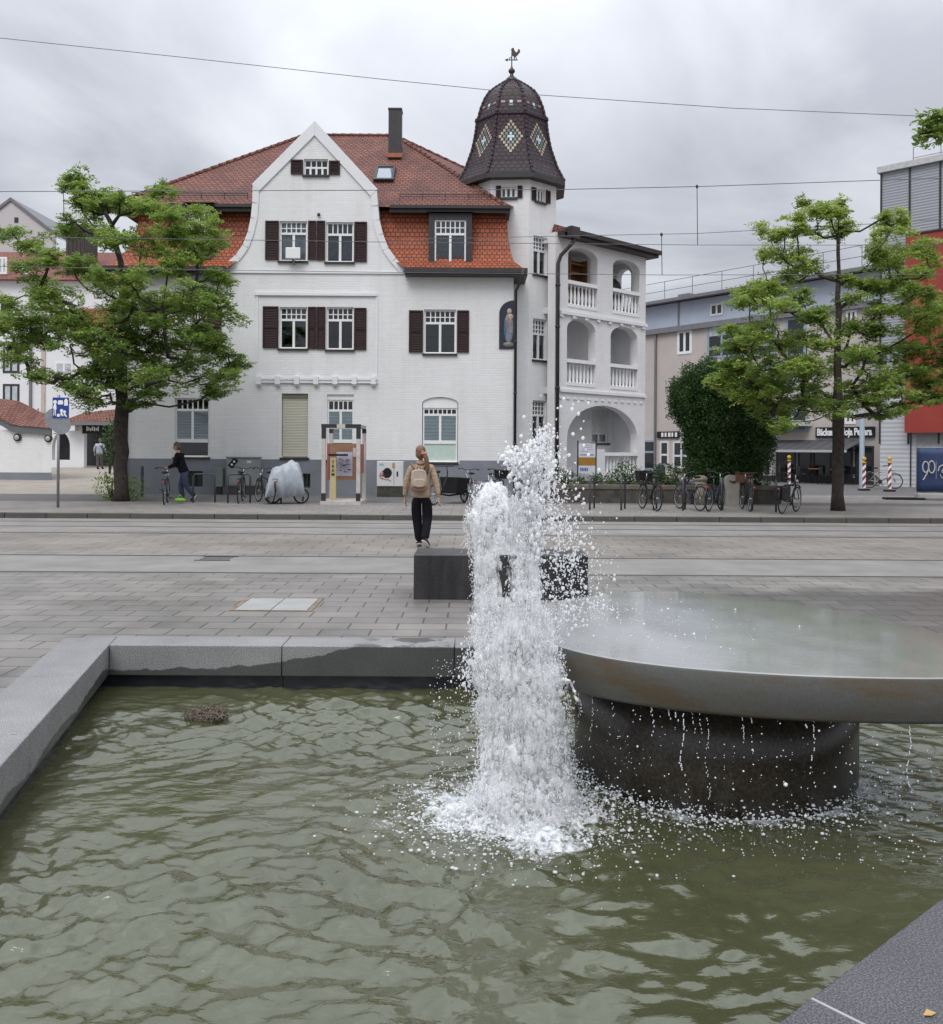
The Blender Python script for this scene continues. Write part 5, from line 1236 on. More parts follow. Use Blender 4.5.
# ------------------------------------------------------------ buildings behind, right
M['beige_render'] = mat('beige_render',(0.49,0.44,0.41),.85,.05,1.2,.15,60)
M['blue_panel'] = mat('pale_blue_panel',(0.44,0.49,0.58),.6,.05,1)
M['grey_roof'] = mat('grey_sheet_roof',(0.17,0.17,0.18),.6,.12,2)
M['frame_blue'] = mat('blue_grey_frame',(0.28,0.34,0.42),.5,.05)
M['white_panel'] = mat('white_panel',(0.66,.66,.66),.6,.05)
def simple_window(f,par,px,cols=2,frame='trim_white',rows=1,t=.06,proud=.03,cur=None,uz=None,split=0,name='window'):
    u0,u1,z0,z1=uz if uz else f.rect(*px); mb=MB()
    mb.fbox(f,u0,u1,z0,z0+t,-.05,proud);mb.fbox(f,u0,u1,z1-t,z1,-.05,proud);mb.fbox(f,u0,u0+t,z0+t,z1-t,-.05,proud);mb.fbox(f,u1-t,u1,z0+t,z1-t,-.05,proud)
    for i in range(1,cols): c=u0+(u1-u0)*i/cols; mb.fbox(f,c-t/2,c+t/2,z0+t,z1-t,-.05,proud-.005)
    for i in range(1,rows): c=z0+(z1-z0)*i/rows; mb.fbox(f,u0+t,u1-t,c-t/2,c+t/2,-.05,proud-.008)
    if split: c=z0+(z1-z0)*split; mb.fbox(f,u0+t,u1-t,c-t/2,c+t/2,-.05,proud-.008)
    w=mb.build(name,frame,par,world=True)
    mb=MB(); mb.fquad(f,u0+t*.5,u1-t*.5,z0+t*.5,z1-t*.5,.012); mb.build('pane','glass_dark',w,world=True)
    if cur:
        mb=MB(); mb.fquad(f,u0+t,u1-t,z1-t-(z1-z0-2*t)*cur[1],z1-t,.016); mb.build('blind',cur[0],w,world=True)
    return w
def gd():
    m,nt,b=new_mat('dark_glass'); b.inputs['Base Color'].default_value=(0.022,.026,.030,1); b.inputs['Roughness'].default_value=.06; b.inputs['IOR'].default_value=1.6; M['glass_dark']=m
    m,nt,b=new_mat('blue_glass'); b.inputs['Base Color'].default_value=(0.05,.075,.11,1); b.inputs['Roughness'].default_value=.08; b.inputs['IOR'].default_value=1.6; M['glass_blue']=m
gd()
Q0=np.array((10.8,55.0)); Q1=np.array((19.35,43.9)); FQ=Fac(Q0,Q1-Q0); LQ=float(np.linalg.norm(Q1-Q0))
def bakery_building():
    t=thing('shop_building','beige rendered shop building with pale blue top storey and grey roof','building',(15.1,49.5,0.1)); b=lambda mb,n,m,**k: mb.build(n,m,t,world=True,**k)
    ze=10.85; zb=FQ.px(700,262+0)[1] if False else None
    z_up=FQ.px(665,254)[1] if False else 9.05
    mb=MB(); mb.fbox(FQ,-4,LQ+6,ZG,9.0,-12,0); b(mb,'wall','beige_render')
    mb=MB(); mb.fbox(FQ,-4,LQ+6,9.003,10.55,-12,-.35); b(mb,'top_storey','blue_panel')
    mb=MB(); mb.fbox(FQ,-4.2,LQ+6,8.75,9.0,.003,.22); mb.fbox(FQ,-4.2,LQ+6,9.003,9.06,-.34,.22); b(mb,'eave_gutter','zinc')
    mb=MB(); mb.hexa([FQ.p(-4.6,10.56,.35),FQ.p(LQ+6,10.56,.35),FQ.p(LQ+6,11.5,-12.4),FQ.p(-4.6,11.5,-12.4),FQ.p(-4.6,10.74,.35),FQ.p(LQ+6,10.74,.35),FQ.p(LQ+6,11.7,-12.4),FQ.p(-4.6,11.7,-12.4)]); b(mb,'roof','grey_roof')
    mb=MB()
    for i in range(9): u=-3.5+i*2.1; p=FQ.p(u,10.8,-.6); mb.tube([p,(p[0],p[1],12.0)],.022,n=5)
    for z in (11.45,12.0): mb.tube([FQ.p(-4.4,z,-.6),FQ.p(LQ+3,z,-.6)],.02,n=5)
    b(mb,'roof_railing','zinc')
    mb=MB(); mb.fbox(FQ,1.8,2.6,10.8,11.05,-1.2,-.5); b(mb,'roof_box','zinc')
    for q in ((706.5,720,302,315),(868,880,290,303)): simple_window(FQ,t,q,cols=2,frame='white_panel',proud=-.3) if False else None
    mb=MB(); u0,u1,z0,z1=FQ.rect(706.5,719.5,302.5,315); f2=Fac(FQ.p(0,0,-.345)[:2],FQ.u); simple_window(f2,t,None,uz=(u0,u1,z0,z1),frame='white_panel',t=.12)
    mb=MB(); p=FQ.px(675,310)[0]; mb.fbox(f2,p-.05,p+.05,9.06,10.54,.002,.05); b(mb,'panel_joint','zinc')
    simple_window(FQ,t,(677.5,692,330,354),cols=2,frame='trim_white',t=.16)
    # big blue framed bays
    for q,c in (((707.5,752,321,357),3),((757,776,318,355),1),((786,806,317,356),1),((757,795,363,393),2),((778,808,410,432),2),((845,856,410,424),2)):
        w=simple_window(FQ,t,q,cols=c,frame='frame_blue' if q[0]<840 else 'trim_white',t=.13,split=.28 if q[0]<840 else 0,cur=('curtain',.35) if q[0]<760 else None)
    simple_window(FQ,t,(846,857,310,335),cols=2,frame='trim_white',t=.12)
    mb=MB(); p=FQ.px(656,400)[0]; mb.fbox(FQ,p-.06,p+.06,.2,8.7,.003,.12); b(mb,'downpipe','zinc')
    # ground floor shopfronts
    mb=MB(); u0=FQ.px(750,450)[0]; u1=LQ-.1; mb.fbox(FQ,FQ.px(742,450)[0],FQ.px(812,450)[0],3.02,3.28,.003,1.0); b(mb,'canopy_slab','white_panel')
    for q,c in (((660,669,441,466),1),((673,690,441,468),2),((748,761,437,477),1),((763,772,440,477),1)): simple_window(FQ,t,q,cols=c,frame='white_panel',t=.12,split=.45)
    simple_window(FQ,t,(640,656,440,470),cols=1,frame='frame_blue',t=.12,split=.6)
    for q in ((776,796,446,481),(798,812,446,482),(813,832,446,482),(834,853,446,483),(855,874,446,484)): simple_window(FQ,t,q,cols=1,frame='dark_metal',t=.10)
    mb=MB(); u0,u1,z0,z1=FQ.rect(807,816,446,484); mb.fbox(FQ,FQ.px(760,460)[0],LQ-.05,ZG,.42,.01,.06); b(mb,'shopfront_base','dark_metal')
    # sign with the shop's name
    u0,u1,z0,z1=FQ.rect(817,875.5,427,437.5); mb=MB(); mb.fbox(FQ,u0,u1,z0,z1,.03,.14); s=b(mb,'shop_sign','black')
    mb=MB(); mb.text('Bäckerei Moja Pekara',(z1-z0)*.93,lambda u,z,w: FQ.p((u0+u1)/2+u,(z0+z1)/2+z,.15+w),e=.008,bold=.018,spacing=.95); 
    uu=[v for v in mb.V]; 
    # stretch lettering to the board
    a=np.array(mb.V); du=(a[:,:2]-FQ.O)@FQ.u; c=(u0+u1)/2; k=(u1-u0)*.94/(du.max()-du.min()); du2=c+(du-(du.max()+du.min())/2)*k
    mb.V=[tuple(np.append(FQ.O+FQ.u*x+FQ.n*((p[:2]-FQ.O)@FQ.n),p[2])) for x,p in zip(du2,a)]; mb.build('lettering','trim_white',s,world=True)
    u0,u1,z0,z1=FQ.rect(658,680,431.5,438); mb=MB(); mb.fbox(FQ,u0,u1,z0,z1,.02,.1); s=b(mb,'shop_sign','black')
    mb=MB()
    for i,w in enumerate((.16,.14,.18,.12,.16)): mb.fbox(FQ,u0+.35+i*.26,u0+.35+i*.26+w,z0+.07,z1-.07,.102,.115)
    mb.build('lettering','trim_white',s,world=True)
    # awning
    ua,_=FQ.px(780,432); ub=LQ-.15; za=2.30; d=1.7; zb=1.80
    M['awning']=striped('grey_striped_awning',(.050,.050,.055),(.075,.075,.082),.55,axis='X',bump=0)
    mb=MB(); A,B=FQ.p(ua,za,.1),FQ.p(ub,za,.1); C,D=FQ.p(ub,zb,d),FQ.p(ua,zb,d)
    mb.add([A,B,C,D],[(0,1,2,3)]); a=b(mb,'awning','awning')
    mb=MB(); mb.fbox(FQ,ua,ub,zb-.13,zb-.005,d-.02,d+.03); mb.build('valance',mat('pale_awning_bar',(.42,.42,.42),.5),a,world=True)
    mb=MB()
    for u in (ua+.2,ub-.2): mb.tube([FQ.p(u,za-.25,.1),FQ.p(u,(za+zb)/2-.35,d*.5),FQ.p(u,zb-.08,d-.05)],.03,n=6)
    mb.build('folding_arm','dark_metal',a,world=True)
bakery_building()
def cafe_furniture():
    g=random.Random(4)
    for i,(x,y) in enumerate(((789,482),(803,483),(823,484),(846,485))):
        p=G(x,y,.12); t=thing('cafe_table',['small dark cafe table under the left end of the grey awning','small dark cafe table left of the tree trunk','small dark cafe table just right of the tree trunk','small dark cafe table beside the pale steel pole'][i],'table',(p[0]-.2,p[1]+.5,.12),0,'cafe tables under the awning')
        mb=MB(); mb.lathe([(.34,.72),(.34,.75)],n=18); mb.build('table_top',mat('cafe_top_%d'%i,(.30,.13,.04) if i in(2,3) else (.05,.05,.05),.5),t)
        mb=MB(); mb.tube([(0,0,.02),(0,0,.72)],.03); mb.lathe([(.22,0),(.2,.03)],n=14); mb.build('pedestal','black',t)
        for s in (-1,1):
            c=thing('cafe_chair','dark cafe chair drawn up to a small table under the awning','chair',(p[0]-.2+s*.62,p[1]+.5,.12),-s*math.pi/2,'dark cafe chairs under the awning')
            mb=MB(); mb.box(-.21,.21,-.21,.21,.43,.46); mb.build('seat','black',c)
            mb=MB(); mb.box(-.21,.21,.19,.22,.5,.86) if s>0 else mb.box(-.21,.21,.19,.22,.5,.86); mb.build('backrest','black',c)
            for a in (-1,1):
                for d in (-1,1): mb=MB(); mb.tube([(a*.2,d*.2,0),(a*.18,d*.18,.44 if d<0 else .88)],.014,n=5); mb.build('leg','black',c)
cafe_furniture()
FS=Fac((19.06,42.0),(1.0,-.975))
def silver_building():
    t=thing('panel_building','silver corrugated office building with a projecting red box','building',(22,42,.1)); b=lambda mb,n,m,**k: mb.build(n,m,t,world=True,**k)
    M['corrugated']=striped('silver_corrugated_sheet',(.46,.47,.49),(.52,.53,.55),.20,.5,bump=.45)
    M['corrugated_up']=striped('grey_corrugated_sheet',(.27,.28,.31),(.36,.37,.40),.13,.5,bump=.5)
    M['red_clad']=mat('red_cladding',(.30,.040,.028),.55,.06,1)
    zt=FS.px(884,173)[1]; zr=FS.px(908,240)[1]; 
    mb=MB(); mb.fbox(FS,0,14,ZG,4.9,-10,0); b(mb,'lower_wall','corrugated')
    mb=MB(); mb.fbox(FS,0,14,4.903,zt,-10,-.002); b(mb,'upper_wall','corrugated_up')
    mb=MB(); mb.fbox(FS,-.15,14,zt+.003,zt+.28,-10,.18); b(mb,'parapet',mat('pale_parapet',(.5,.5,.5),.5))
    mb=MB()
    for x in (881,909.5,940): u=FS.px(x,250)[0]; mb.fbox(FS,u-.04,u+.04,ZG+2,zt-.02,.001,.035)
    for x in (911,): u=FS.px(x,460)[0]; mb.fbox(FS,u-.03,u+.03,ZG,3.3,.036,.05)
    b(mb,'panel_joint','dark_metal')
    u=FS.px(905,340)[0]; z0=FS.px(910,433)[1]; z1=FS.px(908,238)[1]; f=Fac(FS.p(0,0,.5)[:2],FS.u); u=f.px(905,340)[0]
    mb=MB(); mb.fbox(FS,u,14,z0,z1,.04,.5); r=b(mb,'red_box','red_clad')
    mb=MB(); mb.fbox(FS,u+.8,9,f.px(930,402.5)[1],f.px(930,398.5)[1],.501,.53); mb.build('window_strip','glass_dark',r,world=True)
    mb=MB(); mb.fbox(FS,u-.03,14,z1+.003,z1+.07,.04,.55); mb.build('coping','dark_metal',r,world=True)
    mb=MB(); zz=zt+.28
    for k in range(5): p=FS.p(1.0+k*1.2,zz,-1.2); mb.tube([p,(p[0],p[1],zz+1.0)],.02,n=5)
    for z in (zz+.5,zz+1.0): mb.tube([FS.p(1.0,z,-1.2),FS.p(8,z,-1.2)],.018,n=5)
    b(mb,'roof_railing','zinc')
    mb=MB(); mb.fbox(FS,2.4,9,zz+.003,zz+.28,-3,-1.5); p=FS.p(3.2,zz+.28,-2.2); mb.lathe([(.14,0),(.14,.45),(.22,.46),(.22,.58)],c=p,n=10); b(mb,'roof_vent','zinc')
    mb=MB(); mb.fbox(FS,FS.px(916,460)[0],9,ZG,3.35,.003,.02); b(mb,'gate_panel',mat('grey_gate',(.34,.35,.36),.6))
silver_building()

# ------------------------------------------------------------ buildings behind, left
def left_flats():
    t=thing('apartment_block','white apartment block with dark framed windows and red tiled roof','building',(-33,60,.5)); f=Fac((0,60),(1,0)); b=lambda mb,n,m,**k: mb.build(n,m,t,world=True,**k)
    u1=f.px(128,400)[0]; zt=f.px(60,281)[1]
    mb=MB(); mb.fbox(f,-52,u1,.3,zt,-12,0); b(mb,'wall','plaster_white')
    zr=f.px(60,236)[1]
    mb=MB(); mb.hexa([f.p(-52,zt,.5),f.p(u1+.5,zt,.5),f.p(u1+.5,zt,-13),f.p(-52,zt,-13),f.p(-52,zr,-5),f.p(u1+.5,zr,-5),f.p(u1+.5,zr+.02,-6),f.p(-52,zr+.02,-6)]); b(mb,'roof',brick_mat('faded_red_tile',(.24,.075,.05),(.19,.06,.042),(.06,.02,.015),.3,.3,.02,.7,.7,.03))
    for q in ((3,19.5,347,373),(3,19.5,384,404),(1,12.5,296,317),(-30,-10,347,373),(-30,-10,384,404)): simple_window(f,t,q,cols=2,frame='dark_metal',t=.14,cur=('curtain',1.0) if q[2]>340 else None)
    mb=MB(); mb.fbox(f,*[f.rect(1,12.5,318,328)[i] for i in (0,1,2,3)],.02,.08); b(mb,'balcony_panel',mat('ochre_panel',(.50,.30,.10),.6))
    for q in ((-2,7,257,274),(55,73,362,376),(53,78,312,322),(22,30,262,274),(90,112,352,368)): simple_window(f,t,q,cols=2,frame='trim_white',t=.12,cur=('curtain',1.0))
    for x in (-75,-118,-165,-215):
        for y0,y1 in ((296,322),(344,373),(396,424)): simple_window(f,t,(x,x+17,y0,y1),cols=2,frame='dark_metal',t=.14,cur=('curtain',.6))
    mb=MB(); u0,u,z0,z1=f.rect(80,115,309,332); mb.hexa([f.p(u0,z0,1.4),f.p(u,z0,1.4),f.p(u,z0,.003),f.p(u0,z0,.003),f.p(u0,z1,.2),f.p(u,z1,.2),f.p(u,z1,.003),f.p(u0,z1,.003)]); b(mb,'porch_roof','roof_orange')
    mb=MB(); u=f.px(31,400)[0]; mb.fbox(f,u-.07,u+.07,.5,zt,.003,.16); b(mb,'downpipe','zinc')
    mb=MB(); u=f.px(43.5,400)[0]; mb.fbox(f,u-.12,u+.12,.5,zt,.003,.1); b(mb,'wall_strip',mat('pale_beige_strip',(.5,.43,.37),.8))
    mb=MB(); u0,u,z0,z1=f.rect(64,84,223,262); mb.fbox(f,u0,u,z0-1.5,z1,-2.2,-.3)
    for k in range(5): c=u0+(u-u0)*(k+.5)/5; mb.fbox(f,c-.04,c+.04,z0-1.5,z1-.05,-.299,-.27)
    b(mb,'lift_tower',mat('dark_brown_sheet',(.045,.032,.03),.6))
    u0,u,z0,z1=f.rect(52,64,204,239); mb=MB(); q=f.px(20,240)[0]
    # second gabled block further back
    t2=thing('gabled_block','pale gabled apartment wall rising behind the red roof at far left','building',(-36,72,.5)); f2=Fac((0,72),(1,0)); pk=f2.px(11,201); a=f2.px(-34,236); c=f2.px(53,234)
    mb=MB(); mb.plate([(a[0],1),(c[0],1),(c[0],c[1]),(pk[0],pk[1]),(a[0],a[1])],[],lambda u,z,w:f2.p(u,z,-.3+w),.3); mb.build('gable_wall',mat('pale_grey_render',(.54,.52,.52),.85,.03),t2,world=True)
    mb=MB()
    for p,q in ((pk,a),(pk,c)): mb.hexa([f2.p(p[0],p[1],.12),f2.p(q[0],q[1],.12),f2.p(q[0],q[1],-9),f2.p(p[0],p[1],-9),f2.p(p[0],p[1]+.28,.12),f2.p(q[0],q[1]+.28,.12),f2.p(q[0],q[1]+.28,-9),f2.p(p[0],p[1]+.28,-9)])
    mb.build('roof_edge','grey_roof',t2,world=True)
    mb=MB(); u,z=f2.px(16.5,220); mb.fbox(f2,u-.15,u+.15,z-.2,z+.2,.001,.05); mb.build('vent','dark_metal',t2,world=True)
left_flats()
def garage():
    f=Fac((0,39.5),(1,0)); xr=f.px(51.5,450)[0]; zt=f.px(40,430)[1]; zg=.12
    t=thing('garage','low white masonry garage with red tiled roof and round wall lamps','garage',(xr-3,41,.2)); b=lambda mb,n,m,**k: mb.build(n,m,t,world=True,**k)
    mb=MB(); k=44/39.5*1.01; mb.hexa([(xr-12,39.5,zg),(xr,39.5,zg),(xr*k,44,zg),(xr-12,44,zg),(xr-12,39.5,zt),(xr,39.5,zt),(xr*k,44,zt),(xr-12,44,zt)]); b(mb,'wall','wall_white')
    zp=f.px(30,472.5)[1]; mb=MB(); mb.box(xr-12.02,xr+.02,39.47,39.497,zg,zp+.0); b(mb,'plinth','plinth')
    # roof rises to the left, its eave board sweeping up over an arch
    mb=MB(); q=[f.px(*p) for p in ((52.5,428.5),(40,427),(22,426),(12,424),(4,419),(-8,414),(-40,410))]
    lo=[(u,z-.32) for u,z in q]
    mb.plate(q+lo[::-1],[],lambda u,z,w:f.p(u,z,.08+w),.06); b(mb,'eave_board',mat('grey_green_board',(.12,.13,.13),.6))
    mb=MB(); e=[f.px(*p) for p in ((52.5,427.5),(39,421),(26,414.5),(13,408),(0,401.5),(-40,397))]
    for i in range(len(e)-1):
        lo0=(e[i][0],np.interp(-e[i][0],[-p[0] for p in q],[p[1] for p in q])); lo1=(e[i+1][0],np.interp(-e[i+1][0],[-p[0] for p in q],[p[1] for p in q]))
        mb.add([f.p(lo0[0],lo0[1],.2),f.p(lo1[0],lo1[1],.2),f.p(e[i+1][0],e[i+1][1]+.12,-1.6),f.p(e[i][0],e[i][1]+.12,-1.6)],[(0,1,2,3)])
    b(mb,'roof',M['roof_g']) if 'roof_g' in M else b(mb,'roof','roof_red')
    for x,y in ((18,437.5),(49,438.5)):
        u,z=f.px(x,y); mb=MB(); mb.lathe([(.17,0),(.17,.08)],c=(u,39.5-.08,z),n=16,axis='Y'); l=b(mb,'wall_lamp','dark_metal'); mb=MB(); mb.ell((u,39.38,z),(.11,.05,.11),n=12); mb.build('lamp_glass',mat('milky_glass',(.40,.40,.38),.3),l,world=True)
garage()
def gatehouse():
    f=Fac((0,53.0),(1,0)); t=thing('gatehouse','dark covered courtyard entrance with red tiled roof and white pillar','entrance',(-24,54,.55)); b=lambda mb,n,m,**k: mb.build(n,m,t,world=True,**k)
    R_=lambda *q: f.rect(*q)
    mb=MB(); u0,u1,z0,z1=R_(50,128,421,468); 
    a=R_(70,83.5,430,467); o=R_(52,70,432,460); d=R_(84,118,432,468)
    mb.plate(rrect(u0-1,u1,.4,z1),[arch(o[0],o[1],o[2],o[3]-.9,o[3]),rrect(d[0],d[1],.42,d[3])],lambda u,z,w:f.p(u,z,-.2+w),.2); b(mb,'wall','plaster_white')
    mb=MB(); mb.fbox(f,o[0]-.5,u1,.4,z1,-3.5,-3.3); b(mb,'rear_wall','interior'); mb=MB(); mb.fquad(f,o[0],o[1],o[2],o[3],-.8); b(mb,'window_recess','interior'); mb=MB(); mb.fbox(f,d[1]+.01,u1,.4,d[3],.01,.04); b(mb,'side_panel','interior')
    mb=MB(); mb.fbox(f,R_(83,118,421,433)[0],u1,d[3]-.1,z1-.01,.01,.10); b(mb,'lintel','black')
    mb=MB(); e=R_(66,117,408,422); mb.hexa([f.p(e[0],e[2],.7),f.p(e[1],e[2],.7),f.p(e[1],e[2],-3),f.p(e[0],e[2],-3),f.p(e[0]+.8,e[3]-.25,-.6),f.p(e[1],e[3],-.6),f.p(e[1],e[3],-1),f.p(e[0]+.8,e[3]-.25,-1)]); b(mb,'roof','roof_red')
    mb=MB(); mb.fbox(f,e[0]-.05,e[1]+.05,e[2]-.2,e[2]-.01,.6,.74); b(mb,'gutter','zinc')
    u0,u1,z0,z1=R_(73.5,80,424,431); mb=MB(); mb.fbox(f,u0,u1,z0,z1,.2,.7); b(mb,'box_sign',mat('white_box',(.7,.7,.68),.5))
    u0,u1,z0,z1=R_(87,100,426.5,431); mb=MB(); n=7
    for i in range(n): w=(u1-u0)/n; mb.fbox(f,u0+w*i+.02,u0+w*i+w*.78,z0+.03*(i%2),z1-.04*(i%3),.11,.13)
    b(mb,'lettering','trim_white')
gatehouse()

# ------------------------------------------------------------ trees
class Leaves:
    """a crown's leaves gathered as arrays of small folded rhombs with a tone each"""
    def __init__(s): s.q = []; s.t = []
    def sprays(s, c, rx, ry, rz, n, size, g, tone=.5, asp=.52):
        k = max(1,n//11); v = g.normal(0,1,(k,3)); v /= np.linalg.norm(v,axis=1)[:,None]; v *= (g.random(k)**.45)[:,None]
        o = np.asarray(c)+v*np.array((rx,ry,rz)); az = g.uniform(0,6.283,k); el = g.normal(.05,.35,k)
        dr = np.stack([np.cos(az)*np.cos(el),np.sin(az)*np.cos(el),np.sin(el)],1); sd = np.stack([-np.sin(az),np.cos(az),0*az],1); up = np.cross(dr,sd)
        L = size*g.uniform(1.6,3.2,k); tn = np.clip(tone+g.normal(0,.18,k),0,1)
        for j in range(11):
            q = o+dr*(L*(j/10-.5))[:,None]; sg = 1 if j%2 else -1; ax = sd*sg*.878+dr*.479+up*g.normal(-.15,.35,k)[:,None]; ax /= np.linalg.norm(ax,axis=1)[:,None]; l = (size*g.uniform(.65,1.2,k))[:,None]
            w = np.cross(ax,up*g.uniform(.6,1,k)[:,None]+sd*g.normal(0,.5,k)[:,None]); w /= np.linalg.norm(w,axis=1)[:,None]+1e-9; w = w*l*asp*.5
            s.q.append(np.stack([q,q+ax*l*.5+w,q+ax*l,q+ax*l*.5-w],1)); s.t.append(np.clip(tn+g.normal(0,.12,k),0,1))
    def build(s, name, m, parent):
        V = np.concatenate(s.q).reshape(-1,3); T = np.concatenate(s.t); n = len(T); r = parent
        while r.parent: r = r.parent
        V = V-np.array(r.location); me = bpy.data.meshes.new(name); me.vertices.add(4*n); me.vertices.foreach_set('co',V.astype(np.float32).ravel())
        me.loops.add(4*n); me.loops.foreach_set('vertex_index',np.arange(4*n,dtype=np.int32)); me.polygons.add(n); me.polygons.foreach_set('loop_start',np.arange(0,4*n,4,dtype=np.int32)); me.polygons.foreach_set('loop_total',np.full(n,4,np.int32))
        me.update(calc_edges=True); me.attributes.new('tint','FLOAT','FACE').data.foreach_set('value',T.astype(np.float32)); me.materials.append(M[m])
        o = bpy.data.objects.new(name,me); COL.objects.link(o); o.parent = parent; return o
def tree(name,label,base,trunk,clumps,ppm,leafmat,size,dens,seed,trunk_r,spread=.75,Rcrown=None,flare=1.3,fill=.5,rzk=1.35):
    g=np.random.default_rng(seed); t=thing(name,label,'tree',base)
    Y0=base[1]; tx0=base[0]
    nodes=[]; parent=[]
    tp=[Vector(base)]+[Vector(P(x,y,Y0)) for x,y in trunk]
    # subdivide the trunk
    seq=[]
    for a,b_ in zip(tp[:-1],tp[1:]):
        k=max(1,int((b_-a).length/.35))
        for i in range(k): seq.append(a.lerp(b_,i/k))
    seq.append(tp[-1])
    for i,p in enumerate(seq): nodes.append(np.array(p)+ (g.normal(0,.012,3) if i else 0)); parent.append(i-1)
    first=next(i for i,p in enumerate(seq) if p.z>base[2]+ (tp[-1].z-base[2])*.28)
    cl=[]
    for (px,py,rx,rz) in clumps+[(a[0]+g.normal(0,a[2]*.8),a[1]+g.normal(0,a[3]*.6),a[2]*.8,a[3]*.7) for a in clumps*2 if g.random()<fill]:
        rx*=1.2; rz*=rzk
        x=P(px,py,Y0)[0]-tx0; Rm=Rcrown or 3.6; dm=math.sqrt(max(.15,1-(x/Rm)**2))*Rm*spread
        z_=P(px,py,Y0)[2]; 
        dy=g.uniform(-1,1)*dm*np.clip((tp[-1].z+1.2-z_)/3.0,.25,1); c=np.array(P(px,py,Y0+dy)); s=(Y0+dy)/Y0
        cl.append((c,rx/ppm*s,rz/ppm*s))
    order=sorted(range(len(cl)),key=lambda i: math.hypot(cl[i][0][0]-tx0,cl[i][0][1]-Y0)+.15*abs(cl[i][0][2]-base[2]-3))
    tips=[]
    for i in order:
        c,rx,rz=cl[i]; N=np.array(nodes); d=np.linalg.norm(N-c,axis=1); dz=c[2]-N[:,2]; hz=np.hypot(N[:,0]-tx0,N[:,1]-Y0); hc=math.hypot(c[0]-tx0,c[1]-Y0)
        pen=d+np.where(dz<.15,(.15-dz)*1.6,0)+np.where(hz>hc+.1,(hz-hc)*2.5,0); pen[:first]+=50
        j=int(np.argmin(pen)); a=N[j]; L=d[j]; k=max(2,int(L/.28)); prev=j
        bow=np.array((g.normal(0,.06),g.normal(0,.06),-.10))*L
        for s in range(1,k+1):
            f=s/k; q=a+(c-a)*f+bow*math.sin(math.pi*f)+g.normal(0,.025,3)*(f<1); nodes.append(q); parent.append(prev); prev=len(nodes)-1
        tips.append(prev)
        for _ in range(5):    # twigs
            v=g.normal(0,1,3); v/=np.linalg.norm(v); q=c+v*np.array((rx,rx,rz))*.8; nodes.append((q+c)/2+g.normal(0,.03,3)); parent.append(prev); nodes.append(q); parent.append(len(nodes)-2)
    n=len(nodes); r=np.zeros(n); e=2.0; ch=[0]*n
    acc=np.zeros(n)
    for i in range(n-1,-1,-1):
        rr=acc[i] if acc[i]>0 else .007**e
        r[i]=rr**(1/e)
        if parent[i]>=0: acc[parent[i]]+=rr
    r*=1.0; sc=trunk_r/r[first]; r=np.where(r>.008, np.clip(r*sc,.010,None), .0065); r[first:]=np.where(np.arange(first,n)<len(seq), r[first:], np.minimum(r[first:],.050))
    for i in range(first): r[i]=trunk_r*(1+ (flare-1)*max(0,1-(nodes[i][2]-base[2])/.5)**2)
    kids={}
    for i in range(1,n): kids.setdefault(parent[i],[]).append(i)
    mb=MB(); done=set()
    def chain(i,start):
        pts=[nodes[start],nodes[i]] if start>=0 else [nodes[i]]; rs=[min(r[start],r[i]*1.25) if start>=first else r[start],r[i]] if start>=0 else [r[i]]
        while True:
            k=kids.get(i,[])
            if not k: break
            k=sorted(k,key=lambda q:-r[q]); nx=k[0]
            for o in k[1:]: stack.append((o,i))
            pts.append(nodes[nx]); rs.append(r[nx]); i=nx
        mb.tube(pts,rs,n=10 if rs[0]>.05 else 5)
    stack=[(0,-1)]
    while stack: i,s=stack.pop(); chain(i,s)
    mb.build('trunk','bark',t,world=True,smooth=True)
    lv=Leaves()
    for c,rx,rz in cl:
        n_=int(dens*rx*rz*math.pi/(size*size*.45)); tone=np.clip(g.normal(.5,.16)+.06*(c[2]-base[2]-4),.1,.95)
        for _ in range(4):     # every clump is a few overlapping flattened sprays, with ragged ends
            v=g.normal(0,.55,3); lv.sprays(c+v*np.array((rx,rx,rz*.8)),rx*g.uniform(.5,.9),rx*g.uniform(.5,.9),rz*g.uniform(.45,.85),n_//4,size,g,tone)
    for i in range(first+2,n):
        if r[i]<.03 and g.random()<.2: lv.sprays(nodes[i],.18,.18,.11,44,size,g,.5)
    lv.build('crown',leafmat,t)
    return t
LC=[(83,180,14,7),(70,187,9,6),(95,195,12,8),(92,212,13,9),(75,222,11,8),(112,204,14,9),(126,198,9,6),(140,206,14,9),(165,191,11,7),(158,210,16,9),(185,213,15,9),(200,232,15,9),(212,248,13,9),(188,255,17,10),(214,275,13,10),(195,290,17,10),(170,262,17,11),(140,238,15,10),(108,238,14,9),(60,232,12,7),(12,234,11,6),(30,245,14,8),(50,258,16,9),(20,268,16,8),(76,270,17,10),(102,275,15,10),(125,278,15,10),(40,290,18,10),(15,300,14,9),(30,320,20,10),(70,310,20,10),(105,310,19,10),(140,300,17,10),(165,310,19,10),(200,320,19,10),(219,300,9,8),(10,345,11,7),(40,342,21,9),(70,345,17,9),(100,345,19,10),(140,340,19,10),(175,345,19,10),(210,345,17,9),(230,355,13,8),(225,376,15,7),(200,378,17,8),(170,371,19,9),(135,375,19,9),(100,371,19,9),(84,385,13,7),(55,378,15,6),(36,374,10,5),(110,395,17,7),(126,404,13,5),(150,390,15,7),(215,393,13,5),(237,365,8,6),(25,360,13,6),(90,328,18,9),(120,325,18,9),(155,325,18,9),(185,360,18,8),(60,328,16,8),(120,358,18,8),(155,358,18,8),(182,238,14,9),(3,322,10,8),(205,305,16,9)]
b=G(121,501,.12)
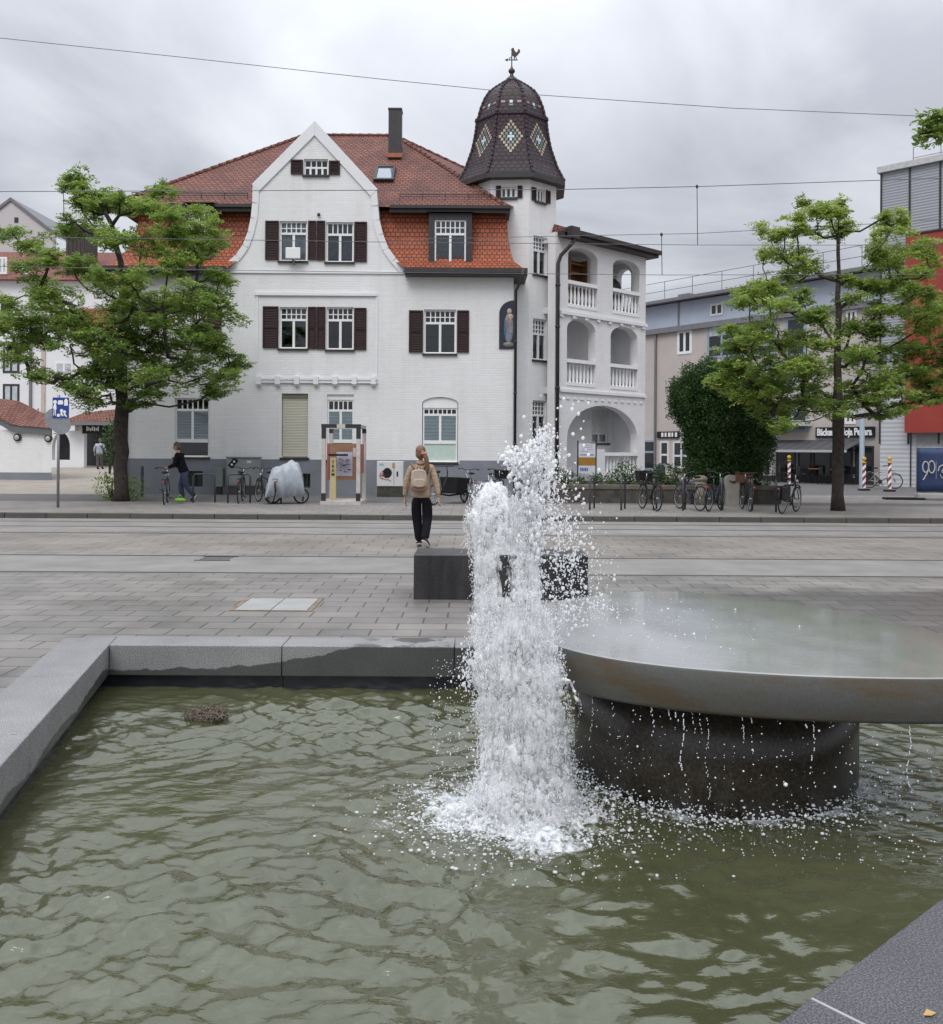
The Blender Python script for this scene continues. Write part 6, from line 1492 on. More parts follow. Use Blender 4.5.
tree('street_tree','broad green street tree with dark trunk beside the blue sign','x' and (b[0],b[1],.12),[(121,440),(121.5,400),(122,350),(122,300),(121,262),(112,225),(97,197)],LC,FPX/b[1],'leaf',.10,9.5,3,.20,Rcrown=3.9)
RC=[(840,203,9,5),(817,210,11,6),(830,214,11,7),(800,217,10,5),(768,231,9,6),(785,237,11,6),(764,256,7,5),(777,251,11,6),(801,229,9,6),(810,267,13,7),(789,261,9,6),(832,231,9,7),(848,224,7,7),(885,217,5,7),(902,218,5,6),(889,234,9,9),(876,250,11,9),(890,262,13,9),(911,250,11,7),(926,252,9,6),(900,280,15,9),(930,274,13,9),(925,290,16,9),(870,286,15,7),(757,290,14,7),(776,285,11,7),(750,304,13,7),(776,306,16,7),(801,296,11,7),(790,312,18,8),(762,330,15,7),(735,330,9,5),(745,346,18,7),(775,341,17,8),(805,336,17,7),(830,346,15,7),(735,365,16,7),(721,378,12,6),(760,368,19,8),(790,366,19,8),(820,371,19,9),(850,361,19,9),(880,356,17,8),(905,351,17,8),(930,346,15,8),(936,366,13,8),(911,373,19,8),(881,381,19,8),(851,386,19,8),(820,391,17,8),(790,386,19,9),(760,391,17,9),(770,411,16,8),(785,421,14,6),(800,403,17,8),(741,396,12,8),(836,405,16,6),(866,400,15,7),(901,391,17,7),(930,386,13,7),(881,415,11,4),(890,407,13,5),(925,398,13,6),(851,300,13,7),(880,310,15,7),(911,312,17,7),(936,310,11,7),(851,326,13,7),(881,331,15,7),(915,332,14,7),(955,300,16,8),(960,340,16,8),(958,370,15,8),(975,320,14,8),(970,355,14,7),(845,280,10,6),(818,318,14,7)]
b=G(838,510.5,.12)
tree('street_tree','light green tiered street tree with bare lower trunk before the bakery','x' and (b[0],b[1],.12),[(838,460),(838,400),(837,350),(838,310),(839,270),(838,235),(838,212)],RC,FPX/b[1],'leaf2',.09,9.5,8,.155,Rcrown=3.3,fill=.55,rzk=1.35)
# a neighbour outside the frame reaches in with one branch at the top right
def edge_tree():
    Y=12.5; base=(9.4,Y,0.0); x=lambda px,py: (px,py,11,7)
    tree('street_tree','leafy branch of a tree standing beyond the right edge, against the sky',base,[(1148,440),(1148,300),(1146,180),(1144,60)],[(934,116,7,5),(941,126,9,6),(928,133,6,4),(955,118,14,9),(975,130,16,10),(1000,140,22,14),(1030,120,24,16),(1060,90,30,18),(1100,60,36,22),(1150,30,40,24),(1200,70,40,24),(1230,130,36,22),(1180,160,36,22),(1100,150,34,20),(1050,170,26,16)],FPX/Y,'leaf',.10,5,12,.16,spread=.25,Rcrown=2.0)
edge_tree()
def shrub(name,label,cat,base,blobs,Y,leafm,size,dens,seed,depth=.8,stem_h=.6,group=None,tonebias=0.0):
    g=np.random.default_rng(seed); t=thing(name,label,cat,base,group=group); lv=Leaves(); st=MB(); k=FPX/Y
    for (px,py,rx,rz) in blobs:
        dd=g.uniform(-depth,depth)*.4; c=np.array(P(px,py,Y+dd)); a,bz=rx/k,rz/k; n=int(dens*a*bz*4.2/(size*size*.45))
        nk=max(1,n//6)
        v=g.normal(0,1,(nk,3)); v/=np.linalg.norm(v,axis=1)[:,None]; rad=(.72+.34*g.random(nk)**.5)*(1+.13*np.sin(7*v[:,0]+3*v[:,2]+seed)+.10*np.sin(13*v[:,2]+5*v[:,1]))*np.where(g.random(nk)<.03,1.12,1)
        o=c+v*rad[:,None]*np.array((a,max(a,bz)*depth,bz))
        for _ in range(6):
            d=v*.6+g.normal(0,.6,(nk,3))+np.array((0,0,.25)); d/=np.linalg.norm(d,axis=1)[:,None]; w=np.cross(d,g.normal(0,1,(nk,3))); w/=np.linalg.norm(w,axis=1)[:,None]+1e-9; l=(size*g.uniform(.6,1.3,nk))[:,None]; q=o+g.normal(0,size*.8,(nk,3))
            lv.q.append(np.stack([q-w*l*.16,q+d*l*.5-w*l*.22,q+d*l,q+d*l*.5+w*l*.22],1)); lv.t.append(np.clip(.45+tonebias+g.normal(0,.22,nk),0,1))
        st.tube([base,((base[0]+c[0])/2,(base[1]+c[1])/2,(base[2]*.45+c[2]*.55)),tuple(c)],[.05,.035,.012],n=5)
    st.build('stem','bark',t,world=True); lv.build('foliage',leafm,t); return t
b=(P(718,470,27.5)[0],27.5,.12)
shrub('conifer','rounded dark green conifer clipped into a leaning dome','conifer',b,[(708,384,24,22),(735,390,28,28),(696,405,26,26),(728,420,36,34),(752,418,20,32),(704,436,22,24),(735,450,32,26),(718,455,30,24),(722,470,38,14),(756,445,16,26),(690,396,19,20)],27.5,'yew',.075,12,5,depth=.9)
b=G(113,500,.12); shrub('sapling','fresh green shoots sprouting round the left tree trunk','shrub',(b[0],b[1]-.1,.12),[(107,487,9,9),(133,488,9,11),(118,494,14,6),(128,478,5,8),(112,480,6,6)],b[1]-.1,'leaf',.11,3.5,6,depth=.9,tonebias=.2)
b=G(112,470,.4); shrub('entrance_bush','green bush in the shade beside the courtyard entrance','shrub',(P(110,462,45)[0],45,.35),[(112,438,7,12),(108,455,5,8),(114,425,5,7)],45,'hedge',.16,4,16,depth=.9)
shrub('roof_bush','dark bush growing behind the garage roof','shrub',(P(36,430,46)[0],46,.35),[(33,420,9,8),(42,428,9,9),(26,414,5,5)],46,'hedge',.16,4,17,depth=.9)
# ------------------------------------------------------------ bicycles, racks
def make_bike(name, label, loc, rz, frame='black', basket=None, crate=None, lowstep=False, group='bicycles parked along the far pavement', tyre='rubber', bag=None, child=False, lean=0.05):
    t = thing(name, label, 'bicycle', loc, rz, group); t.rotation_euler = (lean, 0, rz)
    WR = .335; xb, xf = -.52, .54
    for x in (xb, xf):
        mb = MB(); mb.torus((x,0,WR), WR-.02, .019, n=30, m=6); w = mb.build('wheel', tyre, t, smooth=True)
        mb = MB(); mb.torus((x,0,WR), WR-.042, .010, n=30, m=5); mb.lathe([(.026,-.045),(.026,.045)], c=(x,0,WR), n=8, axis='Y')
        for k in range(14): a = 2*math.pi*k/14+.1; mb.tube([(x,.03*(1 if k%2 else -1),WR),(x+(WR-.045)*math.cos(a),0,WR+(WR-.045)*math.sin(a))], .0022, n=4, cap=False)
        mb.build('rim', 'steel' if name else 'silver', w, smooth=True)
        mb = MB(); n = 9
        a0, a1 = (R(20), R(175)) if x == xb else (R(50), R(170))
        mb.tube([(x+(WR+.035)*math.cos(a0+(a1-a0)*i/n),0,WR+(WR+.035)*math.sin(a0+(a1-a0)*i/n)) for i in range(n+1)], .017, n=6); mb.build('mudguard', frame, t, smooth=True)
    BB = (-.06,0,.29); ST = (-.20,0,.72); HT = (.36,0,.80); HB = (.40,0,.62)
    mb = MB()
    mb.tube([HB,BB],.021); mb.tube([BB,ST],.017); mb.tube([HT,HB],.021)
    if lowstep: mb.tube([(.38,0,.70),(.12,0,.46),(-.10,0,.40)],.018)
    else: mb.tube([(.37,0,.76),(-.185,0,.67)],.018)
    for s in (-1,1):
        mb.tube([(BB[0],s*.03,BB[2]),(xb,s*.055,WR)],.011,n=6); mb.tube([(ST[0],s*.02,ST[2]-.04),(xb,s*.055,WR)],.010,n=6); mb.tube([(.41,s*.05,.60),(xf,s*.055,WR)],.013,n=6)
    mb.build('frame', frame, t, smooth=True)
    mb = MB(); mb.tube([ST,(-.235,0,.86)],.013); mb.build('seat_post','silver',t,smooth=True); mb = MB(); mb.tube([(.355,0,.80),(.34,0,.96)],.014); mb.build('handlebar_stem','silver',t,smooth=True)
    mb = MB(); mb.ell((-.27,0,.885),(.135,.07,.035)); mb.ell((-.33,0,.89),(.075,.095,.035)); mb.build('saddle','black',t,smooth=True)
    mb = MB(); mb.tube([(.22,-.29,1.00),(.32,-.20,1.02),(.35,-.06,.97),(.35,.06,.97),(.32,.20,1.02),(.22,.29,1.00)],.012); h = mb.build('handlebar','dark_metal',t,smooth=True)
    for s in (-1,1): mb = MB(); mb.tube([(.17,s*.30,.995),(.27,s*.26,1.005)],.019); mb.build('grip','black',h,smooth=True)
    mb = MB(); mb.lathe([(.095,-.006),(.095,.006)],c=(BB[0],-.05,BB[2]),n=18,axis='Y'); mb.tube([(BB[0],-.07,BB[2]),(BB[0]+.12,-.07,BB[2]-.12)],.010); mb.tube([(BB[0],.07,BB[2]),(BB[0]-.12,.07,BB[2]+.12)],.010); mb.box(BB[0]+.08,BB[0]+.17,-.16,-.075,BB[2]-.135,BB[2]-.11); mb.box(BB[0]-.17,BB[0]-.08,.075,.16,BB[2]+.11,BB[2]+.135); mb.build('crankset','dark_metal',t)
    mb = MB(); mb.tube([(-.24,-.05,.70),(-.85,-.05,.71),(-.85,.05,.71),(-.24,.05,.70)],.008,n=6)
    for s in (-1,1): mb.tube([(-.62,s*.05,.71),(xb-.02,s*.06,WR)],.007,n=5)
    mb.build('luggage_rack','dark_metal',t,smooth=True)
    mb = MB(); mb.ell((.47,0,.80),(.05,.045,.05)); mb.build('front_lamp','silver',t,smooth=True); mb = MB(); mb.ell((-.88,0,.64),(.02,.035,.03)); mb.build('rear_lamp','red_paint',t,smooth=True)
    if basket:
        mb = MB(); x0,x1,y,z0,z1 = basket[1:]
        def fr(z,k): return [(x0-k,-y-k,z),(x1+k,-y-k,z),(x1+k,y+k,z),(x0-k,y+k,z)]
        a,b_ = fr(z0,0),fr(z1,.03); mb.add(a+b_,[(3,2,1,0),(0,1,5,4),(1,2,6,5),(2,3,7,6),(3,0,4,7)]); mb.tube(b_+[b_[0]],.012,n=6); mb.build('basket',basket[0],t)
    if bag:
        mb = MB()
        for s in (-1,1): mb.box(-.78,-.42,s*.10-.06,s*.10+.06,.36,.70)
        mb.build('pannier',bag,t,bevel=.03)
    return t
BK = [ # px centre, py base, heading deg, label, options
 (240.5,502.5,98,'dark bicycle with bent handlebars parked before the grey utility cabinet',dict(frame='black')),
 (264.5,503,122,'black bicycle with tan saddle standing against the covered cargo bike',dict(frame='black')),
 (468,503.5,100,'silver framed bicycle parked right of the walking woman by the plinth',dict(frame='silver',lowstep=True)),
 (494,505,70,'dark bicycle with a black basket half hidden by the jet',dict(frame='black',basket=('black',.40,.66,.15,.74,.98))),
 (649.5,510,100,'black bicycle with loaded handlebar basket, leftmost of the row right of the jet',dict(frame='black',basket=('black',.40,.68,.17,.76,1.02))),
 (689.5,510,106,'grey bicycle left of the short round stone pillar',dict(frame='navy')),
 (714.5,510.5,58,'dark bicycle between the round stone pillar and the pale stone slab',dict(frame='navy',lowstep=True)),
 (746,510.5,84,'bicycle with a brown wicker basket beside the pale stone slab',dict(frame='black',basket=('brown',.40,.70,.18,.72,.98),lowstep=True)),
 (789,513,52,'black bicycle with bright silver wheel, last before the right street tree',dict(frame='black',bag='black')),
]
for px,py,hd,lab,kw in BK:
    p = G(px,py,.12); make_bike('bicycle',lab,(p[0],p[1]-.12*0,.12),R(hd),**kw)
p = G(882,488.5,.12); make_bike('bicycle','pale bicycle leaning by the far silver wall near the warning posts',(p[0],p[1],.122),R(-44),frame='silver',group='bicycles parked along the far pavement')
# bakfiets: one black, one under a cover
def cargo_bike(label, loc, rz, cover=False):
    t = thing('cargo_bike', label, 'cargo bicycle', loc, rz, 'cargo bicycles')
    for x,r,nm in ((-.40,.24,'wheel'),(.40,.22,'wheel')) if cover else ((-.75,.30,'wheel'),(1.05,.24,'wheel')):
        mb = MB(); mb.torus((x,0,r),r-.02,.024,n=26,m=6); w = mb.build(nm,'rubber',t,smooth=True); mb = MB(); mb.torus((x,0,r),r-.045,.012,n=26,m=5); mb.lathe([(.04,-.05),(.04,.05)],c=(x,0,r),n=8,axis='Y')
        for k in range(12): a = 2*math.pi*k/12; mb.tube([(x,0,r),(x+(r-.05)*math.cos(a),0,r+(r-.05)*math.sin(a))],.003,n=4,cap=False)
        mb.build('rim','silver',w)
    if cover:
        mb = MB(); mb.tube([(-.40,0,.24),(-.2,0,.40),(.2,0,.40),(.40,0,.22)],.02); mb.build('frame','black',t,smooth=True); mb = MB(); mb.box(-.3,.38,-.26,.26,.30,.8); mb.build('cargo_box','black',t,bevel=.02)
    else: cargo_parts(t)
    if cover:
        cargo_cover(t)
def cargo_parts(t):
    mb = MB(); mb.tube([(-.75,0,.30),(-.35,0,.30),(.1,0,.24),(1.0,0,.26)],.026); mb.tube([(-.35,0,.30),(-.5,0,.78)],.02); mb.tube([(-.35,0,.30),(.02,0,.85)],.02); mb.tube([(-.48,0,.7),(-.75,0,.30)],.014); mb.build('frame','black',t,smooth=True)
    mb = MB(); mb.tube([(.02,0,.85),(-.02,0,1.08)],.016); mb.tube([(-.18,-.3,1.10),(-.02,-.1,1.09),(-.02,.1,1.09),(-.18,.3,1.10)],.014); mb.build('handlebar','dark_metal',t,smooth=True)
    mb = MB(); mb.tube([(-.5,0,.78),(-.53,0,.92)],.014); mb.ell((-.56,0,.94),(.14,.08,.04)); mb.build('saddle','black',t,smooth=True)
    mb = MB(); a = [(.12,-.24,.30),(.82,-.24,.30),(.82,.24,.30),(.12,.24,.30)]; b_ = [(.08,-.31,.78),(.98,-.31,.72),(.98,.31,.72),(.08,.31,.78)]; mb.hexa(a+b_); mb.build('cargo_box','black',t,bevel=.02)
def cargo_cover(t):
    mb = MB(); nx,ny = 30,23; V = []
    prof = [(-.62,.14),(-.57,.38),(-.50,.75),(-.38,1.02),(-.15,1.15),(.10,1.17),(.30,1.08),(.40,.88),(.45,.5),(.47,.24)]
    for i in range(nx):
        x = -.62+1.07*i/(nx-1); h = np.interp(x,[q[0] for q in prof],[q[1] for q in prof])
        for j in range(ny):
            s_ = -1+2*j/(ny-1); a = s_*math.pi*.5; y = .37*math.copysign(abs(math.sin(a))**.6,s_); zz = .20+.05*math.sin(9*x)+(h-.2)*max(0,math.cos(a))**.30
            V.append((x+.02*math.sin(9*s_+8*x),y+.02*math.sin(19*x+6*zz)+.012*math.sin(31*x+9*s_),zz+.03*math.sin(9*x+6*s_)*math.cos(3*s_)+.02*math.sin(23*x-11*s_)))
    mb.add(V,[(i*ny+j,(i+1)*ny+j,(i+1)*ny+j+1,i*ny+j+1) for i in range(nx-1) for j in range(ny-1)])
    c = mb.build('rain_cover',mat('pale_blue_tarpaulin',(.38,.42,.46),.55,.12,5,.5,9),t,smooth=True); so = c.modifiers.new('thick','SOLIDIFY'); so.thickness = .006
p = G(287,503.5,.12); cargo_bike('cargo bike hidden under a pale blue grey rain cover',(p[0],p[1],.12),R(14),True)
p = G(447,504,.12); cargo_bike('black cargo bike parked just right of the walking woman',(p[0],p[1],.12),R(62))
def rack(px,py,label,rz=0.0,w=.62,h=.82):
    p = G(px,py,.12); t = MB(); c,s = math.cos(rz)*w/2, math.sin(rz)*w/2
    t.tube([(p[0]-c,p[1]-s,.10),(p[0]-c,p[1]-s,.12+h-.08),(p[0]-c*.86,p[1]-s*.86,.12+h),(p[0]+c*.86,p[1]+s*.86,.12+h),(p[0]+c,p[1]+s,.12+h-.08),(p[0]+c,p[1]+s,.10)],.026,n=8)
    tag(t.build('bike_rack','rack',smooth=True),label,'bike rack','bike racks on the far pavement')
for a in ((204,502.5,'steel hoop rack just right of the man pushing a bicycle',.1),(292,503,'steel hoop rack behind the covered cargo bike',.2),(239,503,'steel hoop rack enclosing the bicycle at the grey cabinet',.3),(592,509,'empty steel hoop rack under the real estate board',1.25),(623,509.5,'empty steel hoop rack left of the bicycle row, before the planter wall',1.25),(655,509.5,'steel hoop rack holding the black bicycle with the loaded basket',1.25),(684,510,'steel hoop rack beside the grey bicycle near the round pillar',1.25),(722,510,'steel hoop rack behind the bicycles between the two stones',1.25),(752,510,'steel hoop rack beside the wicker basket bicycle',1.25),(776,511.5,'steel hoop rack at the silver wheeled bicycle, last in the row',1.25)): rack(*a)
# bollard-like post left of the left tree's pavement
p = G(142,497,.12); mb = MB(); mb.lathe([(.05,0),(.05,.95),(.035,.99)],c=(p[0],p[1],.12),n=12); tag(mb.build('bollard','rack'),'slim dark bollard standing at the left corner of the white house','bollard')

# ------------------------------------------------------------ people
def skin_mesh(name, joints, edges, m, parent, root=0, sub=2):
    """one continuous surface grown round a skeleton; joints = (x,y,z,rx,ry)"""
    bm = bmesh.new(); L = bm.verts.layers.skin.verify(); vs = []
    for j in joints: v = bm.verts.new(j[:3]); v[L].radius = (j[3], j[4] if len(j)>4 else j[3]); vs.append(v)
    for a,b in edges: bm.edges.new((vs[a],vs[b]))
    vs[root][L].use_root = True
    me = bpy.data.meshes.new(name); bm.to_mesh(me); bm.free(); me.materials.append(M[m] if isinstance(m,str) else m)
    o = bpy.data.objects.new(name, me); COL.objects.link(o); o.parent = parent
    sk = o.modifiers.new('skin','SKIN'); sk.use_smooth_shade = True; sk.branch_smoothing = .3
    if sub: sb = o.modifiers.new('smooth','SUBSURF'); sb.levels = sub; sb.render_levels = sub
    return o
M['skin'] = mat('skin',(.42,.24,.17),.55,.06); M['hair_blond'] = mat('dark_blond_hair',(.16,.085,.045),.5,.35,50); M['hair_grey'] = mat('grey_brown_hair',(.10,.075,.06),.6,.3,40)
M['jacket'] = mat('beige_quilted_jacket',(.36,.265,.175),.6,.14,9,1.0,26); M['black_cloth'] = mat('black_cloth',(.009,.009,.012),.85,.25,spec=.12); M['jeans'] = mat('dark_blue_jeans',(.028,.040,.075),.85,.2); M['grey_shirt'] = mat('pale_blue_grey_shirt',(.36,.38,.46),.8,.08); M['grey_trouser'] = mat('grey_trousers',(.09,.08,.08),.8,.2)
M['white_sole'] = mat('white_shoe',(.62,.60,.57),.5,.1)
def hand(t, wrist, direction, thumb, m='skin', curl=.5, size=1.0):
    """a relaxed hand: palm, four unequal bent fingers and a thumb from its side"""
    w = Vector(wrist); d = Vector(direction).normalized(); th = Vector(thumb); th = (th-d*th.dot(d)).normalized(); n = d.cross(th).normalized()
    js = [(*w,.024,.020),(*(w+d*.045*size),.034,.017),(*(w+d*.085*size),.036,.015)]; es = [(0,1),(1,2)]
    for i,(off,L) in enumerate(((.030,.072),(.010,.082),(-.010,.076),(-.029,.058))):
        b = w+d*.088*size+th*off*size; p1 = b+d*L*.42*size+n*.012*curl; p2 = b+d*L*.75*size+n*.035*curl; p3 = b+d*L*.95*size+n*.060*curl
        k = len(js); js += [(*b,.0105),(*p1,.0098),(*p2,.009),(*p3,.007)]; es += [(2,k),(k,k+1),(k+1,k+2),(k+2,k+3)]
    k = len(js); b = w+d*.035*size+th*.030*size; js += [(*b,.014),(*(b+(d*.6+th*.6)*.035*size),.0115),(*(b+(d*.95+th*.5)*.062*size+n*.01),.008)]; es += [(1,k),(k,k+1),(k+1,k+2)]
    return skin_mesh('hand',js,es,m,t,0,1)
def head(t, c, yaw, hair, s=1.0, pitch=0.0):
    """skull with brow, nose, jaw, ears; faces -Y before the yaw"""
    rot = Matrix.Rotation(yaw,3,'Z') @ Matrix.Rotation(pitch,3,'X'); C = Vector(c)
    mb = MB(); f = lambda v: tuple(C+rot@(Vector(v)*s))
    V = MB(); V.ell((0,.012,.02),(.074,.094,.095),n=18,k=12); V.ell((0,-.030,-.035),(.056,.060,.068),n=16,k=10); V.ell((0,-.055,-.080),(.026,.028,.022),n=10,k=6)
    V.ell((0,-.098,-.022),(.013,.020,.022),n=8,k=6); V.ell((0,-.084,.006),(.050,.012,.010),n=10,k=6); V.ell((0,-.082,-.062),(.026,.012,.008),n=10,k=6)
    for a in (-1,1): V.ell((a*.076,.012,-.008),(.010,.020,.032),n=8,k=6)
    mb.add([f(v) for v in V.V],V.F); h = mb.build('head','skin',t,smooth=True)
    e = MB(); V = MB()
    for a in (-1,1): V.ell((a*.030,-.082,-.004),(.011,.007,.006),n=8,k=6)
    e.add([f(v) for v in V.V],V.F); e.build('eyes','black',h,smooth=True)
    hm = MB(); V = MB(); V.ell((0,.024,.036),(.083,.100,.094),n=18,k=12); V.ell((0,.055,-.02),(.078,.068,.085),n=16,k=10)
    hm.add([f(v) for v in V.V],V.F); hr = hm.build('hair',hair,t,smooth=True)
    return h, hr, f
def body(t, J, trousers, top, shoes, neck=True):
    """J: dict of joints. One skin surface for the whole body, trousers and top as closer-fitting shells over it."""
    o = ['pel','sp','ch','nk','hd','lh','lk','la','lt','rh','rk','ra','rt','ls','le','lw','rs','re','rw']; ix = {n:i for i,n in enumerate(o)}
    E = [('pel','sp'),('sp','ch'),('ch','nk'),('nk','hd'),('pel','lh'),('lh','lk'),('lk','la'),('la','lt'),('pel','rh'),('rh','rk'),('rk','ra'),('ra','rt'),('ch','ls'),('ls','le'),('le','lw'),('ch','rs'),('rs','re'),('re','rw')]
    rad = dict(pel=(.105,.09),sp=(.115,.09),ch=(.13,.10),nk=(.052,.052),hd=(.05,.05),lh=(.068,.068),lk=(.056,.056),la=(.04,.04),lt=(.035,.03),ls=(.056,.056),le=(.042,.042),lw=(.027,.027))
    for a in ('h','k','a','t','s','e','w'):
        if 'l'+a in rad: rad['r'+a] = rad['l'+a]
    skin_mesh('body',[(*J[n],*rad[n]) for n in o],[(ix[a],ix[b]) for a,b in E],'skin',t)
    # trousers
    n1 = ['pel','lh','lk','la','rh','rk','ra']; r1 = dict(pel=(.175,.145),lh=(.125,.12),lk=(.088,.09),la=(.070,.074)); r1.update(rh=r1['lh'],rk=r1['lk'],ra=r1['la']); i1 = {n:i for i,n in enumerate(n1)}
    P1 = [(*J[n],*r1[n]) for n in n1]; P1.append((J['pel'][0],J['pel'][1],J['pel'][2]+.08,.185,.145))
    skin_mesh('trousers',P1,[(0,1),(1,2),(2,3),(0,4),(4,5),(5,6),(0,7)],trousers,t)
    n2 = ['sp','ch','ls','le','lw','rs','re','rw']; i2 = {n:i for i,n in enumerate(n2)}; f = 1.28
    r2 = dict(sp=(.192,.150),ch=(.188,.150),ls=(.088,.086),le=(.062,.062),lw=(.046,.046)); r2.update(rs=r2['ls'],re=r2['le'],rw=r2['lw'])
    lw = {}; 
    P2 = [(*J[n],*r2[n]) for n in n2]; P2.append((J['pel'][0]*.8+J['sp'][0]*.2,J['pel'][1]*.8+J['sp'][1]*.2,J['pel'][2]-.055,.200,.160)); P2.append((J['nk'][0],J['nk'][1],J['nk'][2]-.025,.072,.072))
    # sleeves stop short of the wrist
    for s in 'lr':
        k = i2[s+'w']; q = Vector(J[s+'e']).lerp(Vector(J[s+'w']),.92); P2[k] = (*q,*r2[s+'w'])
    skin_mesh('jacket',P2,[(0,1),(1,2),(2,3),(3,4),(1,5),(5,6),(6,7),(0,8),(1,9)],top,t)
    for s,sg in (('l',-1),('r',1)):
        a,b = Vector(J[s+'a']),Vector(J[s+'t']); d = (b-a); mb = MB()
        hd = Vector((d.x,d.y,0)).normalized() if Vector((d.x,d.y,0)).length>1e-4 else Vector((0,1,0))
        rot = d.to_track_quat('Y','Z').to_matrix(); c = a.lerp(b,.45)
        mb.ell(tuple(c+rot@Vector((0,0,-.005))),(.050,.135,.042),n=14,k=8,rot=rot); sh = mb.build('shoe',shoes[0],t,smooth=True)
        mb = MB(); mb.ell(tuple(c+rot@Vector((0,0,-.034))),(.054,.142,.018),n=14,k=6,rot=rot); mb.build('sole',shoes[1],sh,smooth=True)
def woman():
    p = G(421,547,0.0); Y = p[1]; t = thing('person','person in beige quilted jacket and black trousers walking away','person',(p[0],Y,0),0)
    J = dict(pel=(0,0,.90),sp=(0,-.01,1.06),ch=(0,0,1.27),nk=(-.01,0,1.46),hd=(-.012,0,1.54),
             lh=(-.105,0,.86),lk=(-.075,.06,.48),la=(-.030,.03,.085),lt=(-.045,.20,.035),
             rh=(.105,0,.86),rk=(.105,.02,.47),ra=(.075,-.22,.14),rt=(.125,-.10,.045),
             ls=(-.180,0,1.365),le=(-.262,.03,1.09),lw=(-.290,.10,.85),rs=(.176,0,1.365),re=(.262,-.03,1.09),rw=(.302,-.05,.86))
    body(t,J,'black_cloth','jacket',('black_cloth','white_sole'))
    # quilting: ring seams pulled tight over the sleeves and back
    hand(t,(-.288,.11,.855),(-.02,.12,-1),(0.2,.9,.1)); hand(t,(.303,-.05,.865),(.02,-.02,-1),(-.2,.9,.1))
    h,hr,f = head(t,(-.012,.0,1.625),math.pi-.15,'hair_blond',1.05)
    mb = MB(); mb.tube([(.0,-.11,1.66),(.045,-.15,1.62),(.085,-.16,1.54),(.105,-.15,1.44),(.115,-.145,1.33),(.11,-.14,1.25)],[.03,.038,.042,.040,.03,.008],n=10); mb.build('ponytail','hair_blond',hr,smooth=True)
    mb = MB(); mb.torus((.048,-.150,1.615),.036,.020,n=14,m=7,axis='Z'); mb.build('hair_tie',mat('coral_scrunchie',(.48,.15,.12),.8,.15,30),hr,smooth=True)
    # collar and hem ribs
    mb = MB(); mb.lathe([(.090,1.425),(.086,1.45),(.080,1.485),(.070,1.49)],c=(-.008,0,0),n=18); mb.build('collar','jacket',t,smooth=True)
    b = thing('backpack','small beige backpack with tan base on the walking person','backpack',(p[0]-.035,Y-.19,1.15),.12)
    def pouch(nm,prof,m,y0,y1,par,z0=0):
        mb = MB(); n = 20; V = []
        for k,(sc,y) in enumerate(((.86,y0),(1,y0-.02),(1,y1+.03),(.93,y1+.01),(.80,y1))):
            for i in range(n): a = 2*math.pi*i/n; cx,cz = math.cos(a),math.sin(a); V.append((prof[0]*sc*math.copysign(abs(cx)**.6,cx),y,z0+prof[1]*sc*math.copysign(abs(cz)**.6,cz)))
        mb.add(V,[(k*n+i,(k+1)*n+i,(k+1)*n+(i+1)%n,k*n+(i+1)%n) for k in range(4) for i in range(n)]+[tuple(range(4*n,5*n)),tuple(range(n-1,-1,-1))]); return mb.build(nm,m,par)
    ck = mat('stone_beige_canvas',(.40,.32,.25),.75,.1,12); tan = mat('tan_leather',(.20,.10,.06),.6,.2,12)
    pouch('bag_body',(.135,.175),ck,.06,-.09,b,.02); pouch('base_panel',(.138,.052),tan,.055,-.098,b,-.125); pouch('front_pocket',(.105,.075),ck,-.085,-.135,b,-.035)
    mb = MB(); mb.tube([(-.03,0,.19),(-.03,-.01,.235),(.03,-.01,.235),(.03,0,.19)],.009,n=6); mb.build('handle',tan,b,smooth=True)
    mb = MB(); mb.tube([(-.11,-.085,.14),(-.06,-.095,.18),(.06,-.095,.18),(.11,-.085,.14)],.005,n=5); mb.build('zip','tile_white',b)
    for s in (-1,1):
        mb = MB(); mb.tube([(s*.075,.03,.18),(s*.11,.10,.275),(s*.13,.22,.29)],.018,n=6); mb.tube([(s*.12,.04,-.13),(s*.155,.10,-.10),(s*.16,.17,0)],.012,n=6); mb.build('strap',tan,b,smooth=True)
woman()
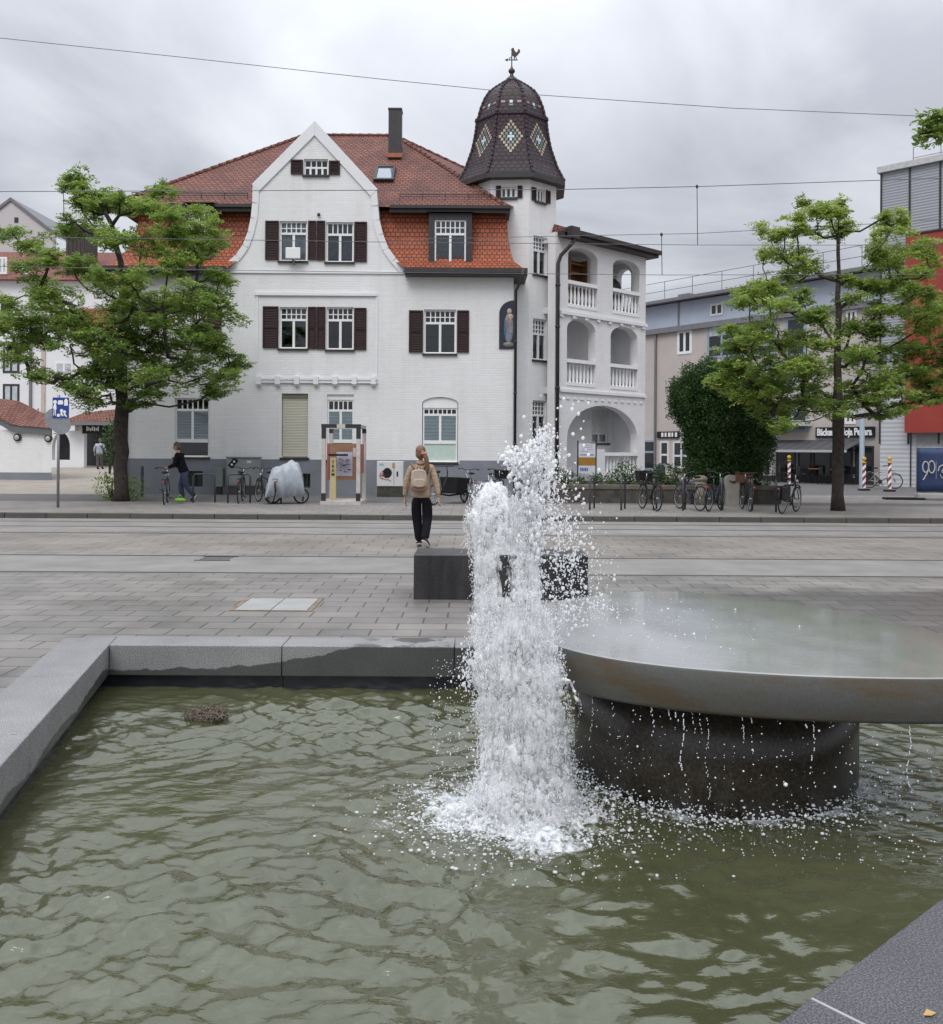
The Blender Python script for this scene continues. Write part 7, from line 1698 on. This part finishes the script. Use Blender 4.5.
def bike_man():
    p = G(181,501.5,.12); t = thing('person','person in black jacket and jeans pushing a bicycle','person',(p[0],p[1],.12),R(-90))
    # local -Y is the walking direction after the turn (towards the left of the picture)
    J = dict(pel=(0,.10,.90),sp=(0,.05,1.06),ch=(0,-.05,1.27),nk=(0,-.09,1.45),hd=(0,-.115,1.52),lh=(-.09,.10,.86),lk=(-.09,-.04,.48),la=(-.09,.02,.085),lt=(-.09,-.13,.035),rh=(.09,.10,.86),rk=(.09,.18,.47),ra=(.09,.42,.17),rt=(.09,.33,.035),
             ls=(-.19,-.06,1.36),le=(-.24,-.12,1.08),lw=(-.20,-.36,.99),rs=(.19,-.06,1.36),re=(.24,-.12,1.08),rw=(.10,-.36,.99))
    body(t,J,'jeans','black_cloth',('black_cloth','white_sole')); hand(t,(-.20,-.37,.985),(0.05,-1,-.25),(.8,0,.4),curl=1.4); hand(t,(.10,-.37,.985),(-.05,-1,-.25),(-.8,0,.4),curl=1.4)
    head(t,(0,-.14,1.61),0,'hair_grey',1.03,.2)
    q = G(169,503.5,.12); b = make_bike('bicycle','dark bicycle being pushed by the person in black',(q[0],q[1]-.25,.12),R(104),frame='navy',basket=None,group='bicycles parked along the far pavement',lean=.0); del b['group']
    mb = MB(); y = G(184,502.5,.12); mb.ell((y[0],y[1]-.35,.12+.09),(.17,.10,.065),n=12,k=8); mb.tube([(y[0]-.1,y[1]-.35,.26),(y[0],y[1]-.36,.36),(y[0]+.1,y[1]-.35,.26)],.01,n=5)
    tag(mb.build('bag',mat('neon_green_bag',(.20,.48,.06),.6,.2,14,.6,12),smooth=True),'neon green bag lying at the feet of the person with the bicycle','bag')
bike_man()
def gate_man():
    zz = .50; Y = 50.0; x = P(99.5,455,Y)[0]; t = thing('person','distant person in pale shirt and dark trousers walking into the courtyard entrance','person',(x,Y,.475),0)
    J = dict(pel=(0,0,.90),sp=(0,0,1.06),ch=(0,0,1.27),nk=(0,.04,1.45),hd=(0,.06,1.53),lh=(-.09,0,.86),lk=(-.10,.04,.48),la=(-.10,0,.085),lt=(-.10,.16,.035),rh=(.09,0,.86),rk=(.09,.05,.48),ra=(.09,.16,.10),rt=(.09,.30,.05),
             ls=(-.19,0,1.38),le=(-.29,.0,1.12),lw=(-.32,.10,.92),rs=(.19,0,1.38),re=(.29,.02,1.12),rw=(.31,.14,.92))
    body(t,J,'grey_trouser','grey_shirt',('black_cloth','black_cloth')); hand(t,(-.32,.11,.91),(0,.1,-1),(.3,.9,0)); hand(t,(.31,.15,.91),(0,.1,-1),(-.3,.9,0)); head(t,(0,.08,1.61),math.pi,'hair_grey',1.0,.1)
gate_man()

# ------------------------------------------------------------ signs, cabinets, kiosk
def blue_sign():
    p = G(58,507.5,.12); x,Y = p[0],p[1]; t = thing('street_sign','blue play street sign on a slim pole above a grey disc','traffic sign',(x,Y,.12)); f = Fac((0,Y-.05),(1,0))
    zt = f.px(60,395)[1]; mb = MB(); mb.tube([(x,Y,.10),(x,Y,zt)],.035,n=10); mb.build('pole','steel',t,world=True,smooth=True)
    u0,u1,z0,z1 = f.rect(52.8,69.2,397.5,418); mb = MB(); mb.fbox(f,u0,u1,z0,z1,0,.02); s = mb.build('sign_panel',mat('traffic_blue',(.012,.045,.25),.45,.05),t,world=True,bevel=.006)
    w,h = u1-u0,z1-z0; X = lambda a: u0+a*w; Z = lambda a: z0+a*h
    mb = MB()
    def disc(a,b,r): mb.plate([(X(a)+r*math.cos(i*math.pi/6),Z(b)+r*math.sin(i*math.pi/6)) for i in range(12)],[],lambda u,z,w_:f.p(u,z,.023+w_),.002)
    def polyg(q): mb.plate([(X(a),Z(b)) for a,b in q],[],lambda u,z,w_:f.p(u,z,.023+w_),.002)
    disc(.16,.78,.05); polyg([(.10,.70),(.22,.70),(.26,.42),(.21,.42),(.21,.12),(.16,.12),(.16,.40),(.13,.40),(.10,.12),(.06,.12),(.09,.42),(.05,.48)])
    polyg([(.36,.86),(.62,.86),(.66,.74),(.64,.66),(.34,.66),(.32,.74)]); polyg([(.28,.20),(.46,.20),(.46,.06),(.28,.06)])
    polyg([(.72,.60),(.94,.60),(.94,.86),(.83,.96),(.72,.86)]); disc(.56,.36,.042); polyg([(.50,.30),(.60,.28),(.66,.10),(.58,.08),(.54,.18),(.49,.10)]); disc(.74,.30,.04); polyg([(.70,.25),(.78,.24),(.90,.06),(.82,.05),(.76,.14),(.69,.08)])
    mb.build('pictogram','trim_white',s,world=True)
    mb = MB(); c = f.px(61,424.5); mb.lathe([(.255,0),(.255,.010)],c=(c[0],Y-.048,c[1]),n=32,axis='Y'); mb.build('round_plate','steel',t,world=True)
    mb = MB(); c = f.px(53.5,418.5); mb.lathe([(.28,0),(.28,.015)],c=(c[0],Y+.045,c[1]),n=32,axis='Y'); mb.build('round_plate','steel',t,world=True)
    for z in (Z(.2),Z(.8)): mb = MB(); mb.tube([(x,Y,z-.025),(x,Y,z+.025)],.042,n=10); mb.build('clamp','dark_metal',t,world=True)
blue_sign()
def cabinets():
    Y = 30.4; f = Fac((0,Y),(1,0)); u0,u1,z0,z1 = f.rect(226.5,257.5,456.5,486); t = thing('utility_cabinet','large grey utility cabinet with a black sticker against the plinth','cabinet',((u0+u1)/2,Y+.3,.12)); m = mat('cabinet_grey',(.27,.28,.28),.6,.08,3)
    mb = MB(); mb.fbox(f,u0,u1,z0,z1-.06,-.5,0); b = mb.build('body',m,t,world=True,bevel=.015)
    mb = MB(); mb.fbox(f,u0-.03,u1+.03,z1-.057,z1,-.52,.03); mb.build('lid',m,t,world=True,bevel=.015)
    mb = MB(); mb.fbox(f,u0+.02,u1-.02,.12,z0-.003,-.48,-.02); mb.build('base',mat('dark_cabinet_base',(.06,.058,.055),.8),t,world=True)
    uc = (u0+u1)/2; mb = MB(); mb.fbox(f,u0+.05,uc-.01,z0+.05,z1-.12,.003,.014); mb.build('door',m,t,world=True); mb = MB(); mb.fbox(f,uc+.01,u1-.05,z0+.05,z1-.12,.003,.014); mb.build('door',m,t,world=True)
    c = f.px(233.2,463); a = R(-38); mb = MB()
    def rr(w,h,dz,m): 
        q = [(c[0]+x*math.cos(a)-z*math.sin(a)*-1*-1, c[1]+x*math.sin(a)+z*math.cos(a)) for x,z in ((-w,-h),(w,-h),(w,h),(-w,h))]; mb.plate(q,[],lambda u,z,w_:f.p(u,z,dz+w_),.002)
    rr(.095,.175,.018,0); st = mb.build('sticker','black',t,world=True)
    mb = MB()
    for s in (-.065,.06): cc = (c[0]-s*math.sin(a),c[1]+s*math.cos(a)); mb.plate([(cc[0]+.036*math.cos(i*math.pi/6),cc[1]+.036*math.sin(i*math.pi/6)) for i in range(12)],[],lambda u,z,w_:f.p(u,z,.0225+w_),.002)
    mb.build('dots','trim_white',st,world=True)
    mb = MB(); q = f.rect(247,251.5,460.5,463); mb.fbox(f,*q,.015,.018); mb.build('label',mat('paper_label',(.6,.6,.6),.7),t,world=True)
    u0,u1,z0,z1 = f.rect(213.5,222.5,468,487); t = thing('meter_box','narrow grey green box post beside the large grey cabinet','cabinet',((u0+u1)/2,Y+.2,.12)); mb = MB(); mb.fbox(f,u0,u1,z0,z1,-.3,0); mb.build('body',mat('grey_green_metal',(.17,.20,.19),.6,.08),t,world=True,bevel=.012); mb = MB(); mb.fbox(f,u0+.06,u1-.06,.12,z0-.003,-.24,-.06); mb.build('base','dark_metal',t,world=True); mb = MB(); mb.fbox(f,u0+.025,u1-.025,z0+.03,z1-.03,.002,.01); mb.build('door',mat('grey_green_door',(.18,.21,.20),.55),t,world=True)
    # white cabinet with sprayed marks
    Y = 29.6; f = Fac((0,Y),(1,0)); u0,u1,z0,z1 = f.rect(376.8,403,461.2,486.3); t = thing('utility_cabinet','white utility cabinet sprayed with a black ring and red scribbles','cabinet',((u0+u1)/2,Y+.3,.12)); m = mat('cabinet_white',(.62,.62,.61),.6,.06,3)
    mb = MB(); mb.fbox(f,u0,u1,z0,z1,-.5,0); mb.build('body',m,t,world=True,bevel=.015); mb = MB(); mb.fbox(f,u0+.01,u1-.01,.12,z0-.003,-.48,-.02); mb.build('base',mat('mossy_cabinet_base',(.055,.055,.045),.9,.4,8),t,world=True)
    mb = MB(); c = f.px(387.2,473); r = .15; g = np.random.default_rng(1); mb.plate([(c[0]+r*(1+g.normal(0,.05))*math.cos(i*math.pi/12),c[1]+1.12*r*(1+g.normal(0,.05))*math.sin(i*math.pi/12)) for i in range(24)],[],lambda u,z,w:f.p(u,z,.005+w),.002); mb.build('graffiti_ring','black',t,world=True)
    mb = MB()
    for _ in range(9):
        q = f.px(381+g.normal(0,1.2),473+g.normal(0,2.4)); e = f.px(383+g.normal(0,2.2),476+g.normal(0,2.5)); mb.tube([f.p(q[0],q[1],.006),f.p((q[0]+e[0])/2+g.normal(0,.03),(q[1]+e[1])/2+g.normal(0,.03),.006),f.p(e[0],e[1],.006)],.008,n=4)
    for a,b in (((380,478),(387,480)),((387,479),(391,481))): q = f.px(*a); e = f.px(*b); mb.tube([f.p(*q,.006),f.p(*e,.006)],.010,n=4)
    mb.build('graffiti_scribble',mat('red_spray',(.38,.07,.06),.7),t,world=True)
    for q,mm in (((392.2,395,463,468),mat('orange_sticker',(.40,.26,.12),.6)),((396.6,398.2,471.5,476.5),M['black']),((379.5,383.5,463.5,465.5),mat('teal_sticker',(.28,.45,.46),.6))): mb = MB(); mb.fbox(f,*f.rect(*q),.001,.006); mb.build('sticker',mm,t,world=True)
    uc = f.px(394,470)[0]; mb = MB(); mb.fbox(f,uc-.006,uc+.006,z0+.04,z1-.04,.0005,.003); mb.build('door_gap','dark_metal',t,world=True)
cabinets()
def kiosk():
    p = G(322,504.5,.12); Y = p[1]; f = Fac((0,Y),(1,0)); k = FPX/Y; rr = f.rect(321.5,360,428,503)
    u0,u1,zb,zt = rr; zb = .12; D = 1.35; t = thing('info_frame','whitewashed timber cube frame holding a red rimmed map board','information stand',((u0+u1)/2,Y+.6,.12)); b = lambda mb,n,m,**kw: mb.build(n,m,t,world=True,**kw)
    wd = mat('whitewashed_timber',(.47,.44,.41),.8,.12,6); cap = mat('black_corner_cap',(.022,.022,.026),.5); w = .105
    ru1 = u1+ .02
    for (u,d) in ((u0,0),(u1-w,0),(u0,-D),(u1-w,-D)):
        mb = MB(); mb.fbox(f,u,u+w,zb+.10,zt-.003,d-w,d); b(mb,'post',wd)
        mb = MB(); mb.fbox(f,u-.006,u+w+.006,zt-.30 if d==0 else zt-.12,zt+.003,d-w-.006,d+.006); b(mb,'corner_cap',cap)
        if d == 0: mb = MB(); mb.fbox(f,u-.006,u+w+.006,zb+.10,zb+.32,d-w-.006,d+.006); b(mb,'foot_cap',cap)
    mb = MB(); mb.fbox(f,u0-.008,u1+.008,zt+.005,zt+w,-w-.004,.004); b(mb,'beam',wd)
    for a,c in ((u0-.012,u0+.42),(u1-.42,u1+.012)): mb = MB(); mb.fbox(f,a,c,zt+.003,zt+w+.004,-w-.010,.010); b(mb,'corner_cap',cap)
    mb = MB(); mb.fbox(f,u0,u1,zt+.005,zt+w,-D-w,-D); b(mb,'beam',wd)
    mb = MB(); mb.hexa([f.p(u1-w,zt+.006,-w),f.p(u1,zt+.006,-w),f.p(u1,zt+.006,-D),f.p(u1-w,zt+.006,-D),f.p(u1-w,zt+w-.003,-w),f.p(u1,zt+w-.003,-w),f.p(u1,zt+w-.003,-D),f.p(u1-w,zt+w-.003,-D)]); b(mb,'beam',wd)
    mb = MB(); mb.hexa([f.p(u0-.03,zb-.005,.05),f.p(u1+.03,zb-.005,.05),f.p(u1+.03,zb-.005,-D-w),f.p(u0-.03,zb-.005,-D-w),f.p(u0-.03,zb+.097,.05),f.p(u1+.03,zb+.097,.05),f.p(u1+.03,zb+.097,-D-w),f.p(u0-.03,zb+.097,-D-w)]); b(mb,'base_plate',wd)
    fb = Fac((0,Y+D*.72),(1,0)); q = fb.rect(327,358,443.5,480); mb = MB(); mb.fbox(fb,*q,-.04,0); bd = b(mb,'notice_board',mat('brown_board',(.30,.17,.10),.7,.15,4))
    for a in ((327,329,443.5,480),(356.2,358,443.5,480)): mb = MB(); mb.fbox(fb,*fb.rect(*a),.001,.03); mb.build('red_edge',mat('red_edge',(.36,.10,.10),.6),bd,world=True)
    # town map: pale sheet with street lines and blocks
    q = fb.rect(336.5,352.5,452,476); mb = MB(); mb.fbox(fb,*q,.002,.010); mp = mb.build('map_sheet',mat('pale_map_paper',(.50,.49,.58),.6,.06,6),bd,world=True)
    g = np.random.default_rng(6); mb = MB(); U0,U1,Z0,Z1 = q
    for _ in range(26):
        a = g.uniform(0,1,2); c = (U0+.06+a[0]*(U1-U0-.2),Z0+.06+a[1]*(Z1-Z0)*.6); mb.fbox(fb,c[0],c[0]+g.uniform(.02,.10),c[1],c[1]+g.uniform(.015,.06),.0105,.0125)
    mb.build('map_blocks',mat('map_mauve',(.27,.25,.37),.7),mp,world=True)
    q = fb.rect(353,357.5,448,457); mb = MB(); mb.fbox(fb,*q,.002,.012); mb.build('notice',mat('pink_white_sheet',(.60,.53,.50),.7),bd,world=True)
    # side board in red on the right
    z = [f.px(360,y)[1] for y in (474,444)]; mb = MB(); mb.box(u1-.07,u1-.03,Y+.25,Y+1.15,z[0],z[1]); b(mb,'side_board',mat('red_board',(.34,.085,.08),.6,.15,4))
    # yellow post with letters and a small shelf, hanging post above
    fy = Fac((0,Y+.5),(1,0)); q = fy.rect(330.2,335.8,457.5,500); mb = MB(); mb.fbox(fy,q[0],q[1],.22,q[3],-.12,0); yp = b(mb,'yellow_post',mat('pale_yellow_post',(.55,.47,.26),.7,.08,5))
    mb = MB(); uc = (q[0]+q[1])/2
    for i,ch in enumerate('TRAM'): mb.text(ch,.12,lambda u,zz,w,i=i: fy.p(uc+u,q[3]-.14-i*.118+zz,.004+w),e=.002,bold=.004)
    mb.build('lettering','black',yp,world=True)
    q2 = fy.rect(328.5,346.5,454,456); mb = MB(); mb.fbox(fy,*q2,-.34,.02); b(mb,'shelf','black')
kiosk()

# ------------------------------------------------------------ planter, shrubs, signs before the loggia
def planter():
    Y = 27.0; f = Fac((0,Y),(1,0)); a = f.px(556,490)[0]; b = f.px(782,490)[0]; zt = f.px(620,485)[1]
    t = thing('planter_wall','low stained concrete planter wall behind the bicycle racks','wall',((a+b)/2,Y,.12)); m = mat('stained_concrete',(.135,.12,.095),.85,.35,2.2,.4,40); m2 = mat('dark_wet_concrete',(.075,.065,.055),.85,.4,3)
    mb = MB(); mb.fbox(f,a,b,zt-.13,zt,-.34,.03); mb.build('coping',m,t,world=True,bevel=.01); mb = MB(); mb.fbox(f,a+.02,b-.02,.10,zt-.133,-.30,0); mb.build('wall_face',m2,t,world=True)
    structure(mbx:=(lambda mb: (mb.hexa([f.p(a+.1,.1,-.345),f.p(b-.1,.1,-.345),f.p(b-.1,.1,-3.2),f.p(a+.1,.1,-3.2),f.p(a+.1,zt-.06,-.345),f.p(b-.1,zt-.06,-.345),f.p(b-.1,zt+.02,-3.2),f.p(a+.1,zt+.02,-3.2)]),mb.build('planting_soil',mat('soil',(.05,.04,.03),.95,.3,6,.6,30)))[1])(MB()))
    return Y,zt
PY,PZ = planter()
for i,(bl,lab,leafm) in enumerate((
  ([(562,478,8,7),(572,481,9,6)],'dark leafy bush at the left end of the planter, behind the spray','hedge'),
  ([(590,481,10,4),(603,480,9,4)],'low green ground bush below the real estate board','hedge'),
  ([(625,474,10,9),(616,479,9,6),(635,479,9,6)],'tall pale green bush before the white balustrade','hedge'),
  ([(648,477,9,7),(655,480,8,6)],'dark round bush at the right corner of the white house','hedge'),
  ([(668,476,12,9),(680,478,8,7),(660,480,6,5)],'rounded bush between the white house and the dark conifer','hedge'),
  ([(760,483,9,3),(770,485,8,3),(752,481,6,4)],'thin trailing greenery on the right end of the planter wall','hedge'))):
    b = P(bl[0][0],485,PY+1.0); shrub('planter_bush',lab,'bush',(b[0],PY+1.0,PZ-.05),bl,PY+1.0,leafm,.085,4.5,30+i,depth=.9,group='bushes in the planter',tonebias=(.1,-.05,.15,-.1,.0,.1)[i])
def estate_sign():
    Y = 29.6; f = Fac((0,Y),(1,0)); u0,u1,z0,z1 = f.rect(578.5,595.5,443.5,473.5); t = thing('estate_board','white and orange real estate board on two posts before the loggia','sign',((u0+u1)/2,Y,.3))
    for u in (u0-.04,u1): mb = MB(); mb.fbox(f,u,u+.04,.12,z1+.1,-.05,0); mb.build('post','dark_metal',t,world=True)
    h = z1-z0; mb = MB(); mb.fbox(f,u0+.003,u1-.003,z0,z1,-.03,-.005); bd = mb.build('board',mat('board_white',(.62,.63,.68),.5,.03),t,world=True)
    mb = MB(); mb.fbox(f,u0+.004,u1-.004,z0+h*.27,z0+h*.54,-.004,0.0); mb.build('orange_field',mat('ochre_field',(.34,.17,.025),.5,.1),bd,world=True)
    mb = MB(); w = u1-u0
    for a,c,z,hh in ((.08,.92,.60,.045),): 
        x = a
        while x < c: ww = .05; mb.fbox(f,u0+w*x,u0+w*(x+.04),z0+h*z,z0+h*(z+hh),-.004,-.001); x += .06
    x = .08
    for ww in (.11,.10,.09,.12,.08): mb.fbox(f,u0+w*x,u0+w*(x+ww*.8),z0+h*.08,z0+h*.19,-.004,-.001); x += ww
    mb.build('blue_lines',mat('blue_print',(.07,.14,.36),.5),bd,world=True)
    mb = MB(); 
    for z,a,c in ((.93,.15,.85),(.86,.25,.8),(.79,.2,.85),(.72,.1,.6)): mb.fbox(f,u0+w*a,u0+w*c,z0+h*z,z0+h*(z+.025),-.004,-.001)
    mb.build('pale_lines',mat('mauve_print',(.42,.38,.46),.5),bd,world=True)
estate_sign()
def pillar_stones():
    Y = 26.2; f = Fac((0,Y),(1,0)); m = mat('weathered_sandstone',(.27,.235,.18),.9,.2,5,.5,40)
    u0,u1,z0,z1 = f.rect(694.5,709.5,475.5,501); c = (u0+u1)/2; r = (u1-u0)/2
    t = thing('stone_pillar','short round sandstone pillar with a domed cap behind the bicycles','pillar',(c,Y+r,.12)); mb = MB(); mb.lathe([(r*.9,0),(r*.86,z1-.12-.16)],n=22); mb.build('shaft',m,t,smooth=True); mb = MB(); h = z1-.12; mb.lathe([(r*.98,h-.155),(r*1.02,h-.10),(r*.9,h-.04),(r*.5,h-.005),(.02,h)],n=22); mb.build('cap',m,t,smooth=True)
    u0,u1,z0,z1 = f.rect(726,739.5,475,499.5); t = thing('memorial_stone','pale upright stone slab with rounded top and dark emblem','stone',((u0+u1)/2,Y+.15,.12)); mb = MB(); mb.plate(arch(u0,u1,.10,z1-.16,z1),[],lambda u,z,w:f.p(u,z,-.15+w),.14); st = mb.build('slab',mat('pale_stone',(.36,.335,.29),.85,.14,5,.4,50),t,world=True)
    mb = MB(); q = f.px(733.5,481.5); mb.plate([(q[0]-.14,q[1]+.05),(q[0]-.02,q[1]+.0),(q[0]+.12,q[1]+.06),(q[0]+.15,q[1]+.0),(q[0]+.03,q[1]-.06),(q[0]-.08,q[1]-.03)],[],lambda u,z,w:f.p(u,z,-.004+w),.008); mb.build('emblem','dark_metal',st,world=True)
pillar_stones()
def beacons():
    for px,py,h,lab in ((789,486,1.55,'red and white warning post with yellow lamp beside the silver wheeled bicycle'),(864,490.5,1.35,'red and white warning post with yellow lamp at the foot of the pale pole'),(889.5,491.5,1.35,'red and white warning post with yellow lamp nearest the blue banner')):
        p = G(px,py,.12); y = p[1]
        zt = P(px,{789:459,864:461,889.5:461}[px],y)[2]; t = thing('warning_post',lab,'warning post',(p[0],y,.122),0,'warning posts along the side street')
        H = zt-.122-.20; mb = MB(); mb.box(-.20,.20,-.14,.14,0,.07); mb.build('foot','black',t,bevel=.015)
        n = 7; 
        m0,m1 = MB(),MB(); w = .065
        # diagonal bands cut to the board's width
        for i in range(-1,n+1):
            a0 = .10+H*(i)/n; a1 = .10+H*(i+1)/n; sl = .14
            q = [(-w,a0),(w,a0+sl),(w,a1+sl),(-w,a1)]; lo,hi = .10,.10+H
            q = [(x,min(max(z,lo),hi)) for x,z in q]
            if abs(q[2][1]-q[1][1])+abs(q[3][1]-q[0][1]) < .01: continue
            (m0 if i%2 else m1).hexa([(q[0][0],-.02,q[0][1]),(q[1][0],-.02,q[1][1]),(q[1][0],.02,q[1][1]),(q[0][0],.02,q[0][1]),(q[3][0],-.02,q[3][1]),(q[2][0],-.02,q[2][1]),(q[2][0],.02,q[2][1]),(q[3][0],.02,q[3][1])])
        m0.build('white_bands','trim_white',t); m1.build('red_bands',mat('signal_red',(.28,.05,.04),.6),t)
        mb = MB(); mb.box(-.07,.07,-.06,.06,H+.102,H+.16); mb.lathe([(.065,-.05),(.08,-.035),(.08,.035),(.065,.05)],c=(0,0,H+.29),n=18,axis='Y'); mb.build('lamp',mat('amber_lamp',(.62,.36,.02),.35),t,smooth=True)
beacons()
def side_bits():
    p = G(862,486,.12); y = 38.0; x = P(862,450,y)[0]; zt = P(862,411,y)[2]; mb = MB(); mb.lathe([(.13,0),(.12,.03),(.105,.05),(.10,zt-.12)],c=(x,y,.12),n=14); tag(mb.build('lamp_pole',mat('pale_blue_steel',(.22,.28,.32),.5,.05),smooth=True),'pale blue steel pole standing before the bakery awning','pole')
    # blue site banner on a mesh fence
    a = G(916.5,500,.12); Y = a[1]; u = np.array((1.0,-.12)); f = Fac((a[0],Y),u); zt = f.px(917,447.5)[1]; zb = f.px(917,491.5)[1]; L = 3.4
    t = thing('site_banner','dark blue banner with white numerals on a site fence','banner',(a[0],Y,.12)); mb = MB(); n = 16
    V = [];
    for i in range(n+1):
        for j in range(7): V.append(f.p(L*i/n,zb+(zt-zb)*j/6,.03+.012*math.sin(i*1.9+j*.8)+.008*math.sin(i*.7-j*1.7)))
    mb.add(V,[(i*7+j,(i+1)*7+j,(i+1)*7+j+1,i*7+j+1) for i in range(n) for j in range(6)]); c = mb.build('cloth',mat('dark_blue_tarpaulin',(.022,.045,.125),.55,.12,3),t,world=True,smooth=True); c.modifiers.new('thick','SOLIDIFY').thickness = .004
    k = FPX/Y; mb = MB()
    def loop(cx,cy,rx,ry,a0,a1,r=.022): q = [f.px(cx+rx*math.cos(a0+(a1-a0)*i/20),cy-ry*math.sin(a0+(a1-a0)*i/20)) for i in range(21)]; mb.tube([f.p(*v,.055) for v in q],r,n=6)
    loop(925,467,3.0,5.4,0,2*math.pi); q = [f.px(927.6,469.5),f.px(926,474),f.px(922.5,480)]; mb.tube([f.p(*v,.055) for v in q],.024,n=6)
    loop(931,467,3.1,6.0,R(140),R(-215))
    mb.build('numerals',mat('cream_print',(.55,.54,.50),.5),c,world=True)
    mb = MB(); v0,v1 = f.px(935.5,461),f.px(935.5,479); mb.tube([f.p(*v0,.055),f.p(*v1,.055)],.007,n=4)
    q = [f.px(*v) for v in ((937.5,471),(938.5,467),(942,465),(947,465.5))]; mb.tube([f.p(*v,.055) for v in q],.022,n=6)
    q = [f.px(*v) for v in ((946,468),(942,469.5),(941,472),(944,474),(945,477),(941,478),(939.5,474.5))]; mb.tube([f.p(*v,.055) for v in q],.018,n=6)
    mb.build('swirl',mat('cream_print_b',(.50,.50,.48),.5),c,world=True)
    mb = MB(); mb.tube([f.p(0,zb-.02,0),f.p(0,zt,0),f.p(L,zt,0),f.p(L,zb-.02,0),f.p(0,zb-.02,0)],.02,n=6); 
    for i in range(1,4): mb.tube([f.p(L*i/4,zb,0),f.p(L*i/4,zt,0)],.012,n=5)
    mb.build('fence_frame','steel',t,world=True)
    mb = MB(); mb.fbox(f,.02,L,.16,zb-.06,-.28,.06); mb.build('concrete_barrier',mat('pale_barrier',(.42,.41,.39),.8,.1,3),t,world=True,bevel=.03)
    mb = MB(); mb.fbox(f,-1.0,.25,.125,.2,-.28,.12); mb.build('rubber_foot','black',t,world=True,bevel=.02)
    # scooter glimpsed left of the conifer
    p = P(659,470,33); t = thing('motor_scooter','dark motor scooter parked between the white house and the conifer','scooter',(p[0],33,.12),R(70))
    for xx in (-.5,.55): mb = MB(); mb.torus((xx,0,.24),.19,.055,n=20,m=8); mb.build('wheel','rubber',t,smooth=True)
    mb = MB(); mb.ell((-.35,0,.62),(.42,.17,.22)); mb.box(-.1,.4,-.15,.15,.28,.36); mb.build('body','black',t,bevel=.02); mb = MB(); mb.hexa([(.32,-.2,.34),(.42,-.2,.34),(.42,.2,.34),(.32,.2,.34),(.38,-.16,1.0),(.46,-.16,1.0),(.46,.16,1.0),(.38,.16,1.0)]); mb.build('leg_shield','navy',t); mb = MB(); mb.ell((-.35,0,.84),(.38,.14,.07)); mb.build('seat','black',t,smooth=True); mb = MB(); mb.tube([(.30,-.32,1.08),(.42,-.12,1.04),(.42,.12,1.04),(.30,.32,1.08)],.02); mb.ell((.47,0,1.02),(.08,.11,.10)); mb.build('handlebar','dark_metal',t,smooth=True)
side_bits()

# ------------------------------------------------------------ overhead wires
def wires():
    def wire(pts,Y,r,label):
        mb = MB(); mb.tube([P(x,y,Y) for x,y in pts],r,n=5); return tag(mb.build('overhead_wire',mat('wire_%d'%len(bpy.data.materials),(.11,.11,.12),.5)),label,'wire','tram wires')
    wire([(-260,14),(0,38),(180,57),(380,79),(540,95),(730,108),(943,117),(1200,122)],19.5,.007,'top overhead wire, sloping down across the sky above the weathercock')
    wire([(-260,190),(0,191.5),(300,190.5),(560,189.5),(700,186.5),(943,178),(1200,166)],19.0,.008,'overhead wire passing just below the tower roof edge')
    wire([(-260,231),(0,236.5),(380,242),(700,245),(943,245.2),(1200,245)],17.6,.006,'overhead wire crossing the top floor windows')
    wire([(420,239),(590,235.5),(697,233.5),(878,223.5),(943,219),(1200,200)],24.0,.008,'overhead wire starting at the tower and rising to the right edge')
    wire([(-260,262),(0,266.5),(220,270),(404,272.5),(670,275),(943,274.5),(1200,274)],17.0,.006,'lowest overhead wire, crossing below the mansard eave')
    for x,y0,y1,Y,lab in ((697,186.5,245,18.6,'short vertical dropper wire hanging in the sky right of the loggia'),(661.5,234.5,275,18.6,'short vertical dropper wire above the beige building'),(63.5,191,224,18.6,'short vertical dropper wire in front of the dark lift tower')):
        mb = MB(); mb.tube([P(x,y0,Y),P(x+.6,y1,Y)],.008,n=5); mb.ell(P(x,y0,Y),(.03,.02,.04)); tag(mb.build('dropper_wire','dark_metal'),lab,'wire','dropper wires')
wires()
